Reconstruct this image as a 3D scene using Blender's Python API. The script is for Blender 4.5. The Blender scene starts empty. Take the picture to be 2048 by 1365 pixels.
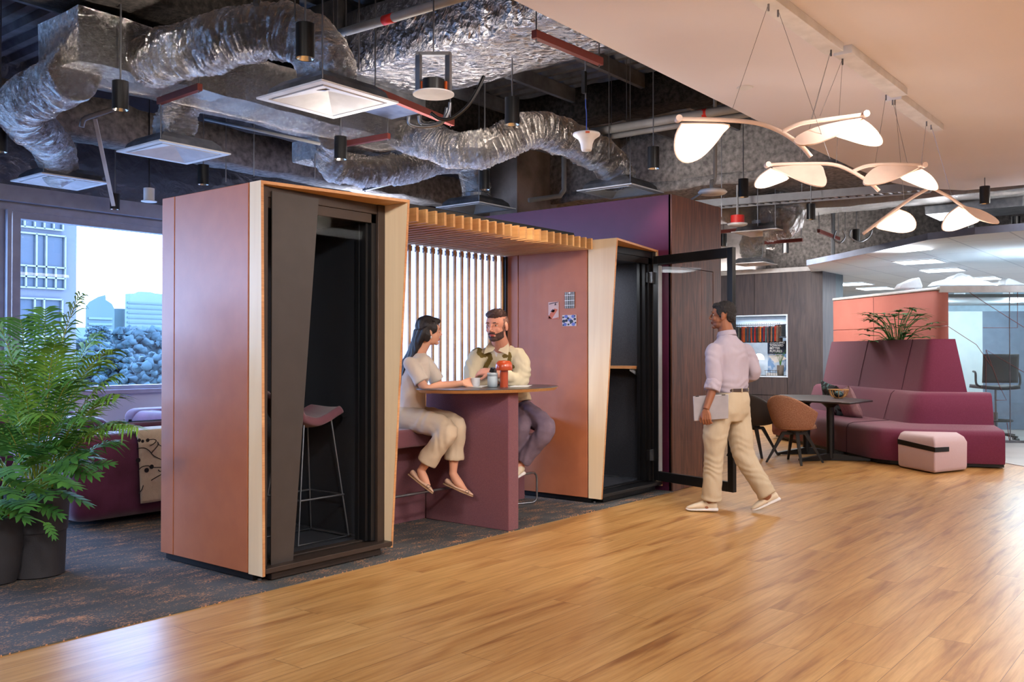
import bpy, bmesh, math, random
from mathutils import Vector, Matrix, noise
V = Vector
pi = math.pi
rnd = random.Random(7)
scene = bpy.context.scene
COL = scene.collection

# ------------------------------------------------------------------ camera
CAM_H = 1.30
FPX = 1842.0
YAW = math.atan(1461 / FPX)           # the pods' long side runs 38 deg to the right of the view
PITCH = math.atan(23.5 / FPX)
fw = V((math.cos(YAW) * math.cos(PITCH), math.sin(YAW) * math.cos(PITCH), math.sin(PITCH)))
camd = bpy.data.cameras.new('camera'); camd.sensor_width = 36; camd.lens = 36 * FPX / 2048
camd.clip_start = .05; camd.clip_end = 2000
cam = bpy.data.objects.new('camera', camd); COL.objects.link(cam)
cam.location = (0, 0, CAM_H); cam.rotation_euler = fw.to_track_quat('-Z', 'Y').to_euler()
scene.camera = cam
_R = V((math.sin(YAW), -math.cos(YAW), 0)); _U = _R.cross(fw)
def ray(u, v): return fw + _R * ((u - 1024) / FPX) - _U * ((v - 682.5) / FPX)
def P_z(u, v, z=0.0): r = ray(u, v); return V((0, 0, CAM_H)) + r * ((z - CAM_H) / r.z)
def P_x(u, v, x): r = ray(u, v); return V((0, 0, CAM_H)) + r * (x / r.x)
def P_y(u, v, y): r = ray(u, v); return V((0, 0, CAM_H)) + r * (y / r.y)
def P_d(u, v, d): return V((0, 0, CAM_H)) + ray(u, v) * d

# ------------------------------------------------------------------ world, exposure
w = bpy.data.worlds.new('overcast_sky'); scene.world = w; w.use_nodes = True
nt = w.node_tree; bg = nt.nodes['Background']
tc = nt.nodes.new('ShaderNodeTexCoord'); sp = nt.nodes.new('ShaderNodeSeparateXYZ')
rp = nt.nodes.new('ShaderNodeValToRGB')
nt.links.new(tc.outputs['Generated'], sp.inputs[0]); nt.links.new(sp.outputs['Z'], rp.inputs[0])
rp.color_ramp.elements[0].position = 0.0; rp.color_ramp.elements[0].color = (.50, .64, 1.0, 1)
rp.color_ramp.elements[1].position = .13; rp.color_ramp.elements[1].color = (.50, .64, 1.0, 1)
e = rp.color_ramp.elements.new(.6); e.color = (.40, .56, 1.0, 1)
nt.links.new(rp.outputs[0], bg.inputs[0]); bg.inputs[1].default_value = 13
scene.view_settings.view_transform = 'Standard'; scene.view_settings.look = 'None'
scene.view_settings.gamma = 1; scene.view_settings.use_curve_mapping = False
scene.view_settings.exposure = 0.85
cy = scene.cycles
cy.use_denoising = True; cy.max_bounces = 7; cy.diffuse_bounces = 3; cy.glossy_bounces = 4
cy.transparent_max_bounces = 12; cy.transmission_bounces = 4
cy.caustics_reflective = False; cy.caustics_refractive = False; cy.sample_clamp_indirect = 5
try: cy.use_light_tree = True
except Exception: pass

def lamp(name, kind, loc, energy, color=(1, 1, 1), aim=None, **kw):
    d = bpy.data.lights.new(name, kind); d.energy = energy; d.color = color
    for k, val in kw.items(): setattr(d, k, val)
    o = bpy.data.objects.new(name, d); COL.objects.link(o); o.location = loc
    if aim is not None: o.rotation_euler = (V(aim) - V(loc)).to_track_quat('-Z', 'Y').to_euler()
    return o
WARM = (1.0, .84, .68); SOFT = (1.0, .95, .91); COOL = (.38, .52, 1.0); WHITE = (.86, .94, 1.0)
# daylight entering through the window strip on the far side
for x0, x1 in ((4.30, 7.66), (.9, 4.12), (-3, .72)):     # sky portals filling the three window openings
    o_ = lamp('window_portal', 'AREA', ((x0 + x1) / 2, 10.12, 1.83), 1, (1, 1, 1), ((x0 + x1) / 2, 0, 1.83), shape='RECTANGLE', size=x1 - x0, size_y=1.85)
    o_.data.cycles.is_portal = True
# the room's ceiling lighting on the camera's side
for x, y, e_ in ((2.2, -2.0, 125), (6.0, -2.4, 125), (10.0, -2.2, 45), (-1.6, 1.4, 60)):
    lamp('ceiling_light_panel', 'AREA', (x, y, 3.15), e_, SOFT, (x, y, 0), shape='RECTANGLE', size=2.4, size_y=.8)
# track heads on the camera's side washing the pods' fronts
for x, y, tx, ty, tz, e_ in ((-1.2, 2.4, 3.2, 4.8, 1.3, 130), (1.2, 1.0, 3.2, 4.8, 1.1, 110), (3.2, .8, 5.3, 4.8, .9, 130), (5.4, .9, 7.3, 4.3, 1.2, 130), (8.4, .2, 11.0, 3.6, .8, 30)):
    lamp('track_spot', 'SPOT', (x, y, 3.1), e_, SOFT, (tx, ty, tz), spot_size=1.15, spot_blend=.8, shadow_soft_size=.12)
for x, y, e_ in ((14.4, 6.3, 80), (12.6, 1.2, 45)):  # added fill lamps brightening the veneer wall and coral booth, not real panels
    lamp('ceiling_light_panel', 'AREA', (x, y, 3.2), e_, SOFT, (x + .6, y + .3, 0), shape='RECTANGLE', size=1.4, size_y=.5)
# fill lamps added over the purple room and grey veneer wall, no fittings there
lamp('added_fill', 'AREA', (8.25, 9.0, 2.86), 30, (.74, .82, 1), (8.6, 8.6, 5), shape='RECTANGLE', size=.4, size_y=1.4)
lamp('added_fill', 'AREA', (17.2, 7.6, 2.96), 40, (1, .93, .86), (17.2, 7.6, 5), shape='RECTANGLE', size=.4, size_y=3)
# uplights added on the pod and booth roofs to brighten the ducts
for x in (3.25, 7.0): lamp('added_uplight', 'SPOT', (x, 5.25, 2.31), 120, (1, .88, .76), (x - .1, 6.3, 4.1), spot_size=.8, spot_blend=.6, shadow_soft_size=.1)
lamp('added_uplight', 'AREA', (5.4, 4.95, 2.34), 34, (1, .88, .76), (5.4, 5.1, 5), shape='RECTANGLE', size=1.9, size_y=.5)
lamp('added_fill', 'SPOT', (8.45, 5.3, 2.87), 160, (1, .94, .88), (12.4, 5.0, 3.5), spot_size=1.0, spot_blend=.7, shadow_soft_size=.2)  # added spot without a fitting, lights the far duct faces
lamp('added_fill', 'AREA', (14.8, 3.6, 2.95), 35, (.92, .95, 1), (14.2, 3.8, 5), shape='RECTANGLE', size=.5, size_y=2.5)  # added lamp above the tile ceiling, lights the ducts from below
# office light panels under the tile ceiling far right
for x, y in ((15.5, 2.0), (18.5, 4.5), (19.5, 0.0), (23, 3), (23, -2), (17, -3)):
    lamp('office_light', 'AREA', (x, y, 2.72), 85, WHITE, (x, y, 0), shape='SQUARE', size=1.2)

# ------------------------------------------------------------------ materials
def lin(c):
    return tuple(((v / 255) / 12.92 if v <= 10 else (((v / 255) + .055) / 1.055) ** 2.4) for v in c) + (1,)
MATS = {}
def mat(name, rgb, rough=.5, metal=0.0, bump=0.0, bscale=60.0, rgb2=None, cscale=8.0, stretch=None, spec=.5,
        emit=None, estr=0.0, sheen=0.0, trans=0.0, coords='Object', lo=.35, hi=.65, detail=4, thr=None, alpha=None):
    """procedural material: noise mixes two colours and bumps the surface"""
    if name in MATS: return MATS[name]
    m = bpy.data.materials.new(name); m.use_nodes = True; MATS[name] = m
    t = m.node_tree; b = t.nodes['Principled BSDF']
    b.inputs['Base Color'].default_value = lin(rgb); b.inputs['Roughness'].default_value = rough
    b.inputs['Metallic'].default_value = metal; b.inputs['Specular IOR Level'].default_value = spec
    if sheen: b.inputs['Sheen Weight'].default_value = sheen
    if trans: b.inputs['Transmission Weight'].default_value = trans
    if emit: b.inputs['Emission Color'].default_value = lin(emit); b.inputs['Emission Strength'].default_value = estr
    tc = t.nodes.new('ShaderNodeTexCoord'); mp = t.nodes.new('ShaderNodeMapping')
    t.links.new(tc.outputs[coords], mp.inputs[0])
    if stretch: mp.inputs['Scale'].default_value = stretch
    n = t.nodes.new('ShaderNodeTexNoise'); n.inputs['Scale'].default_value = cscale; n.inputs['Detail'].default_value = detail
    t.links.new(mp.outputs[0], n.inputs[0])
    if rgb2 is None: rgb2 = tuple(max(0, c * .93) for c in rgb)
    r = t.nodes.new('ShaderNodeValToRGB'); t.links.new(n.outputs[0], r.inputs[0])
    r.color_ramp.elements[0].position = lo; r.color_ramp.elements[0].color = lin(rgb)
    r.color_ramp.elements[1].position = hi; r.color_ramp.elements[1].color = lin(rgb2)
    t.links.new(r.outputs[0], b.inputs['Base Color'])
    if bump:
        nb = t.nodes.new('ShaderNodeTexNoise'); nb.inputs['Scale'].default_value = bscale; nb.inputs['Detail'].default_value = 3
        t.links.new(mp.outputs[0], nb.inputs[0])
        bp = t.nodes.new('ShaderNodeBump'); bp.inputs['Strength'].default_value = bump; bp.inputs['Distance'].default_value = .01
        t.links.new(nb.outputs[0], bp.inputs['Height']); t.links.new(bp.outputs[0], b.inputs['Normal'])
    return m

def floor_wood():
    m = bpy.data.materials.new('oak_plank_floor'); m.use_nodes = True; t = m.node_tree; b = t.nodes['Principled BSDF']
    L = t.links.new; N = t.nodes.new
    tc = N('ShaderNodeTexCoord')
    br = N('ShaderNodeTexBrick'); br.offset = .37; br.offset_frequency = 2
    br.inputs['Scale'].default_value = 1; br.inputs['Brick Width'].default_value = 1.5; br.inputs['Row Height'].default_value = .19
    br.inputs['Mortar Size'].default_value = .0012; br.inputs['Mortar Smooth'].default_value = .3; br.inputs['Bias'].default_value = 0
    br.inputs['Color1'].default_value = (0, 0, 0, 1); br.inputs['Color2'].default_value = (1, 1, 1, 1); br.inputs['Mortar'].default_value = (.5, .5, .5, 1)
    L(tc.outputs['Object'], br.inputs[0])
    # each plank shifts the grain
    sx = N('ShaderNodeVectorMath'); sx.operation = 'MULTIPLY_ADD'
    L(br.outputs[0], sx.inputs[0]); sx.inputs[1].default_value = (3, 2.3, 3); L(tc.outputs['Object'], sx.inputs[2])
    mp = N('ShaderNodeMapping'); mp.inputs['Scale'].default_value = (.9, 7, 1); L(sx.outputs[0], mp.inputs[0])
    n1 = N('ShaderNodeTexNoise'); n1.inputs['Scale'].default_value = 1.3; n1.inputs['Detail'].default_value = 5; n1.inputs['Distortion'].default_value = .7
    L(mp.outputs[0], n1.inputs[0])
    mp2 = N('ShaderNodeMapping'); mp2.inputs['Scale'].default_value = (3, 60, 1); L(sx.outputs[0], mp2.inputs[0])
    n2 = N('ShaderNodeTexNoise'); n2.inputs['Scale'].default_value = 2.2; n2.inputs['Detail'].default_value = 6; L(mp2.outputs[0], n2.inputs[0])
    wv = N('ShaderNodeTexWave'); wv.bands_direction = 'Y'; wv.inputs['Scale'].default_value = 2.2; wv.inputs['Distortion'].default_value = 9
    wv.inputs['Detail'].default_value = 3; wv.inputs['Detail Scale'].default_value = 1.2
    mp3 = N('ShaderNodeMapping'); mp3.inputs['Scale'].default_value = (.55, 3.2, 1); L(sx.outputs[0], mp3.inputs[0]); L(mp3.outputs[0], wv.inputs[0])
    r = N('ShaderNodeValToRGB'); L(n1.outputs[0], r.inputs[0])
    els = r.color_ramp.elements
    els[0].position = .28; els[0].color = lin((152, 102, 56)); els[1].position = .70; els[1].color = lin((212, 168, 108))
    e = els.new(.45); e.color = lin((192, 144, 86))
    mx = N('ShaderNodeMix'); mx.data_type = 'RGBA'; mx.blend_type = 'MULTIPLY'; mx.inputs[0].default_value = .28
    r2 = N('ShaderNodeValToRGB'); L(n2.outputs[0], r2.inputs[0]); r2.color_ramp.elements[0].position = .3; r2.color_ramp.elements[0].color = (.55, .48, .42, 1)
    r2.color_ramp.elements[1].position = .6; r2.color_ramp.elements[1].color = (1, 1, 1, 1)
    L(r.outputs[0], mx.inputs[6]); L(r2.outputs[0], mx.inputs[7])
    mw = N('ShaderNodeMix'); mw.data_type = 'RGBA'; mw.blend_type = 'MULTIPLY'; mw.inputs[0].default_value = .28
    r3 = N('ShaderNodeValToRGB'); L(wv.outputs[0], r3.inputs[0]); r3.color_ramp.elements[0].color = (.62, .52, .43, 1); r3.color_ramp.elements[1].position = .35
    L(mx.outputs[2], mw.inputs[6]); L(r3.outputs[0], mw.inputs[7])
    mj = N('ShaderNodeMix'); mj.data_type = 'RGBA'; L(br.outputs[1], mj.inputs[0]); L(mw.outputs[2], mj.inputs[6]); mj.inputs[7].default_value = lin((92, 62, 38))
    L(mj.outputs[2], b.inputs['Base Color'])
    b.inputs['Roughness'].default_value = .33; b.inputs['Specular IOR Level'].default_value = .45
    bp = N('ShaderNodeBump'); bp.inputs['Strength'].default_value = .08; bp.inputs['Distance'].default_value = .004
    L(n2.outputs[0], bp.inputs['Height']); L(bp.outputs[0], b.inputs['Normal'])
    return m

def carpet_mat():
    m = bpy.data.materials.new('flecked_carpet'); m.use_nodes = True; t = m.node_tree; b = t.nodes['Principled BSDF']
    L = t.links.new; N = t.nodes.new
    tc = N('ShaderNodeTexCoord'); mp = N('ShaderNodeMapping'); mp.inputs['Rotation'].default_value = (0, 0, .9); mp.inputs['Scale'].default_value = (55, 240, 1)
    L(tc.outputs['Object'], mp.inputs[0])
    n = N('ShaderNodeTexNoise'); n.inputs['Scale'].default_value = 1; n.inputs['Detail'].default_value = 3; L(mp.outputs[0], n.inputs[0])
    mp2 = N('ShaderNodeMapping'); mp2.inputs['Rotation'].default_value = (0, 0, .9); mp2.inputs['Scale'].default_value = (5, 13, 1); L(tc.outputs['Object'], mp2.inputs[0])
    n2 = N('ShaderNodeTexNoise'); n2.inputs['Scale'].default_value = 1; n2.inputs['Detail'].default_value = 3; L(mp2.outputs[0], n2.inputs[0])
    a = N('ShaderNodeMath'); a.operation = 'MULTIPLY_ADD'; L(n2.outputs[0], a.inputs[0]); a.inputs[1].default_value = .55; L(n.outputs[0], a.inputs[2])
    r = N('ShaderNodeValToRGB'); L(a.outputs[0], r.inputs[0]); r.color_ramp.elements[0].position = .875; r.color_ramp.elements[0].color = (0, 0, 0, 1)
    r.color_ramp.elements[1].position = .93; r.color_ramp.elements[1].color = (1, 1, 1, 1)
    n3 = N('ShaderNodeTexNoise'); n3.inputs['Scale'].default_value = 2.2; L(tc.outputs['Object'], n3.inputs[0])
    rb = N('ShaderNodeValToRGB'); L(n3.outputs[0], rb.inputs[0]); rb.color_ramp.elements[0].position = .35; rb.color_ramp.elements[0].color = lin((72, 75, 78))
    rb.color_ramp.elements[1].position = .65; rb.color_ramp.elements[1].color = lin((90, 92, 94))
    mx = N('ShaderNodeMix'); mx.data_type = 'RGBA'; L(r.outputs[0], mx.inputs[0]); L(rb.outputs[0], mx.inputs[6]); mx.inputs[7].default_value = lin((206, 150, 110))
    L(mx.outputs[2], b.inputs['Base Color']); b.inputs['Roughness'].default_value = .95; b.inputs['Specular IOR Level'].default_value = .1
    bp = N('ShaderNodeBump'); bp.inputs['Strength'].default_value = .4; bp.inputs['Distance'].default_value = .004
    L(n.outputs[0], bp.inputs['Height']); L(bp.outputs[0], b.inputs['Normal'])
    return m

def wood_mat(name, c1, c2, axis='Z', scale=1.0, rough=.45, fine=60, dist=.6, lo=.35, hi=.65, amt=.35):
    m = bpy.data.materials.new(name); m.use_nodes = True; t = m.node_tree; b = t.nodes['Principled BSDF']; MATS[name] = m
    L = t.links.new; N = t.nodes.new
    s = {'Z': (5, 5, .5), 'X': (.5, 5, 5), 'Y': (5, .5, 5)}[axis]; f = {'Z': (1, 1, .03), 'X': (.03, 1, 1), 'Y': (1, .03, 1)}[axis]
    tc = N('ShaderNodeTexCoord'); mp = N('ShaderNodeMapping'); mp.inputs['Scale'].default_value = tuple(k * scale for k in s); L(tc.outputs['Object'], mp.inputs[0])
    n = N('ShaderNodeTexNoise'); n.inputs['Scale'].default_value = 1.6; n.inputs['Detail'].default_value = 5; n.inputs['Distortion'].default_value = dist; L(mp.outputs[0], n.inputs[0])
    r = N('ShaderNodeValToRGB'); L(n.outputs[0], r.inputs[0]); r.color_ramp.elements[0].position = lo; r.color_ramp.elements[0].color = lin(c1)
    r.color_ramp.elements[1].position = hi; r.color_ramp.elements[1].color = lin(c2)
    mp2 = N('ShaderNodeMapping'); mp2.inputs['Scale'].default_value = tuple(k * fine for k in f); L(tc.outputs['Object'], mp2.inputs[0])
    n2 = N('ShaderNodeTexNoise'); n2.inputs['Scale'].default_value = 1.5; n2.inputs['Detail'].default_value = 4; L(mp2.outputs[0], n2.inputs[0])
    r2 = N('ShaderNodeValToRGB'); L(n2.outputs[0], r2.inputs[0]); r2.color_ramp.elements[0].position = .32; r2.color_ramp.elements[0].color = (.6, .55, .5, 1); r2.color_ramp.elements[1].position = .58
    mx = N('ShaderNodeMix'); mx.data_type = 'RGBA'; mx.blend_type = 'MULTIPLY'; mx.inputs[0].default_value = amt
    L(r.outputs[0], mx.inputs[6]); L(r2.outputs[0], mx.inputs[7]); L(mx.outputs[2], b.inputs['Base Color'])
    b.inputs['Roughness'].default_value = rough
    return m

def foil_mat(name='crinkled_foil', rgb=(222, 218, 216), k=1.0, sc=24):
    m = bpy.data.materials.new(name); m.use_nodes = True; t = m.node_tree; b = t.nodes['Principled BSDF']; MATS[name] = m
    L = t.links.new; N = t.nodes.new
    tc = N('ShaderNodeTexCoord')
    n1 = N('ShaderNodeTexNoise'); n1.inputs['Scale'].default_value = sc; n1.inputs['Detail'].default_value = 6; n1.inputs['Roughness'].default_value = .62; n1.inputs['Distortion'].default_value = 1.2
    L(tc.outputs['Object'], n1.inputs[0])
    vo = N('ShaderNodeTexVoronoi'); vo.feature = 'F1'; vo.inputs['Scale'].default_value = sc * 2.4; L(n1.outputs[1], vo.inputs[0])
    vm = N('ShaderNodeVectorMath'); vm.operation = 'MULTIPLY_ADD'; vm.inputs[1].default_value = (.12, .12, .12); L(n1.outputs[1], vm.inputs[0]); L(tc.outputs['Object'], vm.inputs[2]); L(vm.outputs[0], vo.inputs[0])
    ad = N('ShaderNodeMath'); ad.operation = 'MULTIPLY_ADD'; L(vo.outputs['Distance'], ad.inputs[0]); ad.inputs[1].default_value = .5; L(n1.outputs[0], ad.inputs[2])
    bp = N('ShaderNodeBump'); bp.inputs['Strength'].default_value = 1.0 * k; bp.inputs['Distance'].default_value = .08
    L(ad.outputs[0], bp.inputs['Height']); L(bp.outputs[0], b.inputs['Normal'])
    b.inputs['Base Color'].default_value = lin(rgb); b.inputs['Metallic'].default_value = .92; b.inputs['Roughness'].default_value = .2
    return m

def glass_mat(name, tint, refl=.08, rough=0.0, power=1.0):
    m = bpy.data.materials.new(name); m.use_nodes = True; t = m.node_tree; MATS[name] = m
    L = t.links.new; N = t.nodes.new
    for n in list(t.nodes):
        if n.type == 'BSDF_PRINCIPLED': t.nodes.remove(n)
    out = [n for n in t.nodes if n.type == 'OUTPUT_MATERIAL'][0]
    tr = N('ShaderNodeBsdfTransparent'); tr.inputs[0].default_value = tint; gl = N('ShaderNodeBsdfGlossy'); gl.inputs['Roughness'].default_value = rough
    lw = N('ShaderNodeLayerWeight'); lw.inputs['Blend'].default_value = .35; mu = N('ShaderNodeMath'); mu.operation = 'MULTIPLY_ADD'; mu.use_clamp = True
    L(lw.outputs['Facing'], mu.inputs[0]); mu.inputs[1].default_value = refl * 2.2 * power; mu.inputs[2].default_value = refl * .35
    mx = N('ShaderNodeMixShader'); L(mu.outputs[0], mx.inputs[0]); L(tr.outputs[0], mx.inputs[1]); L(gl.outputs[0], mx.inputs[2]); L(mx.outputs[0], out.inputs[0])
    return m

# ------------------------------------------------------------------ mesh builder
class MB:
    def __init__(s): s.v = []; s.f = []; s.mi = []; s.m = 0
    def add(s, vs, fs):
        o = len(s.v); s.v += [V(p) for p in vs]; s.f += [tuple(i + o for i in f) for f in fs]; s.mi += [s.m] * len(fs); return s
    def box(s, a, b):
        x0, y0, z0 = a; x1, y1, z1 = b
        return s.add([(x0, y0, z0), (x1, y0, z0), (x1, y1, z0), (x0, y1, z0), (x0, y0, z1), (x1, y0, z1), (x1, y1, z1), (x0, y1, z1)],
                     [(0, 3, 2, 1), (4, 5, 6, 7), (0, 1, 5, 4), (1, 2, 6, 5), (2, 3, 7, 6), (3, 0, 4, 7)])
    def cbox(s, c, size, rz=0, rx=0, ry=0):
        M = Matrix.Translation(c) @ Matrix.Rotation(rz, 4, 'Z') @ Matrix.Rotation(ry, 4, 'Y') @ Matrix.Rotation(rx, 4, 'X')
        h = [k / 2 for k in size]; q = MB().box((-h[0], -h[1], -h[2]), (h[0], h[1], h[2]))
        return s.add([M @ p for p in q.v], q.f)
    def hexa(s, p):  # 8 points: bottom loop 4, top loop 4
        return s.add(p, [(0, 3, 2, 1), (4, 5, 6, 7), (0, 1, 5, 4), (1, 2, 6, 5), (2, 3, 7, 6), (3, 0, 4, 7)])
    def bar(s, a, b, w, h=None, up=(0, 0, 1)):
        a, b = V(a), V(b); h = h or w; d = (b - a).normalized(); u = V(up)
        if abs(d.dot(u)) > .98: u = V((1, 0, 0))
        x = d.cross(u).normalized() * w / 2; y = x.cross(d).normalized() * h / 2
        return s.hexa([a - x - y, a + x - y, a + x + y, a - x + y, b - x - y, b + x - y, b + x + y, b - x + y])
    def loft(s, rings, closed=True, caps=True):
        o = len(s.v); n = len(rings[0])
        for r in rings: s.v += [V(p) for p in r]
        F = []
        for i in range(len(rings) - 1):
            for j in range(n if closed else n - 1):
                k = (j + 1) % n; F.append((o + i * n + j, o + i * n + k, o + (i + 1) * n + k, o + (i + 1) * n + j))
        if caps and closed:
            F.append(tuple(o + j for j in range(n))[::-1]); F.append(tuple(o + (len(rings) - 1) * n + j for j in range(n)))
        s.f += F; s.mi += [s.m] * len(F); return s
    def tube(s, pts, r, n=10, caps=True, flat=1.0):
        pts = [V(p) for p in pts]; R = r if isinstance(r, (list, tuple)) else [r] * len(pts)
        rings = []; pu = None
        for i, p in enumerate(pts):
            d = ((pts[min(i + 1, len(pts) - 1)] - p).normalized() + (p - pts[max(i - 1, 0)]).normalized())
            if d.length < 1e-6: d = pts[min(i + 1, len(pts) - 1)] - pts[max(i - 1, 0)]
            d.normalize()
            if pu is None:
                u = V((0, 0, 1)) if abs(d.z) < .95 else V((1, 0, 0))
            else: u = pu
            x = d.cross(u)
            if x.length < 1e-5: x = d.cross(V((0, 1, 0)))
            x.normalize(); y = x.cross(d).normalized(); pu = y
            rings.append([p + x * (math.cos(2 * pi * k / n) * R[i]) + y * (math.sin(2 * pi * k / n) * R[i] * flat) for k in range(n)])
        return s.loft(rings, True, caps)
    def lathe(s, prof, n=24, c=(0, 0, 0), caps=True, ell=1.0):
        c = V(c)
        return s.loft([[c + V((r * math.cos(2 * pi * k / n), r * ell * math.sin(2 * pi * k / n), z)) for k in range(n)] for r, z in prof], True, caps)
    def prism(s, poly, z0, z1):
        return s.loft([[(p[0], p[1], z0) for p in poly], [(p[0], p[1], z1) for p in poly]])
    def slab(s, poly, off):   # poly of 3D points, extruded by vector off
        off = V(off); return s.loft([[V(p) for p in poly], [V(p) + off for p in poly]])
    def ell(s, c, r, n=16, m=10, M=None):
        c = V(c); r = (r, r, r) if isinstance(r, (int, float)) else r; rings = []
        for i in range(m + 1):
            a = -pi / 2 + pi * i / m; a = max(-1.5, min(1.5, a))
            rings.append([V((math.cos(a) * math.cos(2 * pi * k / n) * r[0], math.cos(a) * math.sin(2 * pi * k / n) * r[1], math.sin(a) * r[2])) for k in range(n)])
        if M is not None: rings = [[M @ p for p in q] for q in rings]
        return s.loft([[c + p for p in q] for q in rings])
    def grid(s, fn, nu, nv, closed_u=False):
        o = len(s.v)
        for i in range(nu + (0 if closed_u else 1)):
            for j in range(nv + 1): s.v.append(V(fn(i / nu, j / nv)))
        F = []; N = nu if closed_u else nu
        for i in range(N):
            i2 = (i + 1) % nu if closed_u else i + 1
            for j in range(nv): F.append((o + i * (nv + 1) + j, o + i2 * (nv + 1) + j, o + i2 * (nv + 1) + j + 1, o + i * (nv + 1) + j + 1))
        s.f += F; s.mi += [s.m] * len(F); return s
    def build(s, name, m, parent=None, smooth=False, bevel=0, bseg=2, solid=0, sub=0, ang=None, remesh=0, sm_it=0):
        me = bpy.data.meshes.new(name)
        org = wloc(parent) if parent is not None else V((0, 0, 0))
        me.from_pydata([tuple(p - org) for p in s.v], [], s.f)
        bm = bmesh.new(); bm.from_mesh(me); bmesh.ops.recalc_face_normals(bm, faces=bm.faces); bm.to_mesh(me); bm.free()
        ms = m if isinstance(m, (list, tuple)) else [m]
        for q in ms: me.materials.append(q)
        if len(ms) > 1:
            for p, k in zip(me.polygons, s.mi): p.material_index = k
        o = bpy.data.objects.new(name, me); COL.objects.link(o)
        if parent is not None: o.parent = parent
        if remesh:
            q = o.modifiers.new('r', 'REMESH'); q.mode = 'VOXEL'; q.voxel_size = remesh; q.use_smooth_shade = True
            if sm_it:
                q = o.modifiers.new('s', 'SMOOTH'); q.iterations = sm_it; q.factor = .5
        if solid:
            q = o.modifiers.new('t', 'SOLIDIFY'); q.thickness = solid; q.offset = 0
        if bevel:
            q = o.modifiers.new('b', 'BEVEL'); q.width = bevel; q.segments = bseg; q.limit_method = 'ANGLE'; q.angle_limit = .6
        if sub:
            q = o.modifiers.new('u', 'SUBSURF'); q.levels = sub; q.render_levels = sub
        if smooth or bevel or sub:
            me.polygons.foreach_set('use_smooth', [True] * len(me.polygons))
            if (bevel or ang) and not sub:
                try: me.set_sharp_from_angle(angle=ang or .7)
                except Exception: pass
        return o
def wloc(o):
    p = V((0, 0, 0))
    while o is not None: p += o.location; o = o.parent
    return p
def tag(o, label=None, cat=None, group=None, kind=None):
    if label: o['label'] = label
    if cat: o['category'] = cat
    if group: o['group'] = group
    if kind: o['kind'] = kind
    return o
def thing(name, label, cat, loc=(0, 0, 0), group=None, rz=0):
    o = bpy.data.objects.new(name, None); COL.objects.link(o); o.location = loc; o.rotation_euler = (0, 0, rz); o.empty_display_size = .1
    return tag(o, label, cat, group)
def struct(name, mb, m, label=None, **k):
    o = mb.build(name, m, **k); tag(o, label or name.replace('_', ' '), 'room', None, 'structure'); return o
def copy_tree(o, parent=None):
    c = o.copy(); COL.objects.link(c); c.parent = parent
    for ch in list(o.children): copy_tree(ch, c)
    return c
def smooth_path(pts, n=8):
    pts = [V(p) for p in pts]; out = []
    for i in range(len(pts) - 1):
        p0 = pts[max(i - 1, 0)]; p1 = pts[i]; p2 = pts[i + 1]; p3 = pts[min(i + 2, len(pts) - 1)]
        for k in range(n):
            t = k / n; out.append(.5 * ((2 * p1) + (-p0 + p2) * t + (2 * p0 - 5 * p1 + 4 * p2 - p3) * t * t + (-p0 + 3 * p1 - 3 * p2 + p3) * t ** 3))
    out.append(pts[-1]); return out

# palette
M_floor = floor_wood(); M_carpet = carpet_mat()
M_copper = mat('terracotta_lacquer', (186, 114, 78), .42, bump=.03, bscale=400, rgb2=(179, 108, 74), spec=.4)
M_birch = wood_mat('birch_face', (250, 230, 196), (240, 216, 180), 'Z', .6, .5, 30, .8, amt=.07)
M_ply = wood_mat('ply_edge', (214, 160, 110), (192, 132, 84), 'X', 1, .5, 90, .3, amt=.5)
M_slat = wood_mat('pine_slat', (214, 166, 108), (196, 142, 88), 'Y', 1, .5, 40, .3, amt=.3)
M_walnut = wood_mat('walnut_veneer', (110, 66, 46), (74, 42, 30), 'Z', 2.2, .5, 120, 1.6, amt=.5)
M_greywood = wood_mat('grey_veneer', (92, 84, 88), (72, 68, 76), 'Z', 2.0, .55, 80, 1.0, amt=.35)
M_black = mat('black_metal', (22, 22, 25), .4, .2)
M_bronze = mat('dark_bronze_frame', (70, 58, 52), .42, .4)
M_char = mat('charcoal_panel', (66, 60, 58), .38, .1)
M_felt = mat('charcoal_felt', (50, 51, 57), .95, bump=.5, bscale=500, rgb2=(68, 69, 75), cscale=260, spec=.1)
M_plum = mat('plum_fabric', (134, 84, 92), .9, bump=.35, bscale=420, rgb2=(112, 66, 78), cscale=300, sheen=.3, spec=.15)
M_sofa = mat('magenta_plum_felt', (128, 58, 90), .92, bump=.3, bscale=320, rgb2=(110, 46, 74), cscale=200, sheen=.35, spec=.12)
M_velvet = mat('dark_plum_velvet', (106, 52, 84), .85, bump=.2, bscale=200, rgb2=(78, 32, 58), cscale=3, sheen=.5, spec=.15)
M_purple = mat('deep_purple_laminate', (88, 28, 60), .4, rgb2=(84, 26, 57))
M_white = mat('white_plaster', (226, 218, 214), .8, rgb2=(222, 214, 210), cscale=1)
M_soff = mat('soffit_paint', (224, 219, 226), .85, rgb2=(221, 216, 222), cscale=1)
M_wmetal = mat('white_metal', (226, 226, 230), .45)
M_lav = mat('window_frame_grey', (158, 160, 174), .4, .1)
M_foil = foil_mat(); M_foil2 = foil_mat('smooth_foil', (176, 176, 182), .75, 8)
M_steel = mat('galvanised_steel', (150, 152, 158), .38, .85, rgb2=(120, 124, 132), cscale=9)
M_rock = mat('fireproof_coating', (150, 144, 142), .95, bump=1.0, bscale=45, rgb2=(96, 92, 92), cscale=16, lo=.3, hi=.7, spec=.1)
M_rockd = mat('dark_fireproofing', (58, 54, 52), .95, bump=1.0, bscale=60, rgb2=(34, 32, 32), cscale=22, spec=.1)
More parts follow.
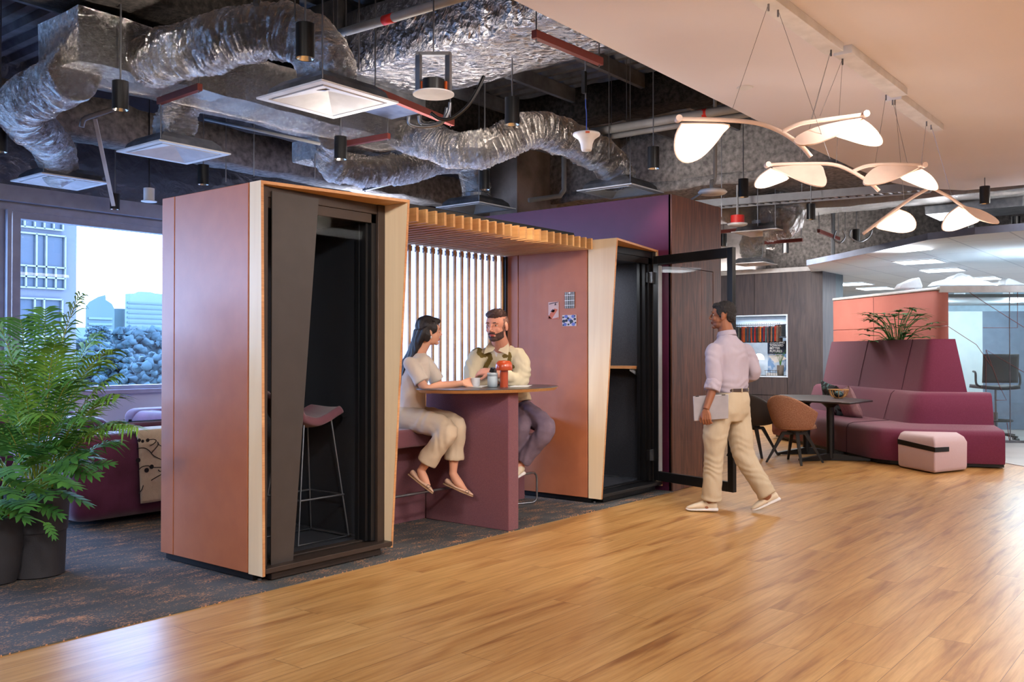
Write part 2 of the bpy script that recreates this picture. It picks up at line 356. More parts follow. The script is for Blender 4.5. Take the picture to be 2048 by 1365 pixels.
M_conc = mat('raw_concrete', (140, 130, 122), .9, bump=.6, bscale=20, rgb2=(104, 96, 92), cscale=3, spec=.15)
M_deck = mat('metal_deck', (112, 114, 122), .55, .3, rgb2=(80, 82, 90), cscale=5)
M_pipe = mat('painted_pipe', (150, 152, 158), .5)
M_redp = mat('red_oxide_steel', (120, 52, 44), .6)
M_red = mat('red_marker', (214, 40, 36), .5)
M_rod = mat('threaded_rod', (130, 130, 136), .4, .8)
M_green = mat('palm_leaf', (84, 140, 56), .6, rgb2=(126, 170, 72), cscale=5, spec=.25)
M_green2 = mat('dark_leaf', (58, 112, 58), .6, rgb2=(88, 146, 70), cscale=9, spec=.25)
M_yel = mat('yellow_stem', (168, 164, 62), .55, rgb2=(108, 138, 50), cscale=6)
M_pot = mat('anthracite_pot', (48, 47, 52), .7, bump=.1, bscale=120)
M_soil = mat('soil', (60, 42, 32), .95, bump=.8, bscale=60)
M_glass = glass_mat('clear_glass', (.96, .98, .98, 1), .018)
M_tint = glass_mat('tinted_window_glass', (.80, .90, .97, 1), .05)
M_office = glass_mat('office_glass', (.86, .94, .96, 1), .10)
# ================================================================== ROOM
YW = 10.0       # window wall
struct('floor', MB().box((-6, -8, -.2), (30, 10.4, 0)), M_floor, 'warm oak plank floor crossing the office')
struct('floor_carpet', MB().box((-6, 4.17, 0), (7.69, 9.98, .006)), M_carpet, 'dark grey carpet flecked with orange under the booths')
M_tilefl = mat('grey_stone_tile', (150, 142, 138), .5, rgb2=(168, 160, 156), cscale=1.5)
struct('floor_tile', MB().prism([(12.15, 2.25), (11.86, 1.95), (11.5, 1.2), (11.5, -8), (29.9, -8), (29.9, 6), (16.8, 6), (14.6, 3.9)], 0, .006), M_tilefl, 'grey stone tile floor right of the magenta sofa')
# corrugated metal deck overhead
prof = []
x = -6.0
while x < 24:
    prof += [(x, 4.30), (x + .07, 4.30), (x + .10, 4.36), (x + .17, 4.36)]; x += .20
mb = MB(); mb.loft([[(a, -8, b) for a, b in prof], [(a, 10.3, b) for a, b in prof]], closed=False, caps=False)
struct('ceiling', mb, M_deck, 'dark corrugated metal deck above the ducts')
struct('ceiling_slab', MB().box((-6, -8, 4.4), (30, 10.4, 4.6)), M_rockd, 'concrete slab above the deck')
# white soffit with the swept edge
edge = [P_z(u, v_, 3.3) for u, v_ in ((1027, 0), (1200, 86), (1360, 165), (1480, 224), (1619, 295), (1711, 338), (1786, 366), (1842, 377), (1930, 381), (2048, 370))]
poly = [(-6, 2.6)] + [(-1, 2.9), (2, 3.1)] + [(p.x, p.y) for p in edge] + [(12.2, 1.0), (11.6, -1.2), (10.4, -3.4), (8.4, -5.2), (6.5, -7.9), (-6, -7.9)]
struct('ceiling_soffit', MB().prism(poly, 3.3, 3.325), M_soff, 'smooth off-white soffit with a long curved edge')
# lower tile ceiling of the far office
e2 = [P_z(u, v_, 2.8) for u, v_ in ((1613.7, 529), (1680, 516), (1737, 504), (1800, 490), (1856, 477), (1950, 466), (2048, 458))]
poly2 = [(p.x, p.y) for p in e2] + [(12.6, .6), (12.4, -2), (13, -7.9), (29.9, -7.9), (29.9, 9.9), (18.3, 9.9), (18.3, 6.3), (16.8, 6.25)]
def ctile():
    m = bpy.data.materials.new('ceiling_tile'); m.use_nodes = True; t = m.node_tree; b = t.nodes['Principled BSDF']
    tc = t.nodes.new('ShaderNodeTexCoord'); br = t.nodes.new('ShaderNodeTexBrick'); br.offset = 0
    br.inputs['Scale'].default_value = 1; br.inputs['Brick Width'].default_value = 1.5; br.inputs['Row Height'].default_value = .75; br.inputs['Mortar Size'].default_value = .012
    br.inputs['Color1'].default_value = lin((214, 220, 224)); br.inputs['Color2'].default_value = lin((206, 212, 218)); br.inputs['Mortar'].default_value = lin((176, 184, 194))
    t.links.new(tc.outputs['Object'], br.inputs[0]); t.links.new(br.outputs[0], b.inputs['Base Color']); b.inputs['Roughness'].default_value = .85
    return m
M_ctile = ctile()
struct('ceiling_tiles', MB().prism(poly2, 2.8, 2.86), M_ctile, 'pale suspended tile ceiling of the far office')
# steel edge trim of the tile ceiling
mb = MB(); q = [V((p.x, p.y, 2.79)) for p in e2] + [V((12.6, .6, 2.79))]
for a, b in zip(q[:-1], q[1:]): mb.bar(a + V((0, 0, .035)), b + V((0, 0, .035)), .012, .09)
struct('trim_1', mb, mat('bluish_edge_trim', (120, 130, 156), .45, .3), 'blue-grey metal edge of the tile ceiling')
# recessed light panels in the tile ceiling
M_lp = mat('light_panel', (255, 255, 255), .5, emit=(236, 248, 255), estr=5)
lp = [((1838, 523), .62, .62, 'brightest square light panel in the tile ceiling, nearest the curved edge'), ((1885, 540), .62, .62, 'second square light panel behind the nearest one in the tile ceiling'),
      ((1963, 557), .62, .62, 'small square light panel above the white booth roof units'), ((1990, 568), .62, .62, 'light panel low over the white booth roof units at the far right'),
      ((1703, 568), .7, .7, 'long light panel just right of the grey veneer wall'), ((1752, 577), .7, .7, 'light panel just above the top left corner of the coral booth')]
for (c, sx, sy, lb) in lp:
    p = P_z(c[0], c[1], 2.8); t = thing('ceiling_light_panel', lb, 'ceiling light', (p.x, p.y, 2.79), 'light panels of the far office ceiling')
    MB().box((p.x - sx / 2, p.y - sy / 2, 2.788), (p.x + sx / 2, p.y + sy / 2, 2.796)).build('diffuser', M_lp, t)
    f = MB(); a, b = sx / 2 + .02, sy / 2 + .02
    for q in (((-a, -b), (a, -b)), ((a, -b), (a, b)), ((a, b), (-a, b)), ((-a, b), (-a, -b))):
        f.bar((p.x + q[0][0], p.y + q[0][1], 2.79), (p.x + q[1][0], p.y + q[1][1], 2.79), .02, .014)
    f.build('frame', M_wmetal, t)

# window wall
M_wallw = mat('white_wall_paint', (222, 220, 226), .7, rgb2=(218, 216, 222), cscale=1)
mb = MB(); mb.box((-6, YW, 0), (7.69, YW + .3, .84)); struct('wall_window', mb, M_wallw, 'white wall under the window strip')
struct('window_sill', MB().box((-6, YW - .12, .84), (7.69, YW + .2, .885)), mat('sill_grey', (168, 160, 176), .4), 'grey window sill')
mb = MB(); mb.box((-6, YW - .06, 2.77), (7.69, YW + .2, 2.84)); mb.box((-6, YW - .14, 2.86), (7.69, YW + .2, 3.02)); mb.box((-6, YW - .02, 2.84), (7.69, YW + .2, 2.86))
struct('window_head', mb, M_lav, 'lavender grey header above the window')
for i, (x0, x1) in enumerate(((4.30, 7.66), (.9, 4.12), (-3, .72))):
    f = MB()
    for a, b in (((x0 - .06, YW - .05, .885), (x0 + .02, YW + .1, 2.77)), ((x1 - .02, YW - .05, .885), (x1 + .06, YW + .1, 2.77)), ((x0, YW - .03, .885), (x1, YW + .08, .93)), ((x0, YW - .03, 2.70), (x1, YW + .08, 2.77))): f.box(a, b)
    fr = struct('window_%d' % (i + 1), f, M_lav, 'pale lavender framed window %d of the strip' % (i + 1))
    MB().box((x0, YW + .02, .93), (x1, YW + .026, 2.70)).build('pane', M_tint, fr)
mb = MB(); mb.box((4.16, YW - .12, .885), (4.2, YW + .1, 2.77)); mb.box((.74, YW - .05, .885), (.86, YW + .1, 2.77)); mb.box((-6, YW - .05, .885), (-3.06, YW + .1, 2.77))
struct('window_mullion', mb, M_lav, 'window mullions')
# foil-faced insulation above the window, then fireproofed beams
M_quilt = foil_mat('dark_foil_blanket', (150, 150, 164), .13, 3.5)
mb = MB(); mb.box((-6, YW - .02, 3.02), (18.5, YW + .3, 4.4)); struct('wall_spandrel', mb, M_quilt, 'dark foil-faced insulation above the window')
def rough_box(a, b, step=.12, amp=.018, seed=1):
    mb = MB(); (x0, y0, z0), (x1, y1, z1) = a, b
    L = max(x1 - x0, y1 - y0); alongx = (x1 - x0) >= (y1 - y0); n = int(L / step)
    per = []
    w_ = (y1 - y0) if alongx else (x1 - x0); h = z1 - z0; kw = max(2, int(w_ / step)); kh = max(2, int(h / step))
    loop = [(i / kw, 0) for i in range(kw)] + [(1, j / kh) for j in range(kh)] + [(1 - i / kw, 1) for i in range(kw)] + [(0, 1 - j / kh) for j in range(kh)]
    rings = []
    for i in range(n + 1):
        r = []
        for (s, t) in loop:
            p = V((x0 + L * i / n, y0 + w_ * s, z0 + h * t)) if alongx else V((x0 + w_ * s, y0 + L * i / n, z0 + h * t))
            r.append(p + V((noise.noise(p * 3 + V((seed, 0, 0))), noise.noise(p * 3 + V((0, seed, 9))), noise.noise(p * 3 + V((5, 0, seed))))) * amp * 2)
        rings.append(r)
    return mb.loft(rings)
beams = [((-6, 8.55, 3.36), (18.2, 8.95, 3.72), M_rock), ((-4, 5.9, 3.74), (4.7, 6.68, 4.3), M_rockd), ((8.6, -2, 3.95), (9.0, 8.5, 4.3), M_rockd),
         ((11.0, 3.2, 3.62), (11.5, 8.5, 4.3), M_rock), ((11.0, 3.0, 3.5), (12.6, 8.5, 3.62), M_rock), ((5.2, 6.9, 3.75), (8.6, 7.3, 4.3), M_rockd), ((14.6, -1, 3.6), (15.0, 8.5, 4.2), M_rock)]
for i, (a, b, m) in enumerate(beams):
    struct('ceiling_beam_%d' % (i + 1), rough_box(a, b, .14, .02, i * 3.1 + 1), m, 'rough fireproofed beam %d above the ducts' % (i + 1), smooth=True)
# wall left and behind the camera
struct('wall_left', MB().box((-6.2, -8, 0), (-6, 10.4, 4.4)), M_wallw, 'wall left of the camera')
struct('wall_back', MB().box((-6, -8.2, 0), (30, -8, 4.4)), M_wallw, 'wall behind the camera')
struct('wall_right', MB().box((30, -8, 0), (30.2, 10.4, 4.4)), mat('pale_blue_wall', (196, 214, 226), .7), 'far pale wall of the office')
mb = MB(); mb.box((7.7, 9.98, 0), (30, 10.3, 3.02)); mb.box((18.3, 9.9, 2.8), (18.6, 10, 4.4)); struct('wall_far', mb, M_conc, 'concrete wall far behind')
struct('wall_above_office', rough_box((18.2, -8, 2.9), (18.5, 9.98, 4.38), .3, .02, 4), M_rock, 'rough coated wall above the grey veneer wall')
# concrete columns above the purple volume
M_cl = mat('concrete_column_paint', (150, 142, 142), .9, bump=.5, bscale=15, rgb2=(104, 98, 98), cscale=2.2)
struct('pillar_1', MB().box((10.2, 8.0, 0), (11.15, 8.5, 4.3)), M_cl, 'raw concrete column above the purple volume')
struct('pillar_2', MB().box((17.25, 7.6, 2.9), (17.9, 8.4, 4.3)), M_cl, 'raw concrete column above the grey veneer wall')

# purple volume: a walnut-fronted room with a frosted side window
PX = 7.69
t = MB(); t.box((PX, 4.20, 2.62), (PX + .04, 9.98, 2.79)); t.box((PX, 4.20, 0), (PX + .04, 5.90, 2.62))
struct('wall_purple', t, M_purple, 'deep purple side wall of the walnut fronted room')
struct('wall_purple_roof', MB().box((PX + .04, 4.22, 2.74), (8.70, 9.98, 2.785)), M_black, 'roof of the walnut fronted room')
struct('wall_room_right', MB().box((8.69, 4.24, 0), (8.725, 9.98, 2.79)), M_walnut, 'walnut right side of the purple room')
mb = MB(); mb.box((PX, 4.185, 0), (7.86, 4.22, 2.79)); mb.box((7.86, 4.185, 2.12), (8.55, 4.22, 2.79)); mb.box((8.55, 4.185, 0), (8.725, 4.22, 2.79))
struct('wall_walnut', mb, M_walnut, 'dark walnut veneer front')
mb = MB(); mb.box((7.865, 4.188, .005), (8.30, 4.215, 2.113)); dr = struct('door_1', mb, M_walnut, 'walnut door leaf flush in the walnut wall')
MB().box((8.304, 4.188, .005), (8.545, 4.215, 2.113)).build('side_leaf', M_walnut, dr)
MB().box((8.298, 4.19, .005), (8.306, 4.21, 1.35)).build('handle_groove', M_black, dr)
# frosted window in its side wall
M_frost = mat('frosted_glow_glass', (232, 234, 250), .5, emit=(214, 220, 255), estr=.40)  # the pane's own glow stands in for daylight behind it
f = MB(); f.box((PX - .005, 5.90, 0), (PX + .04, 5.96, 2.62)); f.box((PX - .015, 6.09, 0), (PX + .04, 6.175, 2.62)); f.box((PX, 9.6, 0), (PX + .04, 9.98, 2.62)); f.box((PX, 5.96, 0), (PX + .04, 9.6, .12))
f.box((PX - .005, 5.96, 1.66), (PX + .04, 6.09, 1.72))
M_maroon = mat('maroon_frame', (74, 36, 40), .5)
wf = struct('window_4', f, M_maroon, 'maroon framed frosted window behind the slats')
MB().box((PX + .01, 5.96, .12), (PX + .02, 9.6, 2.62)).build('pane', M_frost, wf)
mb = MB(); rr = random.Random(3)
for k in range(9):
    z = .7 + k * .19; pts = [(PX + .008, 5.97 + .11 * i / 5, z + rr.uniform(-.03, .05) + .02 * math.sin(i * 1.3 + k)) for i in range(6)]; mb.tube(pts, .0025, 5)
mb.build('drawn_branches', M_black, wf)

# ------------------------------------------------------------------ grey veneer wall with the display niche
GX = 16.78
ny0, ny1, nz0, nz1 = 6.72, 7.98, .86, 2.0
mb = MB(); mb.box((GX, 6.03, 0), (GX + .7, ny0, 2.82)); mb.box((GX, ny1, 0), (GX + .7, 9.9, 2.82)); mb.box((GX, ny0, nz1), (GX + .7, ny1, 2.82)); mb.box((GX, ny0, 0), (GX + .7, ny1, nz0)); mb.box((GX + .55, ny0, nz0), (GX + .7, ny1, nz1))
gw = struct('wall_grey_veneer', mb, M_greywood, 'tall dark grey veneer wall')
mb = MB(); mb.box((GX - .002, ny0 - .02, .49), (GX + .01, ny1 + 1.2, .5)); mb.box((GX - .002, ny0 - .02, 0), (GX + .01, ny0 - .012, .86))
mb.box((GX - .002, 7.35, 2.0), (GX + .01, 7.358, 2.82)); mb.build('joint_line', M_black, gw)
struct('wall_grey_side', MB().box((GX + .7, 6.03, 0), (GX + 1.1, 6.1, 2.82)), mat('blue_grey_panel', (72, 84, 92), .5), 'blue-grey side of the veneer wall')
struct('trim_2', MB().box((GX - .02, 6.0, 2.82), (GX + 1.12, 9.9, 2.90)), M_wmetal, 'white fascia capping the grey veneer wall')
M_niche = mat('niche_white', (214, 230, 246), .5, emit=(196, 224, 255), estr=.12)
f = MB(); e = .025
f.box((GX - .01, ny0 - e, nz0 - e), (GX + .55, ny0, nz1 + e)); f.box((GX - .01, ny1, nz0 - e), (GX + .55, ny1 + e, nz1 + e)); f.box((GX - .01, ny0, nz0 - e), (GX + .55, ny1, nz0)); f.box((GX - .01, ny0, nz1), (GX + .55, ny1, nz1 + e)); f.box((GX + .53, ny0, nz0), (GX + .549, ny1, nz1))
nich = f.build('display_niche', M_niche); tag(nich, 'white lined display niche set in the grey veneer wall', 'display niche')
lamp('niche_light', 'AREA', (GX + .25, (ny0 + ny1) / 2, nz1 - .03), 5, (.80, .9, 1), ((GX + .25), (ny0 + ny1) / 2, 0), shape='RECTANGLE', size=.3, size_y=1.1)
# hanging swatches
rail = thing('hanging_rail', 'chrome rail across the top of the display niche', 'rail', (GX + .2, 7.3, 1.84))
MB().tube([(GX + .2, ny0 + .002, 1.84), (GX + .2, ny1 - .002, 1.84)], .012, 10).build('rail', M_steel, rail, smooth=True)
for yy in (ny0 + .01, ny1 - .01): MB().lathe([(.03, -.01), (.03, .01)], 12, (GX + .2, yy, 1.84)).build('rail_socket', M_steel, rail)
sw_cols = [(60, 64, 66), (40, 44, 52), (78, 84, 80), (48, 52, 60), (90, 96, 92), (36, 36, 40), (150, 60, 40), (190, 90, 40), (54, 70, 90), (98, 60, 60), (60, 80, 100), (176, 70, 44), (40, 60, 84), (170, 40, 44), (52, 56, 66), (120, 80, 50), (220, 120, 40), (60, 50, 80), (150, 40, 50), (80, 110, 120), (110, 80, 80), (40, 46, 54), (160, 110, 90), (46, 60, 80), (190, 60, 40), (140, 110, 96)]
sw_names = ['charcoal', 'navy black', 'sage grey', 'slate', 'pale grey', 'near-black', 'brick red', 'ochre', 'steel blue', 'maroon', 'denim blue', 'rust', 'dark blue', 'crimson', 'ink grey', 'brown', 'orange', 'violet', 'wine red', 'teal', 'dusty rose', 'dark slate', 'salmon', 'blue', 'scarlet', 'taupe']
for i in range(26):
    y = 7.86 - i * .037; k = i
    m = mat('swatch_cloth_%d' % k, sw_cols[k], .9, rgb2=tuple(c * .85 for c in sw_cols[k]), cscale=20)
    s = thing('fabric_swatch', '%s fabric swatch hanging on the niche rail%s' % (sw_names[k], ', front one of the row' if i == 25 else ''), 'fabric swatch', (GX + .2, y, 1.3), 'fabric swatches on the niche rail')
    MB().cbox((GX + .2, y, 1.665 - .012 * (i % 3)), (.26, .024, .29), 0, .03 * math.sin(i * 2.1)).build('cloth', m, s)
    MB().tube([(GX + .2, y, 1.79), (GX + .2, y, 1.825), (GX + .21, y, 1.855), (GX + .2, y, 1.87), (GX + .18, y, 1.85)], .004, 6).build('hook', M_black, s)
for i in range(5):
    y = 6.90 + i * .03
    bk = MB().cbox((GX + .3, y, 1.735), (.18, .022, .24)).build('sample_book', mat('book_%d' % i, [(60, 58, 58), (180, 170, 160), (90, 80, 76), (200, 190, 180), (120, 110, 104)][i], .7))
    tag(bk, '%s upright sample book on the small shelf of the niche' % ['charcoal', 'cream', 'brown', 'off-white', 'taupe'][i], 'book', 'sample books on the niche shelf')
tag(MB().box((GX + .16, ny0 + .001, 1.585), (GX + .5, 7.06, 1.612)).build('display_shelf', mat('blue_grey_shelf', (70, 84, 100), .5)), 'small blue-grey shelf in the right end of the niche', 'shelf')
# poster
po = thing('poster', 'poster with bold white words on dark blue above an office photo, in the niche', 'poster', (GX + .5, 6.9, 1.0))
MB().box((GX + .50, 6.90, .93), (GX + .51, 7.30, 1.53)).build('sheet', mat('poster_photo', (120, 160, 210), .6, rgb2=(196, 214, 236), cscale=7, lo=.45, hi=.55), po)
MB().box((GX + .492, 6.90, 1.28), (GX + .499, 7.30, 1.53)).build('title_band', mat('poster_dark', (44, 54, 78), .6), po)
MB().slab([(GX + .491, 6.91, 1.18), (GX + .491, 7.15, 1.10), (GX + .491, 7.28, 1.24), (GX + .491, 7.02, 1.27)], (.003, 0, 0)).build('pictured_table', mat('poster_white', (232, 228, 226), .6), po)
def text(body, size, loc, rot, m, parent, name='lettering', ext=.001, align='LEFT', bold=False, sx=1):
    c = bpy.data.curves.new(name, 'FONT'); c.body = body; c.size = size; c.extrude = ext; c.align_x = align
    if bold: c.offset = size * .02
    o = bpy.data.objects.new(name, c); COL.objects.link(o); c.materials.append(m); o.parent = parent
    bpy.context.view_layer.update(); me = bpy.data.meshes.new_from_object(o.evaluated_get(bpy.context.evaluated_depsgraph_get())); bpy.data.objects.remove(o)
    o = bpy.data.objects.new(name, me); COL.objects.link(o); o.parent = parent
    o.location = V(loc) - wloc(parent); o.rotation_euler = rot; o.scale = (sx, 1, 1); return o
M_txt = mat('white_lettering', (240, 242, 246), .5, emit=(240, 242, 246), estr=.15)
for i, s in enumerate(('WORKING', 'TOWARD', 'BETTER', 'FUTURES')):
    text(s, .062, (GX + .488, 7.255, 1.482 - i * .057), (pi / 2, 0, -pi / 2), M_txt, po, bold=True)
# reading lamp, plant, tray in the niche
dl = thing('desk_lamp', 'white glowing dome desk lamp standing in the niche', 'lamp', (GX + .2, 7.36, nz0))
MB().lathe([(.06, 0), (.06, .012), (.01, .02)], 20, (GX + .2, 7.36, nz0)).build('base', M_wmetal, dl, smooth=True)
MB().tube([(GX + .2, 7.36, nz0 + .01), (GX + .2, 7.36, 1.2)], .007, 8).build('stem', M_steel, dl)
MB().lathe([(.010, .11), (.035, .108), (.065, .09), (.088, .055), (.10, 0), (.094, .0), (.08, .05), (.05, .085)], 32, (GX + .2, 7.35, 1.17), caps=False).build('shade', mat('lit_shade', (255, 255, 255), .5, emit=(255, 252, 246), estr=2.2), dl, smooth=True, solid=.004)
pp = thing('potted_plant', 'small green plant in a grey stone pot at the right of the niche', 'plant', (GX + .22, 6.93, nz0))
MB().lathe([(.055, 0), (.062, .01), (.064, .20), (.056, .2), (.054, .17)], 20, (GX + .22, 6.93, nz0)).build('pot', M_conc, pp, smooth=True)
mb = MB()
for k in range(9):
    a = k * 2.4; L_ = .13 + .05 * (k % 3); top = V((GX + .22 + math.cos(a) * L_ * .5, 6.93 + math.sin(a) * L_ * .45, nz0 + .25 + L_))
    mb.tube([(GX + .22, 6.93, nz0 + .16), (GX + .22 + math.cos(a) * .02, 6.93 + math.sin(a) * .02, nz0 + .27), top], .003, 5)
    d = V((math.cos(a), math.sin(a), -.2)) * .06; s_ = V((-math.sin(a), math.cos(a), 0)) * .018
    mb.add([top - d * .6, top + s_ + V((0, 0, .01)), top + d, top - s_ + V((0, 0, .01))], [(0, 1, 2, 3)])
mb.build('leaves', M_green2, pp)
tr = thing('wire_rack', 'small black wire rack with papers in the bottom of the niche', 'rack', (GX + .18, 7.05, nz0))
mb = MB()
for k in range(6): mb.tube([(GX + .1, 7.18 - k * .05, nz0 + .002), (GX + .1, 7.18 - k * .05, nz0 + .10), (GX + .26, 7.18 - k * .05, nz0 + .10)], .003, 5)
mb.tube([(GX + .1, 7.2, nz0 + .10), (GX + .1, 6.92, nz0 + .10)], .003, 5); mb.build('wires', M_black, tr)
MB().box((GX + .11, 6.95, nz0 + .002), (GX + .28, 7.17, nz0 + .05)).build('papers', M_wmetal, tr)
# ================================================================== THE THREE-PART POD UNIT
def pod(name, label, x0, x1, yL, yR, frame_m, cat='phone booth'):
    """x0..x1 wide; yL / yR: front edge of the birch hood at its top left / top right corner"""
    F, B, Z0, Z1 = 4.34, 5.32, .05, 2.27
    t = thing(name, label, cat, ((x0 + x1) / 2, 4.83, 0))
    yb = 4.283                                        # hood depth at the bottom corners
    th = .018
    for xs, yt, sgn in ((x0, yL, 1), (x1, yR, -1)):   # side cladding
        a, b = sorted((xs, xs + sgn * .02))
        MB().box((a, 4.425, Z0 + .002), (b, 5.175, Z1)).build('side_panel', M_copper, t, bevel=.003)
        MB().box((a, 5.182, Z0 + .002), (b, B, Z1)).build('corner_panel', M_copper, t, bevel=.003)
    MB().box((x0 + .02, B - .02, Z0), (x1 - .02, B, Z1)).build('back_panel', M_copper, t)
    MB().box((x0 + .02, F + .06, Z1 - .02), (x1 - .02, B - .02, Z1 - .004)).build('roof_panel', M_black, t)
    # birch hood, each board a hexahedron
    def vboard(xs, yt, sgn):
        a, b = sorted((xs, xs + sgn * th)); f = 4.412
        return MB().hexa([(a, yb, Z0), (b, yb, Z0), (b, f, Z0), (a, f, Z0), (a, yt, Z1), (b, yt, Z1), (b, f, Z1), (a, f, Z1)])
    def edge(xs, yt, sgn):
        a, b = sorted((xs, xs + sgn * th)); e = .0015
        return MB().hexa([(a, yb - e, Z0), (b, yb - e, Z0), (b, yb, Z0), (a, yb, Z0), (a, yt - e, Z1), (b, yt - e, Z1), (b, yt, Z1), (a, yt, Z1)])
    for xs, yt, sgn in ((x0, yL, 1), (x1, yR, -1)):
        hb = vboard(xs, yt, sgn).build('hood_side_board', M_birch, t); edge(xs, yt, sgn).build('ply_edge', M_ply, hb)
    hb = MB().hexa([(x0 + th, yL, Z1 - th), (x1 - th, yR, Z1 - th), (x1 - th, 4.412, Z1 - th), (x0 + th, 4.412, Z1 - th), (x0 + th, yL, Z1), (x1 - th, yR, Z1), (x1 - th, 4.412, Z1), (x0 + th, 4.412, Z1)]).build('hood_top_board', M_slat, t)
    e = .0015
    MB().hexa([(x0 + th, yL - e, Z1 - th), (x1 - th, yR - e, Z1 - th), (x1 - th, yR, Z1 - th), (x0 + th, yL, Z1 - th), (x0 + th, yL - e, Z1), (x1 - th, yR - e, Z1), (x1 - th, yR, Z1), (x0 + th, yL, Z1)]).build('ply_edge', M_ply, hb)
    # front frame
    f = MB(); a, b = x0 + th, x1 - th
    f.box((a, F, Z0 + .04), (a + .055, F + .07, Z1 - th)); f.box((b - .06, F, Z0 + .04), (b, F + .07, Z1 - th))
    f.box((a, F + .01, 2.19), (b, F + .07, Z1 - th)); f.box((a + .055, F + .02, 2.13), (b - .06, F + .07, 2.19))
    f.build('front_frame', frame_m, t, bevel=.002)
    f = MB(); f.box((b - .10, F + .02, .10), (b - .062, F + .09, 2.19)); f.box((b - .125, F + .045, .10), (b - .105, F + .11, 2.16)); f.box((b - .145, F + .09, .1), (b - .135, F + .12, 2.15))
    f.build('door_seal', M_black, t)
    f = MB(); f.box((a - .0, F - .062, .062), (b + .012, F + .09, .092)); f.box((x0 + .09, F - .02, .012), (x1 - .07, F + .05, .062)); f.box((a + .05, F + .07, .092), (b - .06, F + .13, .104))
    f.build('threshold', frame_m, t, bevel=.003)
    f = MB()
    MB().box((x0 + .02, 4.40, .012), (x0 + .05, B - .06, Z0)).box((x1 - .05, 4.4, .012), (x1 - .02, B - .06, Z0)).box((x0 + .02, B - .06, .012), (x1 - .02, B - .03, Z0)).build('plinth', M_black, t)
    for fx, fy in ((x0 + .06, 4.39), (x1 - .12, 4.34), (x0 + .06, 5.18), (x1 - .1, 5.18)):
        MB().lathe([(.012, 0.006), (.012, .018), (.006, .02)], 10, (fx, fy, 0)).build('levelling_foot', M_steel, t)
    # interior lining
    MB().box((x0 + .02, F + .1, .085), (x1 - .02, B - .02, .098)).build('pod_floor', M_felt, t)
    MB().box((x0 + .022, F + .08, .1), (x0 + .06, B - .03, 2.2)).build('inner_lining', M_felt, t)
    MB().box((x1 - .06, F + .12, .1), (x1 - .022, B - .03, 2.2)).build('inner_lining', M_felt, t)
    MB().box((x0 + .06, B - .06, .1), (x1 - .06, B - .022, 2.2)).build('inner_lining', M_felt, t)
    MB().box((x0 + .06, F + .08, 2.15), (x1 - .06, B - .06, 2.2)).build('inner_ceiling', M_black, t)
    MB().box((x1 - .066, F + .13, .098), (x1 - .060, B - .06, .108)).build('skirting_strip', M_steel, t)
    return t
p1 = pod('phone_pod', 'single pod at the near end, closed, with terracotta side and angled charcoal front panel', 3.165, 4.168, 4.31, 4.135, M_bronze)
# charcoal angled panel and glass of pod 1's door
MB().hexa([(3.262, 4.335, .092), (3.417, 4.335, .092), (3.417, 4.343, .092), (3.262, 4.343, .092), (3.262, 4.335, 2.225), (3.600, 4.335, 2.225), (3.600, 4.343, 2.225), (3.262, 4.343, 2.225)]).build('front_panel', M_char, p1)
MB().hexa([(3.417, 4.350, .104), (4.03, 4.350, .104), (4.03, 4.356, .104), (3.417, 4.356, .104), (3.59, 4.350, 2.13), (4.03, 4.350, 2.13), (4.03, 4.356, 2.13), (3.59, 4.356, 2.13)]).build('door_glass', glass_mat('pod_glass', (.93, .95, .96, 1), .003), p1)
p2 = pod('phone_pod', 'single pod at the far end with its black framed glass door standing open', 6.62, 7.676, 4.125, 4.325, M_black)
# open glass door, hinged at the right jamb
H = V((7.545, 4.285, 0)); E_ = V((7.282, 3.372, 0)); d = (E_ - H).normalized(); n = V((-d.y, d.x, 0))
def dpt(s, z): p = H + d * s; return (p.x, p.y, z)
L_ = (E_ - H).length; dz0, dz1 = .118, 2.197
mb = MB()
for s0, s1, z0, z1 in ((0, .06, dz0, dz1), (L_ - .06, L_, dz0, dz1), (.06, L_ - .06, dz0, dz0 + .085), (.06, L_ - .06, dz1 - .085, dz1)):
    q = n * .022; a = [V(dpt(s0, z0)), V(dpt(s1, z0)), V(dpt(s1, z1)), V(dpt(s0, z1))]
    mb.slab([k - q for k in a], q * 2)
door = mb.build('glass_door', M_black, p2, bevel=.002)
q = n * .004; mb = MB().slab([V(dpt(.05, dz0 + .08)) - q, V(dpt(L_ - .05, dz0 + .08)) - q, V(dpt(L_ - .05, dz1 - .08)) - q, V(dpt(.05, dz1 - .08)) - q], q * 2)
o = mb.build('glazing', M_glass, None); o.parent = door; o.location = -wloc(door)
mb = MB().slab([V(dpt(.062, dz0 + .09)) - n * .02, V(dpt(.072, dz0 + .09)) - n * .02, V(dpt(.072, dz1 - .09)) - n * .02, V(dpt(.062, dz1 - .09)) - n * .02], n * .04)
o = mb.build('seal_strip', M_pipe, None); o.parent = door; o.location = -wloc(door)
mb = MB(); c = H + d * (L_ - .10) - n * .05; mb.tube([c + n * .03 + V((0, 0, .98)), c + V((0, 0, .98)), c + V((0, 0, 1.22)), c + n * .03 + V((0, 0, 1.22))], .008, 8)
o = mb.build('door_handle', M_black, None); o.parent = door; o.location = -wloc(door)
for z in (.35, 2.0):
    MB().cbox((7.53, 4.30, z), (.07, .03, .10)).build('hinge', M_steel, p2)
    MB().cbox((7.50, 4.33, z), (.05, .02, .09)).build('hinge', M_black, p2)
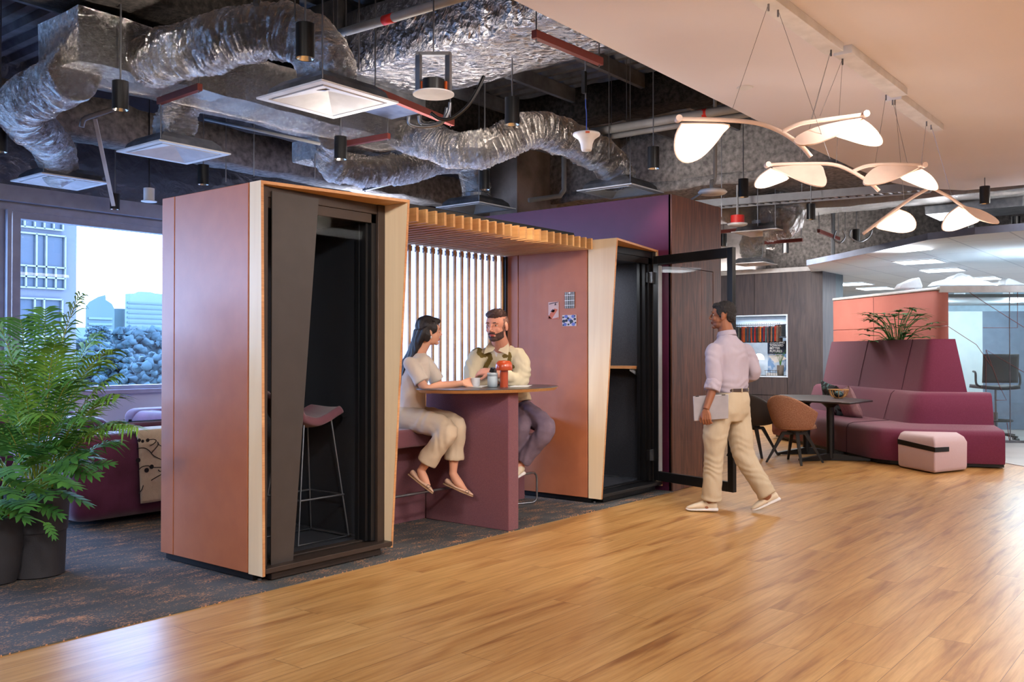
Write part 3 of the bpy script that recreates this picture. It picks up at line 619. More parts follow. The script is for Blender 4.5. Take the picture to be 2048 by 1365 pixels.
# pod 2 interior: ledge with light wood edge, ceiling light
MB().box((7.44, 4.47, 1.15), (7.61, 5.24, 1.175)).build('worktop', M_ply, p2)
MB().add([(7.45, 4.50, 1.15), (7.61, 4.50, 1.15), (7.61, 4.50, .95), (7.60, 4.50, .95), (7.585, 4.50, 1.08), (7.45, 4.50, 1.13)], [(0, 1, 2, 3, 4, 5)]).build('shelf_bracket', M_pipe, p2, solid=.005)
MB().box((6.8, 4.7, 2.138), (7.4, 5.1, 2.149)).build('ceiling_light', mat('pod_light', (255, 255, 255), .5, emit=(240, 246, 255), estr=4), p2)
lamp('pod_light', 'AREA', (7.1, 4.85, 2.12), 4, (.92, .96, 1), (7.1, 4.85, 0), shape='RECTANGLE', size=.5, size_y=.3)

# stools inside the pods
def stool(label, cx, cy, z0, seat_z, rz, grp=None):
    t = thing('bar_stool', label, 'stool', (cx, cy, z0), grp)
    M = Matrix.Translation((cx, cy, 0)) @ Matrix.Rotation(rz, 4, 'Z')
    def seat(u, v_):
        x = (u - .5) * .46; y = (v_ - .5) * .40
        k = 1 - .18 * (2 * v_ - 1) ** 2
        z = seat_z + .035 * max(0, (u - .72) / .28) - .04 * math.exp(-((u - .45) / .25) ** 2) + .16 * max(0, (.16 - u) / .16) ** 1.4 + .02 * (2 * v_ - 1) ** 2
        return M @ V((x * (1 - .25 * abs(2 * v_ - 1) ** 3), y * k, z))
    MB().grid(seat, 20, 12).build('seat', M_plum, t, smooth=True, solid=.055, sub=1)
    f = MB(); w = .19; r = .006
    for s in (-1, 1):
        pts = [(-.10, s * .12, seat_z - .02), (-.20, s * w, z0 + .012), (.21, s * w, z0 + .012), (.12, s * .12, seat_z - .02)]
        f = MB().tube([M @ V(p) for p in pts], r, 8); f.build('leg_frame', M_rod, t)
    for x_, z_ in ((-.165, z0 + .28), (.185, z0 + .28), (.21, z0 + .012)):
        MB().tube([M @ V((x_, -.17 if z_ > z0 + .1 else -w, z_)), M @ V((x_, .17 if z_ > z0 + .1 else w, z_))], r, 8).build('footrest_bar', M_rod, t)
    for s in (-1, 1): MB().tube([M @ V((-.165, s * .168, z0 + .28)), M @ V((.185, s * .168, z0 + .28))], r, 8).build('footrest_bar', M_rod, t)
    MB().box((0, 0, 0), (.2, .2, .008)) if False else None
    return t
stool('dusty red shell stool on a thin wire sled base inside the near pod', 3.84, 4.76, .098, .885, 0)
stool('stool mostly hidden inside the far pod behind its birch hood', 6.95, 4.95, .098, .80, 0.4)

# ------------------------------------------------------------------ slatted booth between the pods
bt = thing('slatted_booth', 'open booth of thin pine slats overhead and behind, between the two pods', 'booth', (5.39, 4.9, 0))
PT = .0921
def slat_x(k): return 4.444 + PT * k
for k in range(-2, 24):
    x = slat_x(k)
    MB().box((x - .011, 4.335, 2.183), (x + .011, 5.34, 2.276)).build('roof_slat', M_slat, bt, bevel=.001, bseg=1)
for k in range(-2, 24):
    x = slat_x(k)
    MB().box((x - .0095, 5.315, .72), (x + .0095, 5.335, 2.183)).build('wall_slat', M_slat, bt, bevel=.001, bseg=1)
MB().hexa([(4.19, 4.46, 2.277), (6.50, 4.46, 2.277), (6.50, 5.36, 2.277), (4.19, 5.36, 2.277), (4.19, 4.46, 2.322), (6.47, 4.46, 2.322), (6.47, 5.36, 2.322), (4.19, 5.36, 2.322)]).build('roof_board', M_black, bt)
MB().box((4.19, 5.295, .64), (6.6, 5.335, .72)).build('bottom_rail', M_slat, bt)
MB().box((6.575, 5.29, .006), (6.605, 5.34, 2.183)).build('end_post', M_black, bt)
for k in range(-2, 23):
    x = (slat_x(k) + slat_x(k + 1)) / 2
    MB().lathe([(.022, 2.14), (.022, 2.182)], 14, (x, 5.37, 0)).build('slat_clip', M_lav, bt, smooth=True)
for k in range(5, 13):
    x = (slat_x(k) + slat_x(k + 1)) / 2; mb = MB(); mb.tube([(x - .034, 5.31, 1.135), (x + .034, 5.31, 1.12)], .004, 6); mb.ell((x + .005, 5.31, 1.133), (.014, .010, .010), 8, 6); mb.build('slat_spacer', M_black, bt)

bn = thing('bench', 'long plum upholstered bench along the back of the slatted booth', 'bench', (5.4, 5.05, 0))
MB().box((4.20, 4.80, .60), (6.60, 5.27, .735)).build('cushion', M_plum, bn, bevel=.022, bseg=4)
MB().box((4.30, 5.015, .006), (5.36, 5.12, .60)).build('base_panel', M_plum, bn, bevel=.004)
MB().box((5.36, 5.0, .006), (6.485, 5.12, .60)).build('base_panel', M_plum, bn, bevel=.004)
MB().tube(smooth_path([(4.35, 5.015, .28), (4.35, 4.72, .28), (4.40, 4.70, .28), (5.219, 4.70, .28)], 4), .009, 10).build('foot_rail', M_steel, bn, smooth=True)
MB().tube([(5.345, 4.76, .275), (6.27, 4.76, .275), (6.31, 4.76, .27), (6.335, 4.76, .25), (6.345, 4.76, .22), (6.345, 4.76, .06), (6.335, 4.765, .03), (6.31, 4.78, .015), (5.9, 4.95, .015), (5.345, 4.99, .015)], .009, 10).build('foot_rail', M_steel, bn, smooth=True)

TZ = 1.04
tb = thing('high_table', 'oval dark topped high table on a plum upholstered slab base', 'table', (5.28, 4.6, 0))
MB().box((5.222, 4.175, .006), (5.342, 5.0, TZ - .029)).build('slab_base', M_plum, tb, bevel=.006)
cx, cy_, rx, ry = 5.40, 4.50, .67, .43
def oval(k, z, s=1.0, n=64): return [V((cx + rx * s * math.cos(2 * pi * i / n), cy_ + ry * s * math.sin(2 * pi * i / n), z)) for i in range(n)]
MB().loft([oval(0, TZ - .028, .95), oval(0, TZ - .005, 1.0)]).build('table_edge', M_slat, tb, smooth=True, ang=.5, bevel=.001)
MB().loft([oval(0, TZ - .005, 1.0), oval(0, TZ, .996)]).build('table_top', mat('dark_table_top', (54, 52, 56), .28, rgb2=(44, 42, 46), cscale=30), tb)

# magnets / cards on the terracotta wall of the far pod
def card(name, label, cat, uv, m, deco):
    (u0, v0, u1, v1) = uv; X = 6.618
    a = P_x(u0, v1, X); b = P_x(u1, v0, X); y0, y1 = sorted((a.y, b.y)); z0, z1 = sorted((a.z, b.z))
    o = MB().box((X - .003, y0, z0), (X, y1, z1)).build(name, m); tag(o, label, cat, 'cards on the terracotta wall')
    deco(o, X - .004, y0, y1, z0, z1)
def deco1(o, X, y0, y1, z0, z1):
    w_ = y1 - y0; h = z1 - z0
    def q(name, pts, m):
        mb = MB().slab([(X, y1 - w_ * a, z0 + h * b) for a, b in pts], (-.0006, 0, 0)); k = mb.build(name, m); k.parent = o
    q('pictured_floor', [(0, 0), (1, 0), (1, .1), (.35, .02), (0, .25)], mat('card_coral', (212, 112, 78), .6))
    q('pictured_desk', [(0, .06), (.35, .02), (.92, .55), (.62, .62), (.2, .35)], mat('card_coral', (212, 112, 78), .6))
    q('pictured_laptop', [(.22, .45), (.5, .38), (.68, .5), (.42, .58)], mat('card_brown', (60, 36, 38), .6))
    q('pictured_lamp', [(.05, .9), (.45, .96), (.95, .99), (.95, .96), (.5, .92), (.1, .86)], mat('card_brown', (60, 36, 38), .6))
    q('pictured_lamp', [(.60, .8), (.78, .82), (.72, .94), (.68, .94)], mat('card_brown', (60, 36, 38), .6))
def deco2(o, X, y0, y1, z0, z1):
    mb = MB(); w_ = y1 - y0; h = z1 - z0
    for a in (.06, .2, .32, .5, .66, .8, .93): mb.box((X - .0006, y1 - w_ * (a + .03), z0), (X, y1 - w_ * a, z1))
    for b in (.18, .47, .78): mb.box((X - .0008, y0, z0 + h * b), (X, y1, z0 + h * (b + .02)))
    mb.box((X - .0012, y1 - w_ * .58, z0 + h * .91), (X, y1 - w_ * .42, z0 + h * .97)); k = mb.build('line_pattern', M_txt); k.parent = o
def deco3(o, X, y0, y1, z0, z1):
    w_ = y1 - y0; h = z1 - z0; bl = MB(); bk = MB(); rr = random.Random(5)
    def disc(mb, a, b, r, e): c = V((X, y1 - w_ * a, z0 + h * b)); mb.slab([c + V((0, math.cos(t * pi / 6) * r * w_, math.sin(t * pi / 6) * r * w_ * e)) for t in range(12)], (-.0006, 0, 0))
    for a, b in ((.28, .86), (.78, .86), (.55, .55), (.2, .16), (.8, .16)): disc(bl, a, b, .13, .75)
    for a, b, r in ((.08, .8, .07), (.42, .7, .09), (.12, .45, .12), (.3, .5, .1), (.66, .42, .13), (.9, .62, .09), (.95, .3, .06), (.45, .15, .07), (.6, .25, .05), (.08, .1, .06), (.9, .9, .05)):
        disc(bk, a, b, r, .8)
    k = bl.build('blue_shapes', mat('card_blue', (112, 128, 206), .6)); k.parent = o
    for v_ in bk.v: v_.x -= .0008
    k = bk.build('black_shapes', M_black); k.parent = o
card('photo_card', 'small card with a coral desk photo, left of the three wall cards', 'card', (1097, 604, 1117.6, 639), mat('card_pale', (222, 190, 184), .6), deco1)
card('photo_card', 'black card with white line grid, uppermost of the three wall cards', 'card', (1129.8, 584, 1149.5, 617.5), mat('card_dark', (34, 40, 36), .6), deco2)
card('photo_card', 'wider card with blue and black shapes, lowest of the wall cards', 'card', (1125, 630, 1153, 653), mat('card_white', (230, 222, 226), .6), deco3)
# things on the table
def on_table(u, v_): p = P_d(u, v_, 6.92); p.z = TZ; return p
c = on_table(985, 771); px_m = FPX / (c - V((0, 0, 1.3))).length
cup = thing('tumbler', 'pale blue-grey lidded tumbler on the oval table', 'cup', (c.x, c.y, TZ))
MB().lathe([(.030, 0), (.036, .004), (.038, .02), (.038, .085)], 28, c).build('body', mat('cup_blue', (168, 182, 192), .5), cup, smooth=True)
MB().lathe([(.039, .085), (.0395, .108), (.036, .110)], 28, c).build('lid', mat('cup_lid', (184, 196, 204), .45), cup, smooth=True)
c = on_table(1008, 770)
M_orl = mat('orange_lacquer', (188, 76, 40), .22, spec=.7)
tl = thing('table_lamp', 'glossy orange mushroom table lamp on the oval table', 'lamp', (c.x, c.y, TZ))
MB().lathe([(.031, 0), (.031, .13)], 28, c).build('stem', M_orl, tl, smooth=True, ang=.6)
MB().lathe([(.034, .128), (.062, .128), (.064, .135), (.064, .16), (.058, .185), (.042, .2), (.0, .203)], 32, c).build('lamp_shade', M_orl, tl, smooth=True, ang=.8)
tag(MB().slab([P_z(925, 774, TZ + .001), P_z(962, 776, TZ + .001), P_z(978, 771.5, TZ + .001), P_z(945, 770.5, TZ + .001)], (0, 0, .002)).build('paper', M_wmetal), 'white sheet of paper lying on the oval table by the tumbler', 'paper')
tag(MB().slab([P_z(1016, 775, TZ + .001), P_z(1056, 774.5, TZ + .001), P_z(1064, 771, TZ + .001), P_z(1030, 771, TZ + .001)], (0, 0, .002)).build('paper', M_wmetal), 'white sheet of paper on the oval table right of the orange lamp', 'paper')
# ================================================================== CEILING SERVICES
DECK = 4.34
def rod(mb, x, y, z0, z1=DECK, r=.005): mb.tube([(x, y, z0), (x, y, z1)], r, 6); return mb

def flex(name, label, pts, r, seed=1, group='flexible foil ducts'):
    P = smooth_path(pts, 14); D = [0]
    for a, b in zip(P[:-1], P[1:]): D.append(D[-1] + (b - a).length)
    n = int(D[-1] / .016); out = []; j = 0
    for i in range(n + 1):
        s = D[-1] * i / n
        while j < len(D) - 2 and D[j + 1] < s: j += 1
        t = (s - D[j]) / max(1e-6, D[j + 1] - D[j]); out.append(P[j].lerp(P[j + 1], min(1, max(0, t))))
    rr = random.Random(seed); R = []
    for i in range(len(out)):
        R.append(r * (1 + (.03 if i % 2 else -.03) + rr.uniform(-.035, .035) + .05 * noise.noise(V((i * .06, seed, 0)))))
    mb = MB().tube(out, R, 32)
    for k, p in enumerate(mb.v):
        q_ = out[min(k // 32, len(out) - 1)]; q = noise.noise(p * 22 + V((seed, 0, 0))); mb.v[k] = p + (p - q_) * (.06 * q) + V((noise.noise(p * 7), noise.noise(p * 7 + V((9, 0, 0))), noise.noise(p * 7 + V((0, 9, 0))))) * .03
    o = mb.build(name, M_foil, smooth=True); return tag(o, label, 'duct', group)
flex('flexible_duct', 'large foil duct arching over into the nearest ceiling diffuser', [P_d(300, 125, 6.7), P_d(350, 108, 6.5), P_d(420, 90, 6.3), P_d(500, 68, 6.15), P_d(570, 66, 6.1), P_d(625, 88, 6.05), P_d(650, 130, 6.0), V((3.97, 4.69, 3.06))], .185, 1)
flex('flexible_duct', 'foil duct looping at the left edge down to the window side diffuser', [P_d(150, 150, 6.5), P_d(100, 178, 6.8), P_d(55, 200, 7.1), P_d(42, 225, 7.5), P_d(70, 258, 8.0), P_d(105, 292, 8.5), V((4.26, 8.97, 3.06))], .175, 2)
flex('flexible_duct', 'short upright foil duct above the second diffuser from the left', [V((4.2, 6.78, 3.5)), V((4.22, 6.86, 3.3)), V((4.22, 6.92, 3.06))], .165, 3)
flex('flexible_duct', 'wavy foil duct running right to the diffuser above the purple wall', [P_d(800, 268, 8.9), P_d(850, 280, 8.7), P_d(905, 298, 8.55), P_d(960, 298, 8.5), P_d(1012, 280, 8.55), P_d(1062, 262, 8.6), P_d(1115, 270, 8.8), P_d(1165, 292, 9.05), P_d(1215, 322, 9.3), V((8.1, 5.0, 3.06))], .17, 4)
flex('flexible_duct', 'foil duct hanging down to the diffuser behind the slatted booth', [P_d(925, 300, 10.0), P_d(940, 325, 10.3), V((8.0, 6.87, 3.2)), V((8.0, 6.87, 3.06))], .16, 5)
flex('flexible_duct', 'foil duct sagging behind the lower black downlight over the near pod', [P_d(668, 270, 8.6), P_d(655, 300, 8.9), P_d(672, 332, 9.0), P_d(740, 343, 9.2), P_d(810, 338, 9.4), P_d(870, 322, 9.7), P_d(930, 312, 10.0)], .155, 6)
flex('flexible_duct', 'large foil duct elbow above the far diffuser, right of the walnut wall', [V((12.6, 5.9, 3.45)), P_d(1520, 425, 13.0), P_d(1560, 420, 12.7), P_d(1570, 440, 12.6), V((12.1, 5.17, 3.08))], .24, 7)
flex('flexible_duct', 'foil duct curling down to the diffuser above the grey veneer wall', [P_d(1545, 478, 17.0), P_d(1510, 482, 17.0), P_d(1502, 500, 17.2), V((16.3, 7.1, 3.06))], .20, 8)
flex('flexible_duct', 'foil duct disappearing over the soffit edge at the top of the picture', [V((5.2, 4.7, 3.95)), V((5.2, 4.2, 3.98)), V((5.0, 3.6, 4.0)), V((4.7, 2.8, 4.0))], .2, 9)

def boxduct(name, label, a, b, m, seed, bevel=.05):
    o = rough_box(a, b, .16, .012, seed).build(name, m, smooth=True, bevel=0)
    return tag(o, label, 'duct', 'foil wrapped box ducts')
boxduct('box_duct', 'long foil wrapped box duct running over the near pod', (3.06, 6.2, 3.3), (6.4, 6.78, 3.67), M_foil, 11)
boxduct('box_duct', 'wide foil wrapped duct slanting up behind the white soffit', (4.85, 2.6, 3.5), (5.7, 5.55, 3.98), M_foil2, 12)
boxduct('box_duct', 'small foil duct hung low between near pod and slatted booth', (5.9, 6.9, 3.22), (6.7, 7.5, 3.42), M_foil, 13)
boxduct('box_duct', 'foil wrapped duct run above the far tile ceiling', (12.5, 1.4, 3.28), (13.05, 5.9, 3.72), M_foil, 14)
boxduct('box_duct', 'foil wrapped duct at the right over the walnut fronted room', (12.5, 6.0, 3.28), (13.1, 8.4, 3.7), M_foil2, 15)
t = MB(); t.box((4.8, 5.56, 3.4), (5.8, 5.98, 4.1)); tag(t.build('fan_coil_unit', M_steel, bevel=.004), 'galvanised fan coil box at the end of the wide duct', 'air unit')
t = MB(); t.box((13.4, 2.2, 3.2), (14.2, 3.4, 3.7)); tag(t.build('fan_coil_unit', M_steel, bevel=.004), 'galvanised fan coil box above the far tile ceiling', 'air unit')
# straps and channels
tag(MB().tube([P_d(515, -12, 5.95), P_d(512, 10, 5.93)], .02, 6).build('duct_strap', M_steel), 'steel strap holding the arching foil duct', 'strap')
def channel(name_label, a, b, m=M_redp, h=.05):
    t = thing('hanger_channel', name_label, 'ceiling bracket', tuple((V(a) + V(b)) / 2), 'hanger channels under the ducts')
    MB().bar(a, b, .04, h).build('channel', m, t)
    for p in (V(a).lerp(V(b), .03), V(a).lerp(V(b), .97)): rod(MB(), p.x, p.y, p.z - .04).build('hanger_rod', M_rod, t)
channel('red oxide channel under the long duct at the left', P_z(318, 203, 3.27), P_z(400, 174, 3.27))
channel('maroon channel under the long duct above the near pod', P_z(690, 288, 3.27), P_z(778, 272, 3.27))
channel('brown red channel under the wide duct by the soffit edge', P_z(1068, 68, 3.27), P_z(1202, 124, 3.27))
channel('dark channel between nearest diffuser and round white speaker', P_z(745, 180, 3.16), P_z(905, 246, 3.16))
channel('galvanised channel just above the near pod roof', P_z(728, 378, 3.18), P_z(795, 362, 3.18), M_steel)
channel('orange red channel left of the far diffuser', P_z(1440, 464, 3.2), P_z(1478, 460, 3.2))
channel('orange red channel above the concrete column at right', P_z(1530, 486, 3.0), P_z(1605, 480, 3.0))
channel('dark red channel with hoses above the tile ceiling', P_z(1637, 462, 3.15), P_z(1678, 478, 3.15))

# supply diffusers
def diffuser(label, cx, cy, z=2.95, s=.325):
    t = thing('ceiling_diffuser', label, 'air diffuser', (cx, cy, z), 'square white ceiling diffusers')
    def sq(k, zz): return [(cx - k, cy - k, zz), (cx + k, cy - k, zz), (cx + k, cy + k, zz), (cx - k, cy + k, zz)]
    mb = MB(); mb.loft([sq(s - .055, z + .012), sq(s - .05, z + .002), sq(s, z + .002), sq(s, z + .014), sq(s - .055, z + .02)], caps=False); mb.build('outer_frame', M_wmetal, t)
    k = s - .07; MB().add(sq(k, z) + [(cx, cy, z + .07)] + sq(k, z + .012), [(0, 1, 4), (1, 2, 4), (2, 3, 4), (3, 0, 4), (0, 5, 6, 1), (1, 6, 7, 2), (2, 7, 8, 3), (3, 8, 5, 0)]).build('face_plate', M_wmetal, t)
    mb = MB(); mb.loft([sq(s - .04, z + .016), sq(s - .06, z + .07), sq(s - .11, z + .115), sq(.17, z + .12)], caps=False); mb.build('plenum_box', M_steel, t)
    MB().lathe([(.155, z + .11), (.155, z + .17)], 24, (cx, cy, 0), caps=False).build('collar', M_steel, t)
    for sx, sy in ((1, 1), (-1, -1)): rod(MB(), cx + sx * (s - .03), cy + sy * (s - .03), z + .03).build('hanger_rod', M_rod, t)
for lb, cx, cy in (('nearest square diffuser, high above the near pod', 3.97, 4.69), ('square diffuser between the nearest one and the window', 4.22, 6.92), ('square diffuser just above the window header at left', 4.26, 8.97),
                   ('square diffuser hanging over the purple wall', 8.1, 5.0), ('square diffuser low behind the slatted booth roof', 8.0, 6.87), ('square diffuser right of the walnut wall under a large foil elbow', 12.1, 5.17), ('farthest square diffuser, just above the grey veneer wall', 16.3, 7.15)):
    diffuser(lb, cx, cy)

# black cylinder downlights
M_bl = mat('black_downlight', (20, 20, 22), .35)
M_refl = mat('downlight_reflector', (200, 196, 190), .15, .9)
M_bulb = mat('downlight_led', (255, 250, 240), .5, emit=(255, 226, 190), estr=3)
def downlight(label, x, y, e=0, z=3.0, r=.055, h=.20, aim=None, top=DECK):
    t = thing('downlight', label, 'downlight', (x, y, z), 'black cylinder downlights')
    MB().lathe([(r, z), (r, z + h), (.01, z + h + .002)], 24, (x, y, 0), caps=False).build('body', M_bl, t, smooth=True, ang=.6)
    MB().lathe([(r - .003, z + .002), (r * .6, z + .05)], 24, (x, y, 0), caps=False).build('reflector', M_refl, t, smooth=True)
    MB().lathe([(r * .6, z + .05), (r * .6, z + .052)], 16, (x, y, 0)).build('led', M_bulb, t)
    rod(MB(), x, y, z + h, top, .006).build('stem', M_rod, t)
    if e: lamp('downlight_lamp', 'SPOT', (x, y, z + .01), e, WARM, aim or (x, y, 0), spot_size=1.5, spot_blend=.7, shadow_soft_size=.05)
for lb, x, y, e in (('nearest black downlight, above the near pod', 3.41, 4.23, 0), ('black downlight over the long foil duct at left', 3.33, 6.14, 30), ('black downlight above the near pod roof, in front of foil folds', 5.39, 6.2, 30), ('black downlight just left above the near pod', 5.34, 8.22, 25),
                   ('black downlight low against the foil duct behind the slatted booth', 7.33, 6.18, 25), ('black downlight high above the slatted booth', 5.36, 4.25, 60), ('black downlight above the purple wall', 7.46, 4.25, 12), ('black downlight behind the top leaf pendant stem', 9.44, 4.26, 60),
                   ('black downlight between two leaf pendants, right of the large foil elbow', 11.56, 4.3, 60), ('black downlight beside the lowest leaf pendant', 14.37, 4.64, 25), ('small black downlight in front of the far concrete column', 15.2, 6.1, 0), ('small dark downlight behind the open glass door top', 13.6, 6.48, 0),
                   ('black downlight under the soffit edge at right', 11.57, 2.29, 60), ('black downlight at the right edge over the tile ceiling', 14.4, 2.46, 0), ('black downlight cut by the left edge of the picture', 3.40, 8.23, 0)):
    downlight(lb, x, y, e, top=3.3 if (y < 2.4 and x < 12.3) else DECK)
downlight('small black downlight hanging in front of the window header', 5.15, 9.6, 15, 2.86, .05, .17)
# white cylinder sensor
t = thing('ceiling_sensor', 'white cylinder sensor hanging left of the near pod', 'sensor', P_d(298, 392, 9.2)); p = P_d(298, 404, 9.2)
MB().lathe([(.075, 0), (.075, .008), (.052, .014), (.052, .135)], 24, p).build('body', M_wmetal, t, smooth=True, ang=.6); rod(MB(), p.x, p.y, p.z + .13).build('cable', M_bl, t)

# round speaker in an aluminium bracket
p = P_d(867, 190, 5.25); t = thing('ceiling_speaker', 'round white speaker disc in an aluminium bracket near the middle', 'speaker', p)
MB().lathe([(.118, 0), (.118, .007), (.10, .012)], 36, p).build('disc', M_wmetal, t, smooth=True, ang=.5)
MB().lathe([(.065, .015), (.065, .085), (.05, .09)], 24, p).build('housing', M_bl, t, smooth=True, ang=.5)
mb = MB(); rx = _R
for s in (-1, 1): mb.bar(p + rx * .085 * s + V((0, 0, .012)), p + rx * .085 * s + V((0, 0, .235)), .035, .02)
mb.bar(p - rx * .10 + V((0, 0, .235)), p + rx * .10 + V((0, 0, .235)), .03, .02); mb.build('bracket', M_steel, t)
for s in (-1, 1): MB().cbox(p + rx * .066 * s + V((0, 0, .05)), (.02, .03, .05)).build('spring_clip', mat('orange_clip', (214, 96, 40), .5), t)
rod(MB(), p.x, p.y, p.z + .24).build('stem', M_rod, t)
# metal hoses of the fan coil
def hose(lb, pts, m=M_steel, r=.012, cat='hose'):
    tag(MB().tube(smooth_path(pts, 8), r, 8).build('braided_hose', m, smooth=True), lb, cat, 'hoses of the air units')
hose('steel hose loop left under the round speaker', [P_d(818, 232, 5.9), P_d(820, 248, 5.9), P_d(845, 254, 5.9), P_d(880, 248, 5.9), P_d(897, 225, 5.9), P_d(900, 205, 5.9)])
hose('inner steel hose loop under the round speaker', [P_d(838, 232, 6.0), P_d(842, 246, 6.0), P_d(862, 250, 6.0), P_d(886, 240, 6.0), P_d(894, 215, 6.0)])
hose('dark braided hose curving right of the round speaker', [P_d(862, 226, 5.8), P_d(880, 238, 5.8), P_d(905, 236, 5.8), P_d(935, 212, 5.8), P_d(955, 180, 5.8), P_d(968, 152, 5.8)], M_bl)
hose('round hose loop beside the dark red channel at right', [P_d(1672, 462, 13.4), P_d(1668, 478, 13.4), P_d(1680, 486, 13.4), P_d(1690, 474, 13.4), P_d(1684, 460, 13.4)])
hose('hose loop next to the lowest leaf pendant tip', [P_d(1702, 460, 13.2), P_d(1700, 474, 13.2), P_d(1718, 484, 13.2), P_d(1738, 474, 13.2), P_d(1744, 460, 13.2)])

# white bell-shaped antenna
p = P_d(1173, 302, 6.8); t = thing('ceiling_antenna', 'white bell shaped antenna hanging on a blue cable', 'antenna', p)
MB().lathe([(.035, 0), (.04, .012), (.045, .05), (.06, .085), (.098, .112), (.102, .122), (.098, .130), (.03, .136), (.012, .15)], 32, p).build('body', M_wmetal, t, smooth=True, ang=1.2)
MB().cbox(p + V((0, 0, .117)) - fw * .102, (.03, .004, .014), YAW - pi / 2).build('orange_mark', mat('orange_mark', (220, 90, 40), .5), t)
MB().tube(smooth_path([p + V((0, 0, .14)), p + V((0, 0, .28)), p + V((-.012, 0, .38)), p + V((-.01, 0, .8))], 4), .004, 6).build('blue_cable', mat('blue_cable', (60, 90, 190), .5), t)
rod(MB(), p.x - .012, p.y, p.z + .38, DECK, .006).build('stem', M_rod, t); MB().cbox(p + V((-.03, 0, .50)), (.03, .03, .16)).build('connector', M_bl, t)
# access point
p = P_d(1425, 386, 9.5); t = thing('access_point', 'flat oval white access point right of the purple wall top', 'access point', p)
MB().lathe([(.05, -.02), (.13, -.014), (.15, .005), (.13, .03), (.05, .035)], 32, p).build('body', M_wmetal, t, smooth=True)
MB().tube(smooth_path([p + V((-.02, 0, .03)), p + V((-.02, 0, .12)), p + V((.02, -.02, .2)), p + V((.02, -.02, 1.2))], 5), .02, 8).build('conduit', M_pipe, t, smooth=True)
MB().tube([p + V((-.1, .05, .0)), P_d(1372, 406, 9.7)], .01, 6).build('cable_conduit', M_pipe, t)
# red smoke detector
p = P_d(1475, 452, 12.0); t = thing('smoke_detector', 'red capped detector with white disc right of the walnut wall', 'detector', p)
MB().lathe([(.10, 0), (.125, .012), (.13, .03)], 28, p).build('disc', M_wmetal, t, smooth=True); MB().lathe([(.088, .03), (.088, .135)], 28, p).build('cap', M_red, t, smooth=True, ang=.6)
MB().tube([p + V((0, 0, .13)), p + V((0, 0, .9))], .016, 6).build('conduit', M_pipe, t)
p = P_z(1490, 175, 3.3); tag(MB().lathe([(.055, -.004), (.062, 0)], 28, (p.x, p.y, 3.298)).build('soffit_speaker', M_wmetal), 'flush round white cover in the soffit', 'ceiling cover')

# pipes and conduits
def pipe(lb, pts, r, m=M_pipe, bands=()):
    t = thing('pipe', lb, 'pipe', tuple(V(pts[0])), 'pipes under the deck')
    MB().tube(pts, r, 14).build('pipe_run', m, t, smooth=True)
    for p, d_ in bands: MB().tube([V(p) - V(d_) * .05, V(p) + V(d_) * .05], r + .002, 14).build('marker_band', M_red, t, smooth=True)
pipe('grey pipe with a red band above the wide foil duct', [(4.23, 1.2, 3.98), (4.23, 8.2, 3.98)][:0] or [P_d(640, 78, 6.4), P_d(778, 38, 5.9), P_d(960, -18, 5.3)], .03, bands=((P_d(778, 38, 5.9), (P_d(960, -18, 5.3) - P_d(640, 78, 6.4)).normalized()),))
b0, b1 = P_z(1140, 272, 3.5), P_z(1500, 212, 3.5)
pipe('grey pipe with a red band behind the top leaf pendant', [b0, b1], .042, bands=((P_z(1405, 228, 3.5), (0, 1, 0)),))
b0, b1 = P_z(1150, 285, 3.45), P_z(1500, 228, 3.45)
pipe('blue-grey pipe running just under the red banded one', [b0, b1], .028)
pipe('bent grey conduit beside the long duct at left', [P_d(232, 216, 7.6), P_d(172, 236, 7.7), P_d(166, 240, 7.7), P_d(163, 254, 7.7)], .022)
pipe('thin sprinkler pipe crossing behind the second diffuser', [P_d(410, 238, 8.2), P_d(520, 262, 8.0), P_d(640, 288, 7.9)], .014)
pipe('grey drop pipe over the tile ceiling at right', [P_d(1942, 250, 13.2), P_d(1942, 456, 13.2)], .04)
pipe('grey down pipe left of the tile ceiling edge', [P_d(1666, 360, 16.5), P_d(1666, 520, 16.5)], .035)
pipe('grey pipe with elbow along the concrete column', [P_d(1058, 401, 11.0), P_d(1120, 392, 11.2), P_d(1128, 380, 11.2), P_d(1128, 300, 11.2)], .03)
for k in range(3):
    pipe(['upper', 'middle', 'lower'][k] + ' thin pipe of three stacked above the tile ceiling', [P_z(1560, 402 + k * 12, 3.75 - k * .12), P_z(2100, 350 + k * 16, 3.75 - k * .12)], .03)
# cable tray
a, b = P_z(1385, 409, 3.35), P_z(1850, 372, 3.35); t = thing('cable_tray', 'grey steel cable tray running behind the leaf pendants', 'cable tray', tuple(a))
MB().bar(a, b, .02, .10).build('side_rail', M_pipe, t); MB().bar(a + V((.25, 0, 0)), b + V((.25, 0, 0)), .02, .10).build('side_rail', M_pipe, t)
mb = MB()
for i in range(28): c = a.lerp(b, i / 27); mb.bar(c + V((0, 0, -.03)), c + V((.25, 0, -.03)), .03, .012)
mb.build('rungs', M_steel, t)
for k in (.15, .5, .85): c = a.lerp(b, k); rod(MB(), c.x, c.y, c.z).build('hanger_rod', M_rod, t)
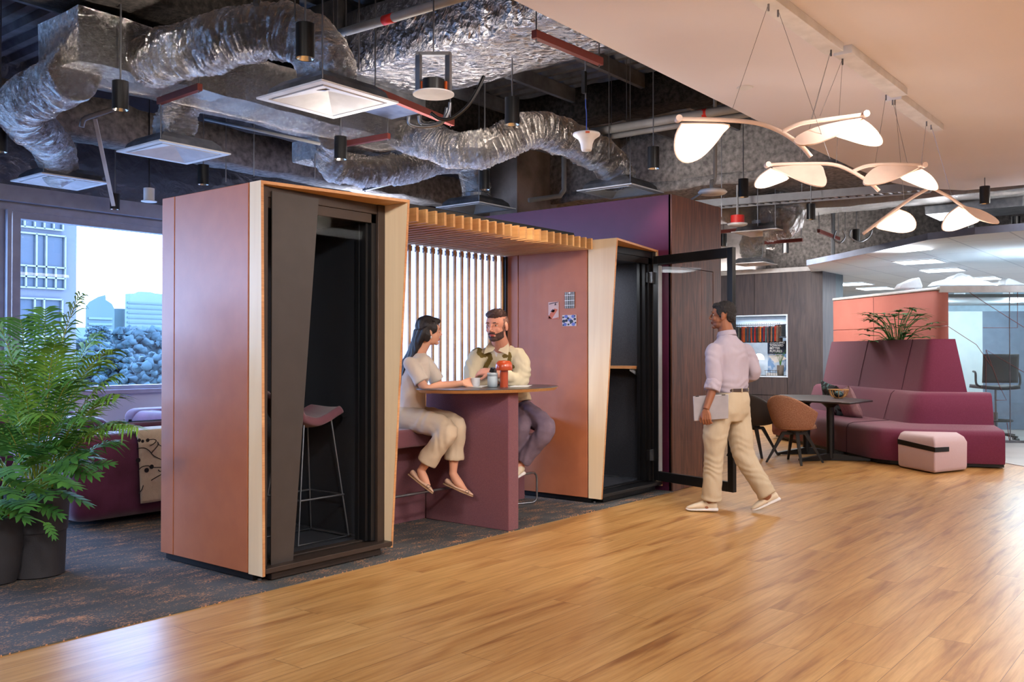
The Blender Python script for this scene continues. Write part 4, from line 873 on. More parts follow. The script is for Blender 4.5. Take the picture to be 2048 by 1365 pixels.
# loose hanger rods
ROD_L = ['thin rod left of the white bell antenna, over the wavy duct', 'thin rod just right of the white bell antenna', 'second thin rod right of the white bell antenna', 'thin rod near the top, right of the nearest diffuser', 'thin rod beside the top end of the arching duct', 'thin rod over the near pod corner', 'thin rod left of the near pod roof corner', 'thin rod behind the stem of the nearest leaf pendant', 'thin rod under the fork of the nearest leaf pendant', 'thin rod behind the middle leaf pendant', 'thin rod above the tile ceiling corner', 'thin rod above the near pod roof, left of a black downlight', 'thin rod by the nearest black downlight']
for i, (u, v_, d_) in enumerate(((970, 150, 8.4), (1218, 180, 9.0), (1253, 190, 9.4), (718, 20, 6.2), (692, 25, 6.2), (508, 300, 8.6), (452, 280, 8.9), (1443, 300, 11.2), (1515, 330, 12.0), (1637, 400, 13.0), (1690, 420, 14.0), (630, 330, 8.8), (590, 0, 5.9))):
    p = P_d(u, v_, d_); tag(rod(MB(), p.x, p.y, 3.2 if v_ < 200 else 2.95 if v_ < 345 else 3.15).build('threaded_rod', M_rod), ROD_L[i], 'rod', 'loose threaded rods')
tag(MB().bar(P_d(190, 238, 8.5), P_d(227, 412, 8.9), .035, .012).build('deflector_strip', M_wmetal), 'narrow white strip hanging slanted against the dark foil', 'strip')
# flange joists in the open bays
for i in range(5):
    y = 4.1 + i * .9
    struct('ceiling_joist_%d' % (i + 1), MB().box((-2, y, 4.14), (11, y + .05, 4.295)), M_deck, 'steel joist under the deck')

# ------------------------------------------------------------------ canopy boxes and leaf pendants
can = thing('pendant_canopy', 'white stepped canopy bar on the soffit carrying the leaf pendants', 'canopy', (6.4, 2.05, 3.25))
for x0, x1, y0 in ((3.9, 5.96, 2.0), (6.02, 7.28, 1.965), (7.36, 8.62, 2.03)):
    MB().box((x0, y0, 3.245), (x1, y0 + .12, 3.30)).build('canopy_box', M_wmetal, can, bevel=.002)
M_stem = mat('blush_lacquer', (214, 186, 170), .45)
M_glow = mat('glowing_leaf', (255, 250, 240), .6, emit=(255, 238, 208), estr=.85)
def leaf_pendant(label, d, stems, balls, leaves, cables):
    t = thing('leaf_pendant', label, 'pendant lamp', P_d(stems[0][0][0], stems[0][0][1], d), 'blush leaf shaped pendants')
    for s in stems: MB().tube(smooth_path([P_d(u, v_, d) for u, v_ in s], 6), .0135, 12).build('stem', M_stem, t, smooth=True)
    for (u, v_) in balls:
        p = P_d(u, v_, d); MB().tube([p - fw * .03, p + fw * .03], .020, 20).build('end_knob', M_stem, t, smooth=True, ang=.6)
    for lit, tilt, pts in leaves:
        vmin = min(p[1] for p in pts); vmax = max(p[1] for p in pts)
        P = [P_d(u, v_, d + tilt * (v_ - vmin) / (vmax - vmin)) for u, v_ in pts]
        P = smooth_path(P + [P[0]], 3)[:-1]
        nrm = (P[len(P) // 3] - P[0]).cross(P[2 * len(P) // 3] - P[0]).normalized()
        if nrm.dot(fw) > 0: nrm = -nrm         # faces the camera side
        lf = MB().slab([p - nrm * .006 for p in P], nrm * .012).build('leaf', M_stem, t, smooth=True, ang=.6)
        c = sum(P, V((0, 0, 0))) / len(P); s = .955; q = [c + (p - c) * s for p in P]
        off = nrm * .0065 if lit else -nrm * .0065
        MB().slab([p + off for p in q], off.normalized() * .003).build('leaf_diffuser', M_glow, lf)
        lamp('leaf_light', 'POINT', c + off.normalized() * .12 - V((0, 0, .05)), 1.6, (1, .86, .74), shadow_soft_size=.08)
    for (u0, v0, z0), (u1, v1) in cables:
        a = P_z(u0, v0, z0) if v0 < 400 else P_d(u0, v0, d); MB().tube([a, P_d(u1, v1, d)], .0016, 5).build('suspension_cable', M_rod, t)
        MB().lathe([(.006, -.04), (.006, 0)], 8, a).build('cable_grip', M_steel, t)
leaf_pendant('nearest leaf pendant, highest in the picture, with the largest glowing leaf', 5.6,
    [[(1357, 238), (1440, 240), (1510, 246), (1560, 263), (1600, 290), (1622, 314)], [(1562, 265), (1600, 248), (1650, 240), (1732, 229)]], [(1357, 238), (1730, 229)],
    [(True, .10, [(1362, 246), (1350, 270), (1348, 300), (1358, 320), (1376, 326), (1402, 316), (1428, 291), (1447, 266), (1459, 249), (1410, 246)]),
     (False, -.10, [(1724, 237), (1680, 244), (1630, 256), (1597, 271), (1588, 283), (1600, 291), (1630, 288), (1670, 273), (1704, 254)]),
     (True, .12, [(1725, 238), (1745, 252), (1762, 272), (1765, 285), (1755, 292), (1730, 290), (1695, 280), (1665, 268), (1695, 252)])],
    [((1537, 8, 3.245), (1465, 218)), ((1556, 20, 3.245), (1660, 318)), ((1662, 100, 3.245), (1622, 240)), ((1685, 118, 3.245), (1640, 232))])
leaf_pendant('middle leaf pendant, below and right of the nearest one', 6.7,
    [[(1535, 330), (1600, 328), (1665, 329), (1705, 344), (1740, 366), (1758, 382)], [(1703, 344), (1735, 332), (1780, 329), (1848, 331)]], [(1535, 330), (1847, 331)],
    [(True, .08, [(1541, 336), (1520, 350), (1509, 366), (1511, 375), (1528, 376), (1556, 367), (1578, 356), (1560, 344)]),
     (False, -.10, [(1545, 336), (1600, 331), (1640, 331), (1650, 350), (1653, 366), (1644, 374), (1615, 368), (1580, 353)]),
     (False, -.10, [(1838, 336), (1790, 331), (1755, 334), (1733, 350), (1726, 364), (1735, 371), (1770, 366), (1810, 350)]),
     (True, .08, [(1843, 337), (1862, 350), (1875, 368), (1874, 380), (1855, 379), (1825, 368), (1799, 355), (1822, 344)])],
    [((1772, 190, 3.245), (1750, 330)), ((1685, 118, 3.245), (1672, 328)), ((1785, 200, 3.245), (1815, 328)), ((1662, 100, 3.245), (1600, 327))])
leaf_pendant('farthest leaf pendant, lowest of the three, an inverted V with two glowing leaves', 7.8,
    [[(1868, 372), (1830, 392), (1790, 420), (1726, 468)], [(1862, 375), (1900, 395), (1930, 415), (1996, 446)]], [],
    [(True, .08, [(1798, 418), (1820, 427), (1832, 444), (1828, 460), (1805, 466), (1775, 462), (1750, 454), (1775, 434)]),
     (True, .08, [(1917, 412), (1896, 428), (1884, 448), (1886, 461), (1905, 462), (1935, 452), (1960, 440), (1940, 425)]),
     (False, -.08, [(1922, 412), (1960, 420), (1990, 436), (1998, 447), (1980, 446), (1950, 436)])],
    [((1853, 243, 3.245), (1835, 388)), ((1862, 250, 3.245), (1905, 398)), ((1790, 200, 3.245), (1808, 400))])
# ================================================================== RIGHT-HAND LOUNGE
# high-backed banquette, swept along a plan line
A_, C_, D_ = V((13.55, 5.66, 0)), P_z(1762, 924.5, .04), V((11.47, 2.08, 0))
C_.z = 0
def plan(off, rc=.22, trimD=0.0, trimA=0.0):
    """front line offset inward by off, corner rounded"""
    dA = (C_ - A_).normalized(); dD = (D_ - C_).normalized()
    nA = V((-dA.y, dA.x, 0)); nD = V((-dD.y, dD.x, 0))
    if nA.dot(V((1, 0, 0))) < 0: nA = -nA
    if nD.dot(V((1, 0, 0))) < 0: nD = -nD
    bis = (nA + nD).normalized(); C = C_ + bis * (off / bis.dot(nA))
    A = A_ + nA * off + dA * trimA; D = D_ + nD * off - dD * trimD
    pts = [A.lerp(C - dA * rc, i / 8) for i in range(9)]
    P0, P2 = C - dA * rc, C + dD * rc
    pts += [P0.lerp(C, t).lerp(C.lerp(P2, t), t) for t in (.2, .4, .6, .8)]
    pts += [P2.lerp(D, i / 4) for i in range(5)]
    return pts
def sweep(profile, trimD=lambda z: 0.0, trimA=0.0):
    """profile: list of (offset, z)"""
    cols = [[V((p.x, p.y, z)) for p in plan(o, max(.03, .42 - o * .36), trimD(z), trimA)] for o, z in profile]
    n = len(cols[0]); mb = MB(); mb.loft([[c[i] for c in cols] for i in range(n)]); return mb
so = thing('banquette_sofa', 'large magenta high-backed banquette with a planter on top, at the right', 'sofa', (12.0, 3.3, 0))
sweep([(.02, .05), (.0, .10), (0, .36), (.025, .405), (.08, .425), (.55, .45), (.75, .45), (.75, .05)]).build('seat', M_sofa, so, smooth=True, ang=.9)
sweep([(.56, .44), (.60, .60), (.66, .78), (.70, .815), (.78, .825), (1.0, .82), (1.0, .44)], lambda z: .0).build('backrest', M_sofa, so, smooth=True, ang=.9)
sweep([(.80, .82), (.86, 1.1), (.95, 1.47), (1.08, 1.47), (1.12, .82)], lambda z: .24 + (z - .82) * .16).build('high_back_panel', M_sofa, so, smooth=True, ang=.7)
mb = MB()
for fr, prof_ in ((.745, [(-.004, .06), (-.004, .36), (.022, .41), (.08, .43), (.55, .455)]), (.70, [(.555, .46), (.596, .60), (.655, .78), (.70, .82)]), (.70, [(.795, .83), (.855, 1.1), (.947, 1.472)]), (.35, [(.795, .83), (.855, 1.1), (.947, 1.472)])):
    dA = (C_ - A_).normalized(); nA = V((-dA.y, dA.x, 0)); nA = nA if nA.x > 0 else -nA
    MB().tube([A_.lerp(C_, fr) + nA * o + V((0, 0, z)) for o, z in prof_], .0032, 6).build('seam', mat('dark_seam', (70, 26, 50), .9), so)
MB().loft([[V((p.x, p.y, .012)) for p in plan(.06)] + [V((p.x, p.y, .012)) for p in plan(.6)][::-1], [V((p.x, p.y, .05)) for p in plan(.06)] + [V((p.x, p.y, .05)) for p in plan(.6)][::-1]]).build('plinth', M_black, so)
# plant growing out of the back
def rhapis(root, base, n, H, seed, spread=.45):
    rr = random.Random(seed); st = MB(); lf = MB()
    for k in range(n):
        a = rr.uniform(0, 2 * pi); hh = H * rr.uniform(.08, 1); top = base + V((math.cos(a) * spread * rr.uniform(.2, 1), math.sin(a) * spread * rr.uniform(.2, 1), hh))
        st.tube([base + V((math.cos(a) * .05, math.sin(a) * .05, 0)), base.lerp(top, .6) + V((0, 0, .05)), top], .005, 5)
        out = V((math.cos(a), math.sin(a), .15)).normalized()
        side = out.cross(V((0, 0, 1))).normalized(); m = rr.randint(6, 9)
        for j in range(m):
            th = (j / (m - 1) - .5) * 3.4; d = (out * math.cos(th) + side * math.sin(th) + V((0, 0, .25))).normalized(); L = rr.uniform(.17, .27); w_ = rr.uniform(.012, .018)
            s_ = d.cross(V((0, 0, 1))).normalized() * w_; q = []
            for u in (0, .3, .6, .85, 1):
                c = top + d * L * u - V((0, 0, L * .30 * u * u)); ww = s_ * (.3 + 1.0 * math.sin(pi * min(1, u * .9 + .08))) * (0.05 if u == 1 else 1)
                q += [c - ww, c + ww]
            lf.add(q, [(i, i + 1, i + 3, i + 2) for i in (0, 2, 4, 6)])
    st.build('stems', M_green2, root); lf.build('leaves', M_green2, root)
pl = thing('lady_palm', 'dark green palm growing out of the top of the magenta banquette', 'plant', (12.45, 3.35, 1.4))
pcx = P_d(1795, 684, 12.75); pcx.z = 1.25
MB().cbox(V((pcx.x, pcx.y, 1.38)), (.9, .25, .17), math.atan2(.69, .72)).build('planter_box', M_black, pl)
rhapis(pl, V((pcx.x, pcx.y, 1.40)), 44, .50, 4, .46)
# cushions, pouf, table, bowl, chairs
def pillow(name, label, c, sx, sz, th, M, m, group=None):
    def f(u, v_):
        a, b = 2 * u - 1, 2 * v_ - 1; e = (1 - a ** 4) * (1 - b ** 4); pin = 1 - .10 * (1 - abs(a)) * 0 - .07 * (b * b) * (1 - a * a) - .0
        return V((a * sx / 2 * (1 - .08 * (1 - b * b)), 0, b * sz / 2 * (1 - .08 * (1 - a * a)))), e
    mb = MB()
    for s in (-1, 1):
        mb.grid(lambda u, v_: c + M @ (f(u, v_)[0] + V((0, s * th / 2 * max(0, f(u, v_)[1]) ** .5, 0)) + V((0, s * .004 * noise.noise(V((u * 6, v_ * 6, s))), 0))), 14, 14)
    o = mb.build(name, m, smooth=True); return tag(o, label, 'cushion', group)
M_lil = mat('lilac_linen', (186, 152, 160), .85, bump=.3, bscale=80, rgb2=(170, 136, 146), cscale=20)
M_teal = mat('teal_pattern_cloth', (96, 132, 140), .85, rgb2=(40, 44, 52), cscale=14, lo=.47, hi=.53)
dA = (A_ - C_).normalized(); ang = math.atan2(dA.y, dA.x); nA = V((dA.y, -dA.x, 0))
c = P_d(1697, 808, 12.35)
Mr = (Matrix.Rotation(ang, 3, 'Z') @ Matrix.Rotation(-.35, 3, 'X') @ Matrix.Rotation(.16, 3, 'Y'))
pillow('cushion', 'pale lilac cushion leaning on the magenta banquette behind the table', c, .50, .46, .15, Mr, M_lil)
c = P_d(1666, 800, 12.75); Mr2 = (Matrix.Rotation(ang, 3, 'Z') @ Matrix.Rotation(-.3, 3, 'X') @ Matrix.Rotation(-.15, 3, 'Y'))
pillow('cushion', 'teal and dark patterned cushion behind the pale lilac one', c, .48, .50, .14, Mr2, M_teal)

# pouf: five sided, rounded
pf = thing('pouf', 'low pale pink faceted pouf with a black strap on the wood floor', 'pouf', (10.9, 2.72, 0))
base = [P_z(1797, 936, 0), P_z(1870, 950, 0), P_z(1934, 943, 0)]; base = [V((p.x, p.y, 0)) for p in base]
cc = V((10.98, 2.78, 0)); back = [cc * 2 - base[0], cc * 2 - base[1] + V((.05, .12, 0))]
hexp = base + [base[2] + V((.34, .12, 0)), base[0] + V((.50, -.02, 0)), base[0] + V((.22, .06, 0))]
ctr = sum(hexp, V((0, 0, 0))) / 6
def ph(z, k): return [ctr + (p - ctr) * k + V((0, 0, z)) for p in hexp]
M_pouf = mat('pale_pink_wool', (208, 182, 190), .92, bump=.2, bscale=300, rgb2=(200, 174, 182), cscale=200, sheen=.3, spec=.1)
MB().loft([ph(.012, .94), ph(.04, 1.0), ph(.32, 1.01), ph(.375, .93), ph(.40, .82)]).build('body', M_pouf, pf, bevel=.03, bseg=4)
p0, p1_, p2_ = base[0], base[1], base[1].lerp(base[2], .42)
def st(p, z): return ctr + (p - ctr) * 1.022 + V((0, 0, z))
mb = MB(); mb.add([st(p0, .27), st(p1_, .24), st(p2_, .235), st(p2_, .285), st(p1_, .29), st(p0, .325)], [(0, 1, 4, 5), (1, 2, 3, 4)]); mb.build('strap', M_black, pf, solid=.006)

# dark table
ta = thing('cafe_table', 'long dark slim topped table on two black pedestals before the banquette', 'table', (11.3, 4.1, 0))
tz = .735
top = [P_z(1746, 801, tz), P_z(1700, 806, tz), P_z(1600, 801, tz), P_z(1541, 794, tz), P_z(1560, 789.5, tz), P_z(1650, 790.5, tz)]
MB().slab(top, (0, 0, -.022)).build('table_top', mat('black_brown_top', (48, 40, 44), .35), ta, bevel=.008)
for (u, v_), u2 in (((1661, 921), 0), ((1613, 908), 0)):
    b = P_z(u, v_, 0); b.z = 0
    MB().tube([b + V((0, 0, .03)), b + V((0, 0, .66))], .045, 20).build('column', M_black, ta, smooth=True, ang=.6)
    MB().lathe([(.045, .64), (.07, .66), (.14, tz - .025)], 24, b).build('top_bracket', M_black, ta, smooth=True, ang=.6)
    for k, a in enumerate((2.6, -1.2, .4)):
        dd = V((math.cos(a), math.sin(a), 0)); ff = MB(); s_ = V((-dd.y, dd.x, 0)) * .035
        ff.hexa([b - s_, b + s_, b + s_ + V((0, 0, .09)), b - s_ + V((0, 0, .09)), b + dd * .45 - s_ * .7 + V((0, 0, .012)), b + dd * .45 + s_ * .7 + V((0, 0, .012)), b + dd * .45 + s_ * .7 + V((0, 0, .035)), b + dd * .45 - s_ * .7 + V((0, 0, .035))])
        ff.build('foot', M_black, ta); MB().lathe([(.016, 0), (.016, .014)], 10, b + dd * .42).build('glide', M_black, ta)
bw = P_z(1677, 797, tz); bo = thing('slatted_bowl', 'small wooden open ribbed bowl on the dark table', 'bowl', bw)
mb = MB(); mb.lathe([(.045, 0), (.045, .008)], 20, bw)
for k in range(9):
    a = 2 * pi * k / 9; mb.tube(smooth_path([bw + V((math.cos(a) * r, math.sin(a) * r, z)) for r, z in ((.04, .005), (.085, .03), (.108, .075), (.115, .105))], 4), .006, 6)
mb.build('ribs', M_slat, bo, smooth=True)
MB().lathe([(.108, .10), (.122, .10), (.122, .112), (.108, .112), (.108, .10)], 32, bw, caps=False).build('rim', M_slat, bo, smooth=True)
tag(MB().ell(bw + V((0, 0, .05)), (.06, .06, .04)).build('napkin_bundle', M_teal, smooth=True), 'teal patterned cloth lying in the ribbed bowl', 'cloth')

def shell_chair(label, leg_px, m, rz, fallback=None):
    b = fallback; t = thing('shell_chair', label, 'chair', b)
    M = Matrix.Translation(b) @ Matrix.Rotation(rz, 4, 'Z')      # chair faces local +Y
    zs = .45
    def sh(u, v_):   # u around from left arm over the back to the right arm; v from seat up
        a = pi * (1.02 + u * .96) ; k = v_
        rx_, ry_ = .205 + .105 * k ** .7, .20 + .12 * k ** .8
        h = .36 * (math.sin(pi * u) ** .55) * .55 + .20 * 1
        top = .19 + .20 * math.sin(pi * u) ** 1.2
        return M @ V((math.cos(a) * rx_, math.sin(a) * ry_ + .02, zs - .03 + top * k ** 1.25))
    MB().grid(sh, 28, 10).build('backrest_shell', m, t, smooth=True, solid=.03, sub=1)
    def seat(u, v_):
        a = 2 * pi * u; r = v_; x_ = math.cos(a) * .22 * r; y_ = math.sin(a) * .215 * r
        y_ += .04 * (1 if math.sin(a) > 0 else 0) * r
        return M @ V((x_, y_ + .02, zs - .05 + .03 * r ** 3))
    MB().grid(seat, 28, 6, True).build('seat', m, t, smooth=True, solid=.04)
    hub = MB(); hub.tube([M @ V((0, 0, zs - .085)), M @ V((0, 0, zs - .055))], .09, 20); hub.build('hub', M_black, t)
    for k in range(4):
        a = pi / 4 + k * pi / 2; q = [M @ V((math.cos(a) * r_, math.sin(a) * r_, z_)) for r_, z_ in ((.03, zs - .10), (.13, zs - .10), (.33, .0))]
        lg = MB(); lg.bar(q[0], q[1] + (q[1] - q[0]) * .1, .035, .035)
        d = (q[2] - q[1]); s_ = d.cross(V((0, 0, 1))).normalized() * .017; o_ = s_.cross(d).normalized() * .014
        lg.hexa([q[1] - s_ * 1.2 - o_ * 1.4, q[1] + s_ * 1.2 - o_ * 1.4, q[1] + s_ * 1.2 + o_ * 1.4, q[1] - s_ * 1.2 + o_ * 1.4, q[2] - s_ * .7 - o_ * .7, q[2] + s_ * .7 - o_ * .7, q[2] + s_ * .7 + o_ * .7, q[2] - s_ * .7 + o_ * .7])
        lg.build('leg', M_black, t)
M_boucle = mat('tan_boucle', (158, 112, 92), .95, bump=1.0, bscale=110, rgb2=(188, 144, 120), cscale=110, spec=.1)
M_dkshell = mat('black_brown_shell', (44, 38, 38), .6)
shell_chair('tan boucle tub chair with splayed black legs at the dark table', None, M_boucle, -1.75, V((10.62, 4.16, 0)))
shell_chair('black brown tub chair partly hidden behind the walking man', None, M_dkshell, -1.6, V((11.0, 4.85, 0)))

# coral upholstered booth with white roof
a = P_z(1666, 597, 2.25); b = P_z(1877, 574, 2.25); a.z = b.z = 0; d = (b - a).normalized(); n = V((-d.y, d.x, 0)); n = n if n.x > 0 else -n
M_coral = mat('coral_upholstery', (200, 124, 112), .85, bump=.1, bscale=200, rgb2=(195, 118, 106), cscale=3)
cb = thing('coral_booth', 'coral padded meeting booth wall with a white cap behind the banquette', 'booth', (a + b) / 2)
rc = .13
outline = [a, b - d * rc] + [(b - d * rc).lerp(b, t).lerp(b.lerp(b + n * rc, t), t) for t in (.25, .5, .75)] + [b + n * rc, b + n * .16, a + n * .16]
for z0, z1 in ((.02, .56), (.565, 1.115), (1.12, 1.685), (1.69, 2.20)):
    MB().prism([(p.x, p.y) for p in outline], z0, z1).build('padded_panel', M_coral, cb, bevel=.006)
q = a.lerp(b, .43) - n * .002; MB().bar(q + V((0, 0, .1)), q + V((0, 0, 2.19)), .004, .004).build('seam', mat('dark_seam', (70, 26, 50), .9), cb)
MB().prism([(p.x, p.y) for p in [a - n * .02, b - n * .02, b + n * .2, a + n * .2]], 2.205, 2.25).build('roof_cap', M_wmetal, cb, bevel=.015, bseg=3)
# glazed booth right of it
g0 = b + n * .02; g1 = P_z(2110, 573, 2.25); g1.z = 0; gd = (g1 - g0).normalized(); gn = V((-gd.y, gd.x, 0)); gn = gn if gn.x > 0 else -gn
gb = thing('glass_booth', 'glazed meeting booth with thin red lines and a white beam, at the far right', 'booth', (g0 + g1) / 2)
mb = MB(); mb.slab([g0 + V((0, 0, 2.17)), g1 + V((0, 0, 2.17)), g1 + V((0, 0, 2.26)), g0 + V((0, 0, 2.26))], gn * .12); mb.build('top_beam', M_wmetal, gb)
MB().slab([g0 + gn * .05, g1 + gn * .05, g1 + gn * .05 + V((0, 0, 2.17)), g0 + gn * .05 + V((0, 0, 2.17))], gn * .01).build('glass_wall', M_office, gb)
mb = MB()
for s in (.62,): mb.bar(g0.lerp(g1, s) + gn * .05 + V((0, 0, .02)), g0.lerp(g1, s) + gn * .05 + V((0, 0, 2.17)), .012, .012)
mb.bar(g0 + gn * .05 + V((0, 0, .02)), g1 + gn * .05 + V((0, 0, .02)), .04, .04); mb.build('mullion', M_steel, gb)
mb = MB()
def gp(u, v_): r = ray(u, v_); o = V((0, 0, CAM_H)); c = g0 + gn * .045; t_ = (c - o).dot(gn) / r.dot(gn); return o + r * t_
M_rl = mat('red_vinyl_line', (118, 62, 60), .5)
for pl_ in ([(1879, 642), (1953, 690), (1983, 733)], [(1937, 584), (1970, 606), (2048, 655)], [(2035, 584), (2035, 656), (1966, 656)], [(1972, 785), (1972, 700), (2048, 745)], [(1972, 700), (1998, 770), (2013, 801), (1992, 801)], [(2014, 846), (2020, 892)]):
    mb.tube([gp(*p) for p in pl_], .0045, 5)
mb.build('red_line', M_rl, gb)
# booth interior: white wall, blue wall, light fittings
r_ = ray(1965, 650); c_ = g0 + gn * 2.4; WB = (V((0, 0, CAM_H)) + r_ * ((c_ - V((0, 0, CAM_H))).dot(gn) / r_.dot(gn)) - c_).dot(gd)
MB().slab([g0 + gn * 2.4 - gd * .2, g0 + gn * 2.4 + gd * WB, g0 + gn * 2.4 + gd * WB + V((0, 0, 2.0)), g0 + gn * 2.4 - gd * .2 + V((0, 0, 2.0))], gn * .05).build('white_back_wall', mat('white_inner_wall', (214, 228, 230), .6, rgb2=(206, 222, 226)), gb)
MB().slab([g0 + gn * 2.4 + gd * WB, g0 + gn * 2.4 + gd * 4.6, g0 + gn * 2.4 + gd * 4.6 + V((0, 0, 2.0)), g0 + gn * 2.4 + gd * WB + V((0, 0, 2.0))], gn * .05).build('blue_back_wall', mat('grey_blue_inner_wall', (120, 138, 160), .6), gb)
MB().slab([g0 + gn * .1 + V((0, 0, 2.1)), g0 + gn * .1 + gd * 4 + V((0, 0, 2.1)), g0 + gn * 2.45 + gd * 4 + V((0, 0, 2.1)), g0 + gn * 2.45 + V((0, 0, 2.1))], (0, 0, .05)).build('inner_ceiling', mat('booth_ceiling', (150, 158, 164), .6), gb)
for s in (.35, 1.6):
    MB().lathe([(.07, 2.085), (.07, 2.10)], 20, g0 + gn * 1.2 + gd * s).build('downlight', M_lp, gb)
    lamp('booth_light', 'POINT', g0 + gn * 1.2 + gd * s + V((0, 0, 1.9)), 30, WHITE, shadow_soft_size=.1)
ct = thing('counter_table', 'pale counter table inside the glazed booth', 'table', g0 + gn * 1.2 + gd * .9)
c0 = P_d(1930, 742, 15.6); c0.z = 0
MB().slab([c0 - gd * .8 + V((0, 0, .98)), c0 + gd * 2.2 + V((0, 0, .98)), c0 + gd * 2.2 + gn * .6 + V((0, 0, .98)), c0 - gd * .8 + gn * .6 + V((0, 0, .98))], (0, 0, .03)).build('table_top', M_wmetal, ct)
MB().slab([c0 - gd * .8 + gn * .3, c0 + gd * 2.2 + gn * .3, c0 + gd * 2.2 + gn * .3 + V((0, 0, .98)), c0 - gd * .8 + gn * .3 + V((0, 0, .98))], gn * .03).build('side_panel', mat('pale_blue_panel', (134, 158, 190), .5), ct)
# draughtsman chair behind the glass
cb_ = P_z(1992, 882, 0); cb_.z = 0
ch = thing('task_stool', 'dark tall task chair on castors behind the glass at the right edge', 'chair', cb_)
M_dk = mat('dark_grey_plastic', (58, 58, 58), .6)
h0 = cb_
def lv(x, y, z): return h0 + gd * x + gn * y + V((0, 0, z))
mb = MB(); mb.grid(lambda u, v_: lv((u - .5) * .5, .05 * (2 * u - 1) ** 2 - .18 - .04 * v_, .86 + v_ * .42), 10, 8); mb.build('backrest', M_dk, ch, smooth=True, solid=.03)
mb = MB(); mb.grid(lambda u, v_: lv((u - .5) * .52, -.2 + v_ * .48, .78 + .02 * (2 * u - 1) ** 2), 10, 8); mb.build('seat', M_dk, ch, smooth=True, solid=.05)
for s in (-1, 1): MB().tube(smooth_path([lv(s * .24, -.1, .80), lv(s * .31, -.08, .84), lv(s * .31, -.05, 1.0), lv(s * .27, .12, 1.02)], 5), .016, 8).build('armrest', M_dk, ch, smooth=True)
MB().tube([lv(0, 0, .10), lv(0, 0, .42)], .03, 14).tube([lv(0, 0, .4), lv(0, 0, .78)], .016, 12).build('gas_lift', M_steel, ch, smooth=True, ang=.6)
ring = [lv(math.cos(a * pi / 12) * .22, math.sin(a * pi / 12) * .22, .30) for a in range(25)]
mb = MB().tube(ring, .012, 8, caps=False)
for k in range(3): mb.tube([lv(0, 0, .30), ring[k * 8]], .01, 6)
mb.build('foot_ring', M_dk, ch)
for k in range(5):
    a = k * 2 * pi / 5 + .3; e_ = lv(math.cos(a) * .32, math.sin(a) * .32, .075)
    MB().bar(lv(0, 0, .12), e_, .035, .03).build('base_arm', M_dk, ch); MB().tube([e_ + gd * -.02 + V((0, 0, -.045)), e_ + gd * .02 + V((0, 0, -.045))], .03, 12).build('castor', M_bl, ch)
# white roof units above the booths
def roof_unit(label, pts, d_, h_):
    t = thing('roof_fan_unit', label, 'ventilation unit', P_d(pts[0][0], pts[0][1], d_), 'white units on the booth roofs')
    P = [P_d(u, v_, d_) for u, v_ in pts]
    MB().slab(P, fw * h_).build('cover', M_wmetal, t, bevel=.02, bseg=3)
    c = sum(P, V((0, 0, 0))) / len(P); MB().bar(V((c.x, c.y, 2.25)) + fw * h_ / 2, V((c.x, c.y, c.z)) + fw * h_ / 2, .15, .1).build('mount', M_wmetal, t)
roof_unit('white angled unit on the coral booth roof', [(1799, 577), (1806, 568), (1832, 557), (1840, 555), (1846, 572), (1845, 577)], 14.9, .25)
roof_unit('wide low domed white unit on the glazed booth roof', [(1869, 572), (1880, 563), (1905, 557), (1912, 552), (1925, 548), (1940, 550), (1952, 558), (1975, 562), (1996, 571)], 15.0, .3)
roof_unit('white angled unit on the booth roof at the right edge', [(2010, 571), (2012, 560), (2018, 556), (2030, 560), (2054, 570)], 15.2, .25)
c = P_d(1906, 556, 15.05); MB_ = MB().tube(smooth_path([P_d(1905, 558, 15.0), P_d(1912, 550, 15.0), P_d(1924, 548, 15.0), P_d(1934, 553, 15.0)], 4), .012, 6).build('unit_hose', M_wmetal); tag(MB_, 'white hose arched over the domed roof unit', 'hose')
# distant office beyond
struct('wall_office_glazing', MB().box((26, -8, 0), (26.1, 9.9, 2.8)), mat('glowing_far_glazing', (190, 214, 230), .5, emit=(170, 204, 232), estr=.35), 'pale glowing glazing far behind the booths')  # glow put into the material in place of daylight
# ================================================================== LEFT: SOFAS, PLANTS, CITY OUTSIDE
def soft_block(mb, a, b, r=.09, n=5):
    """rounded box as a superellipsoid-like loft"""
    (x0, y0, z0), (x1, y1, z1) = a, b
    def loop(k, z):
        pts = []; X0, X1, Y0, Y1 = x0 + k, x1 - k, y0 + k, y1 - k; rr_ = max(.01, r - k * .3)
        for cx, cy, a0 in ((X1 - rr_, Y1 - rr_, 0), (X0 + rr_, Y1 - rr_, pi / 2), (X0 + rr_, Y0 + rr_, pi), (X1 - rr_, Y0 + rr_, 1.5 * pi)):
            for i in range(n + 1): t = a0 + i / n * pi / 2; pts.append((cx + rr_ * math.cos(t), cy + rr_ * math.sin(t), z))
        return pts
    rings = []
    for i in range(n + 1): t = i / n * pi / 2; rings.append(loop(r * (1 - math.sin(t)), z0 + r * (1 - math.cos(t))))
    for i in range(n + 1): t = i / n * pi / 2; rings.append(loop(r * (1 - math.cos(t)), z1 - r * (1 - math.sin(t))))
    return mb.loft(rings)
ls = thing('lounge_sofa', 'dark plum velvet sofa seen from its back behind the palms, cream throw over it', 'sofa', (4.3, 7.0, 0))
soft_block(MB(), (3.27, 6.62, .05), (5.6, 6.98, .69)).build('backrest', M_velvet, ls, smooth=True)
soft_block(MB(), (3.29, 6.9, .06), (3.62, 7.75, .62)).build('armrest', M_velvet, ls, smooth=True)
soft_block(MB(), (3.6, 6.9, .06), (5.6, 7.8, .42)).build('seat', M_velvet, ls, smooth=True)
soft_block(MB(), (3.66, 6.98, .40), (4.5, 7.2, .74)).build('back_cushion', M_velvet, ls, smooth=True)
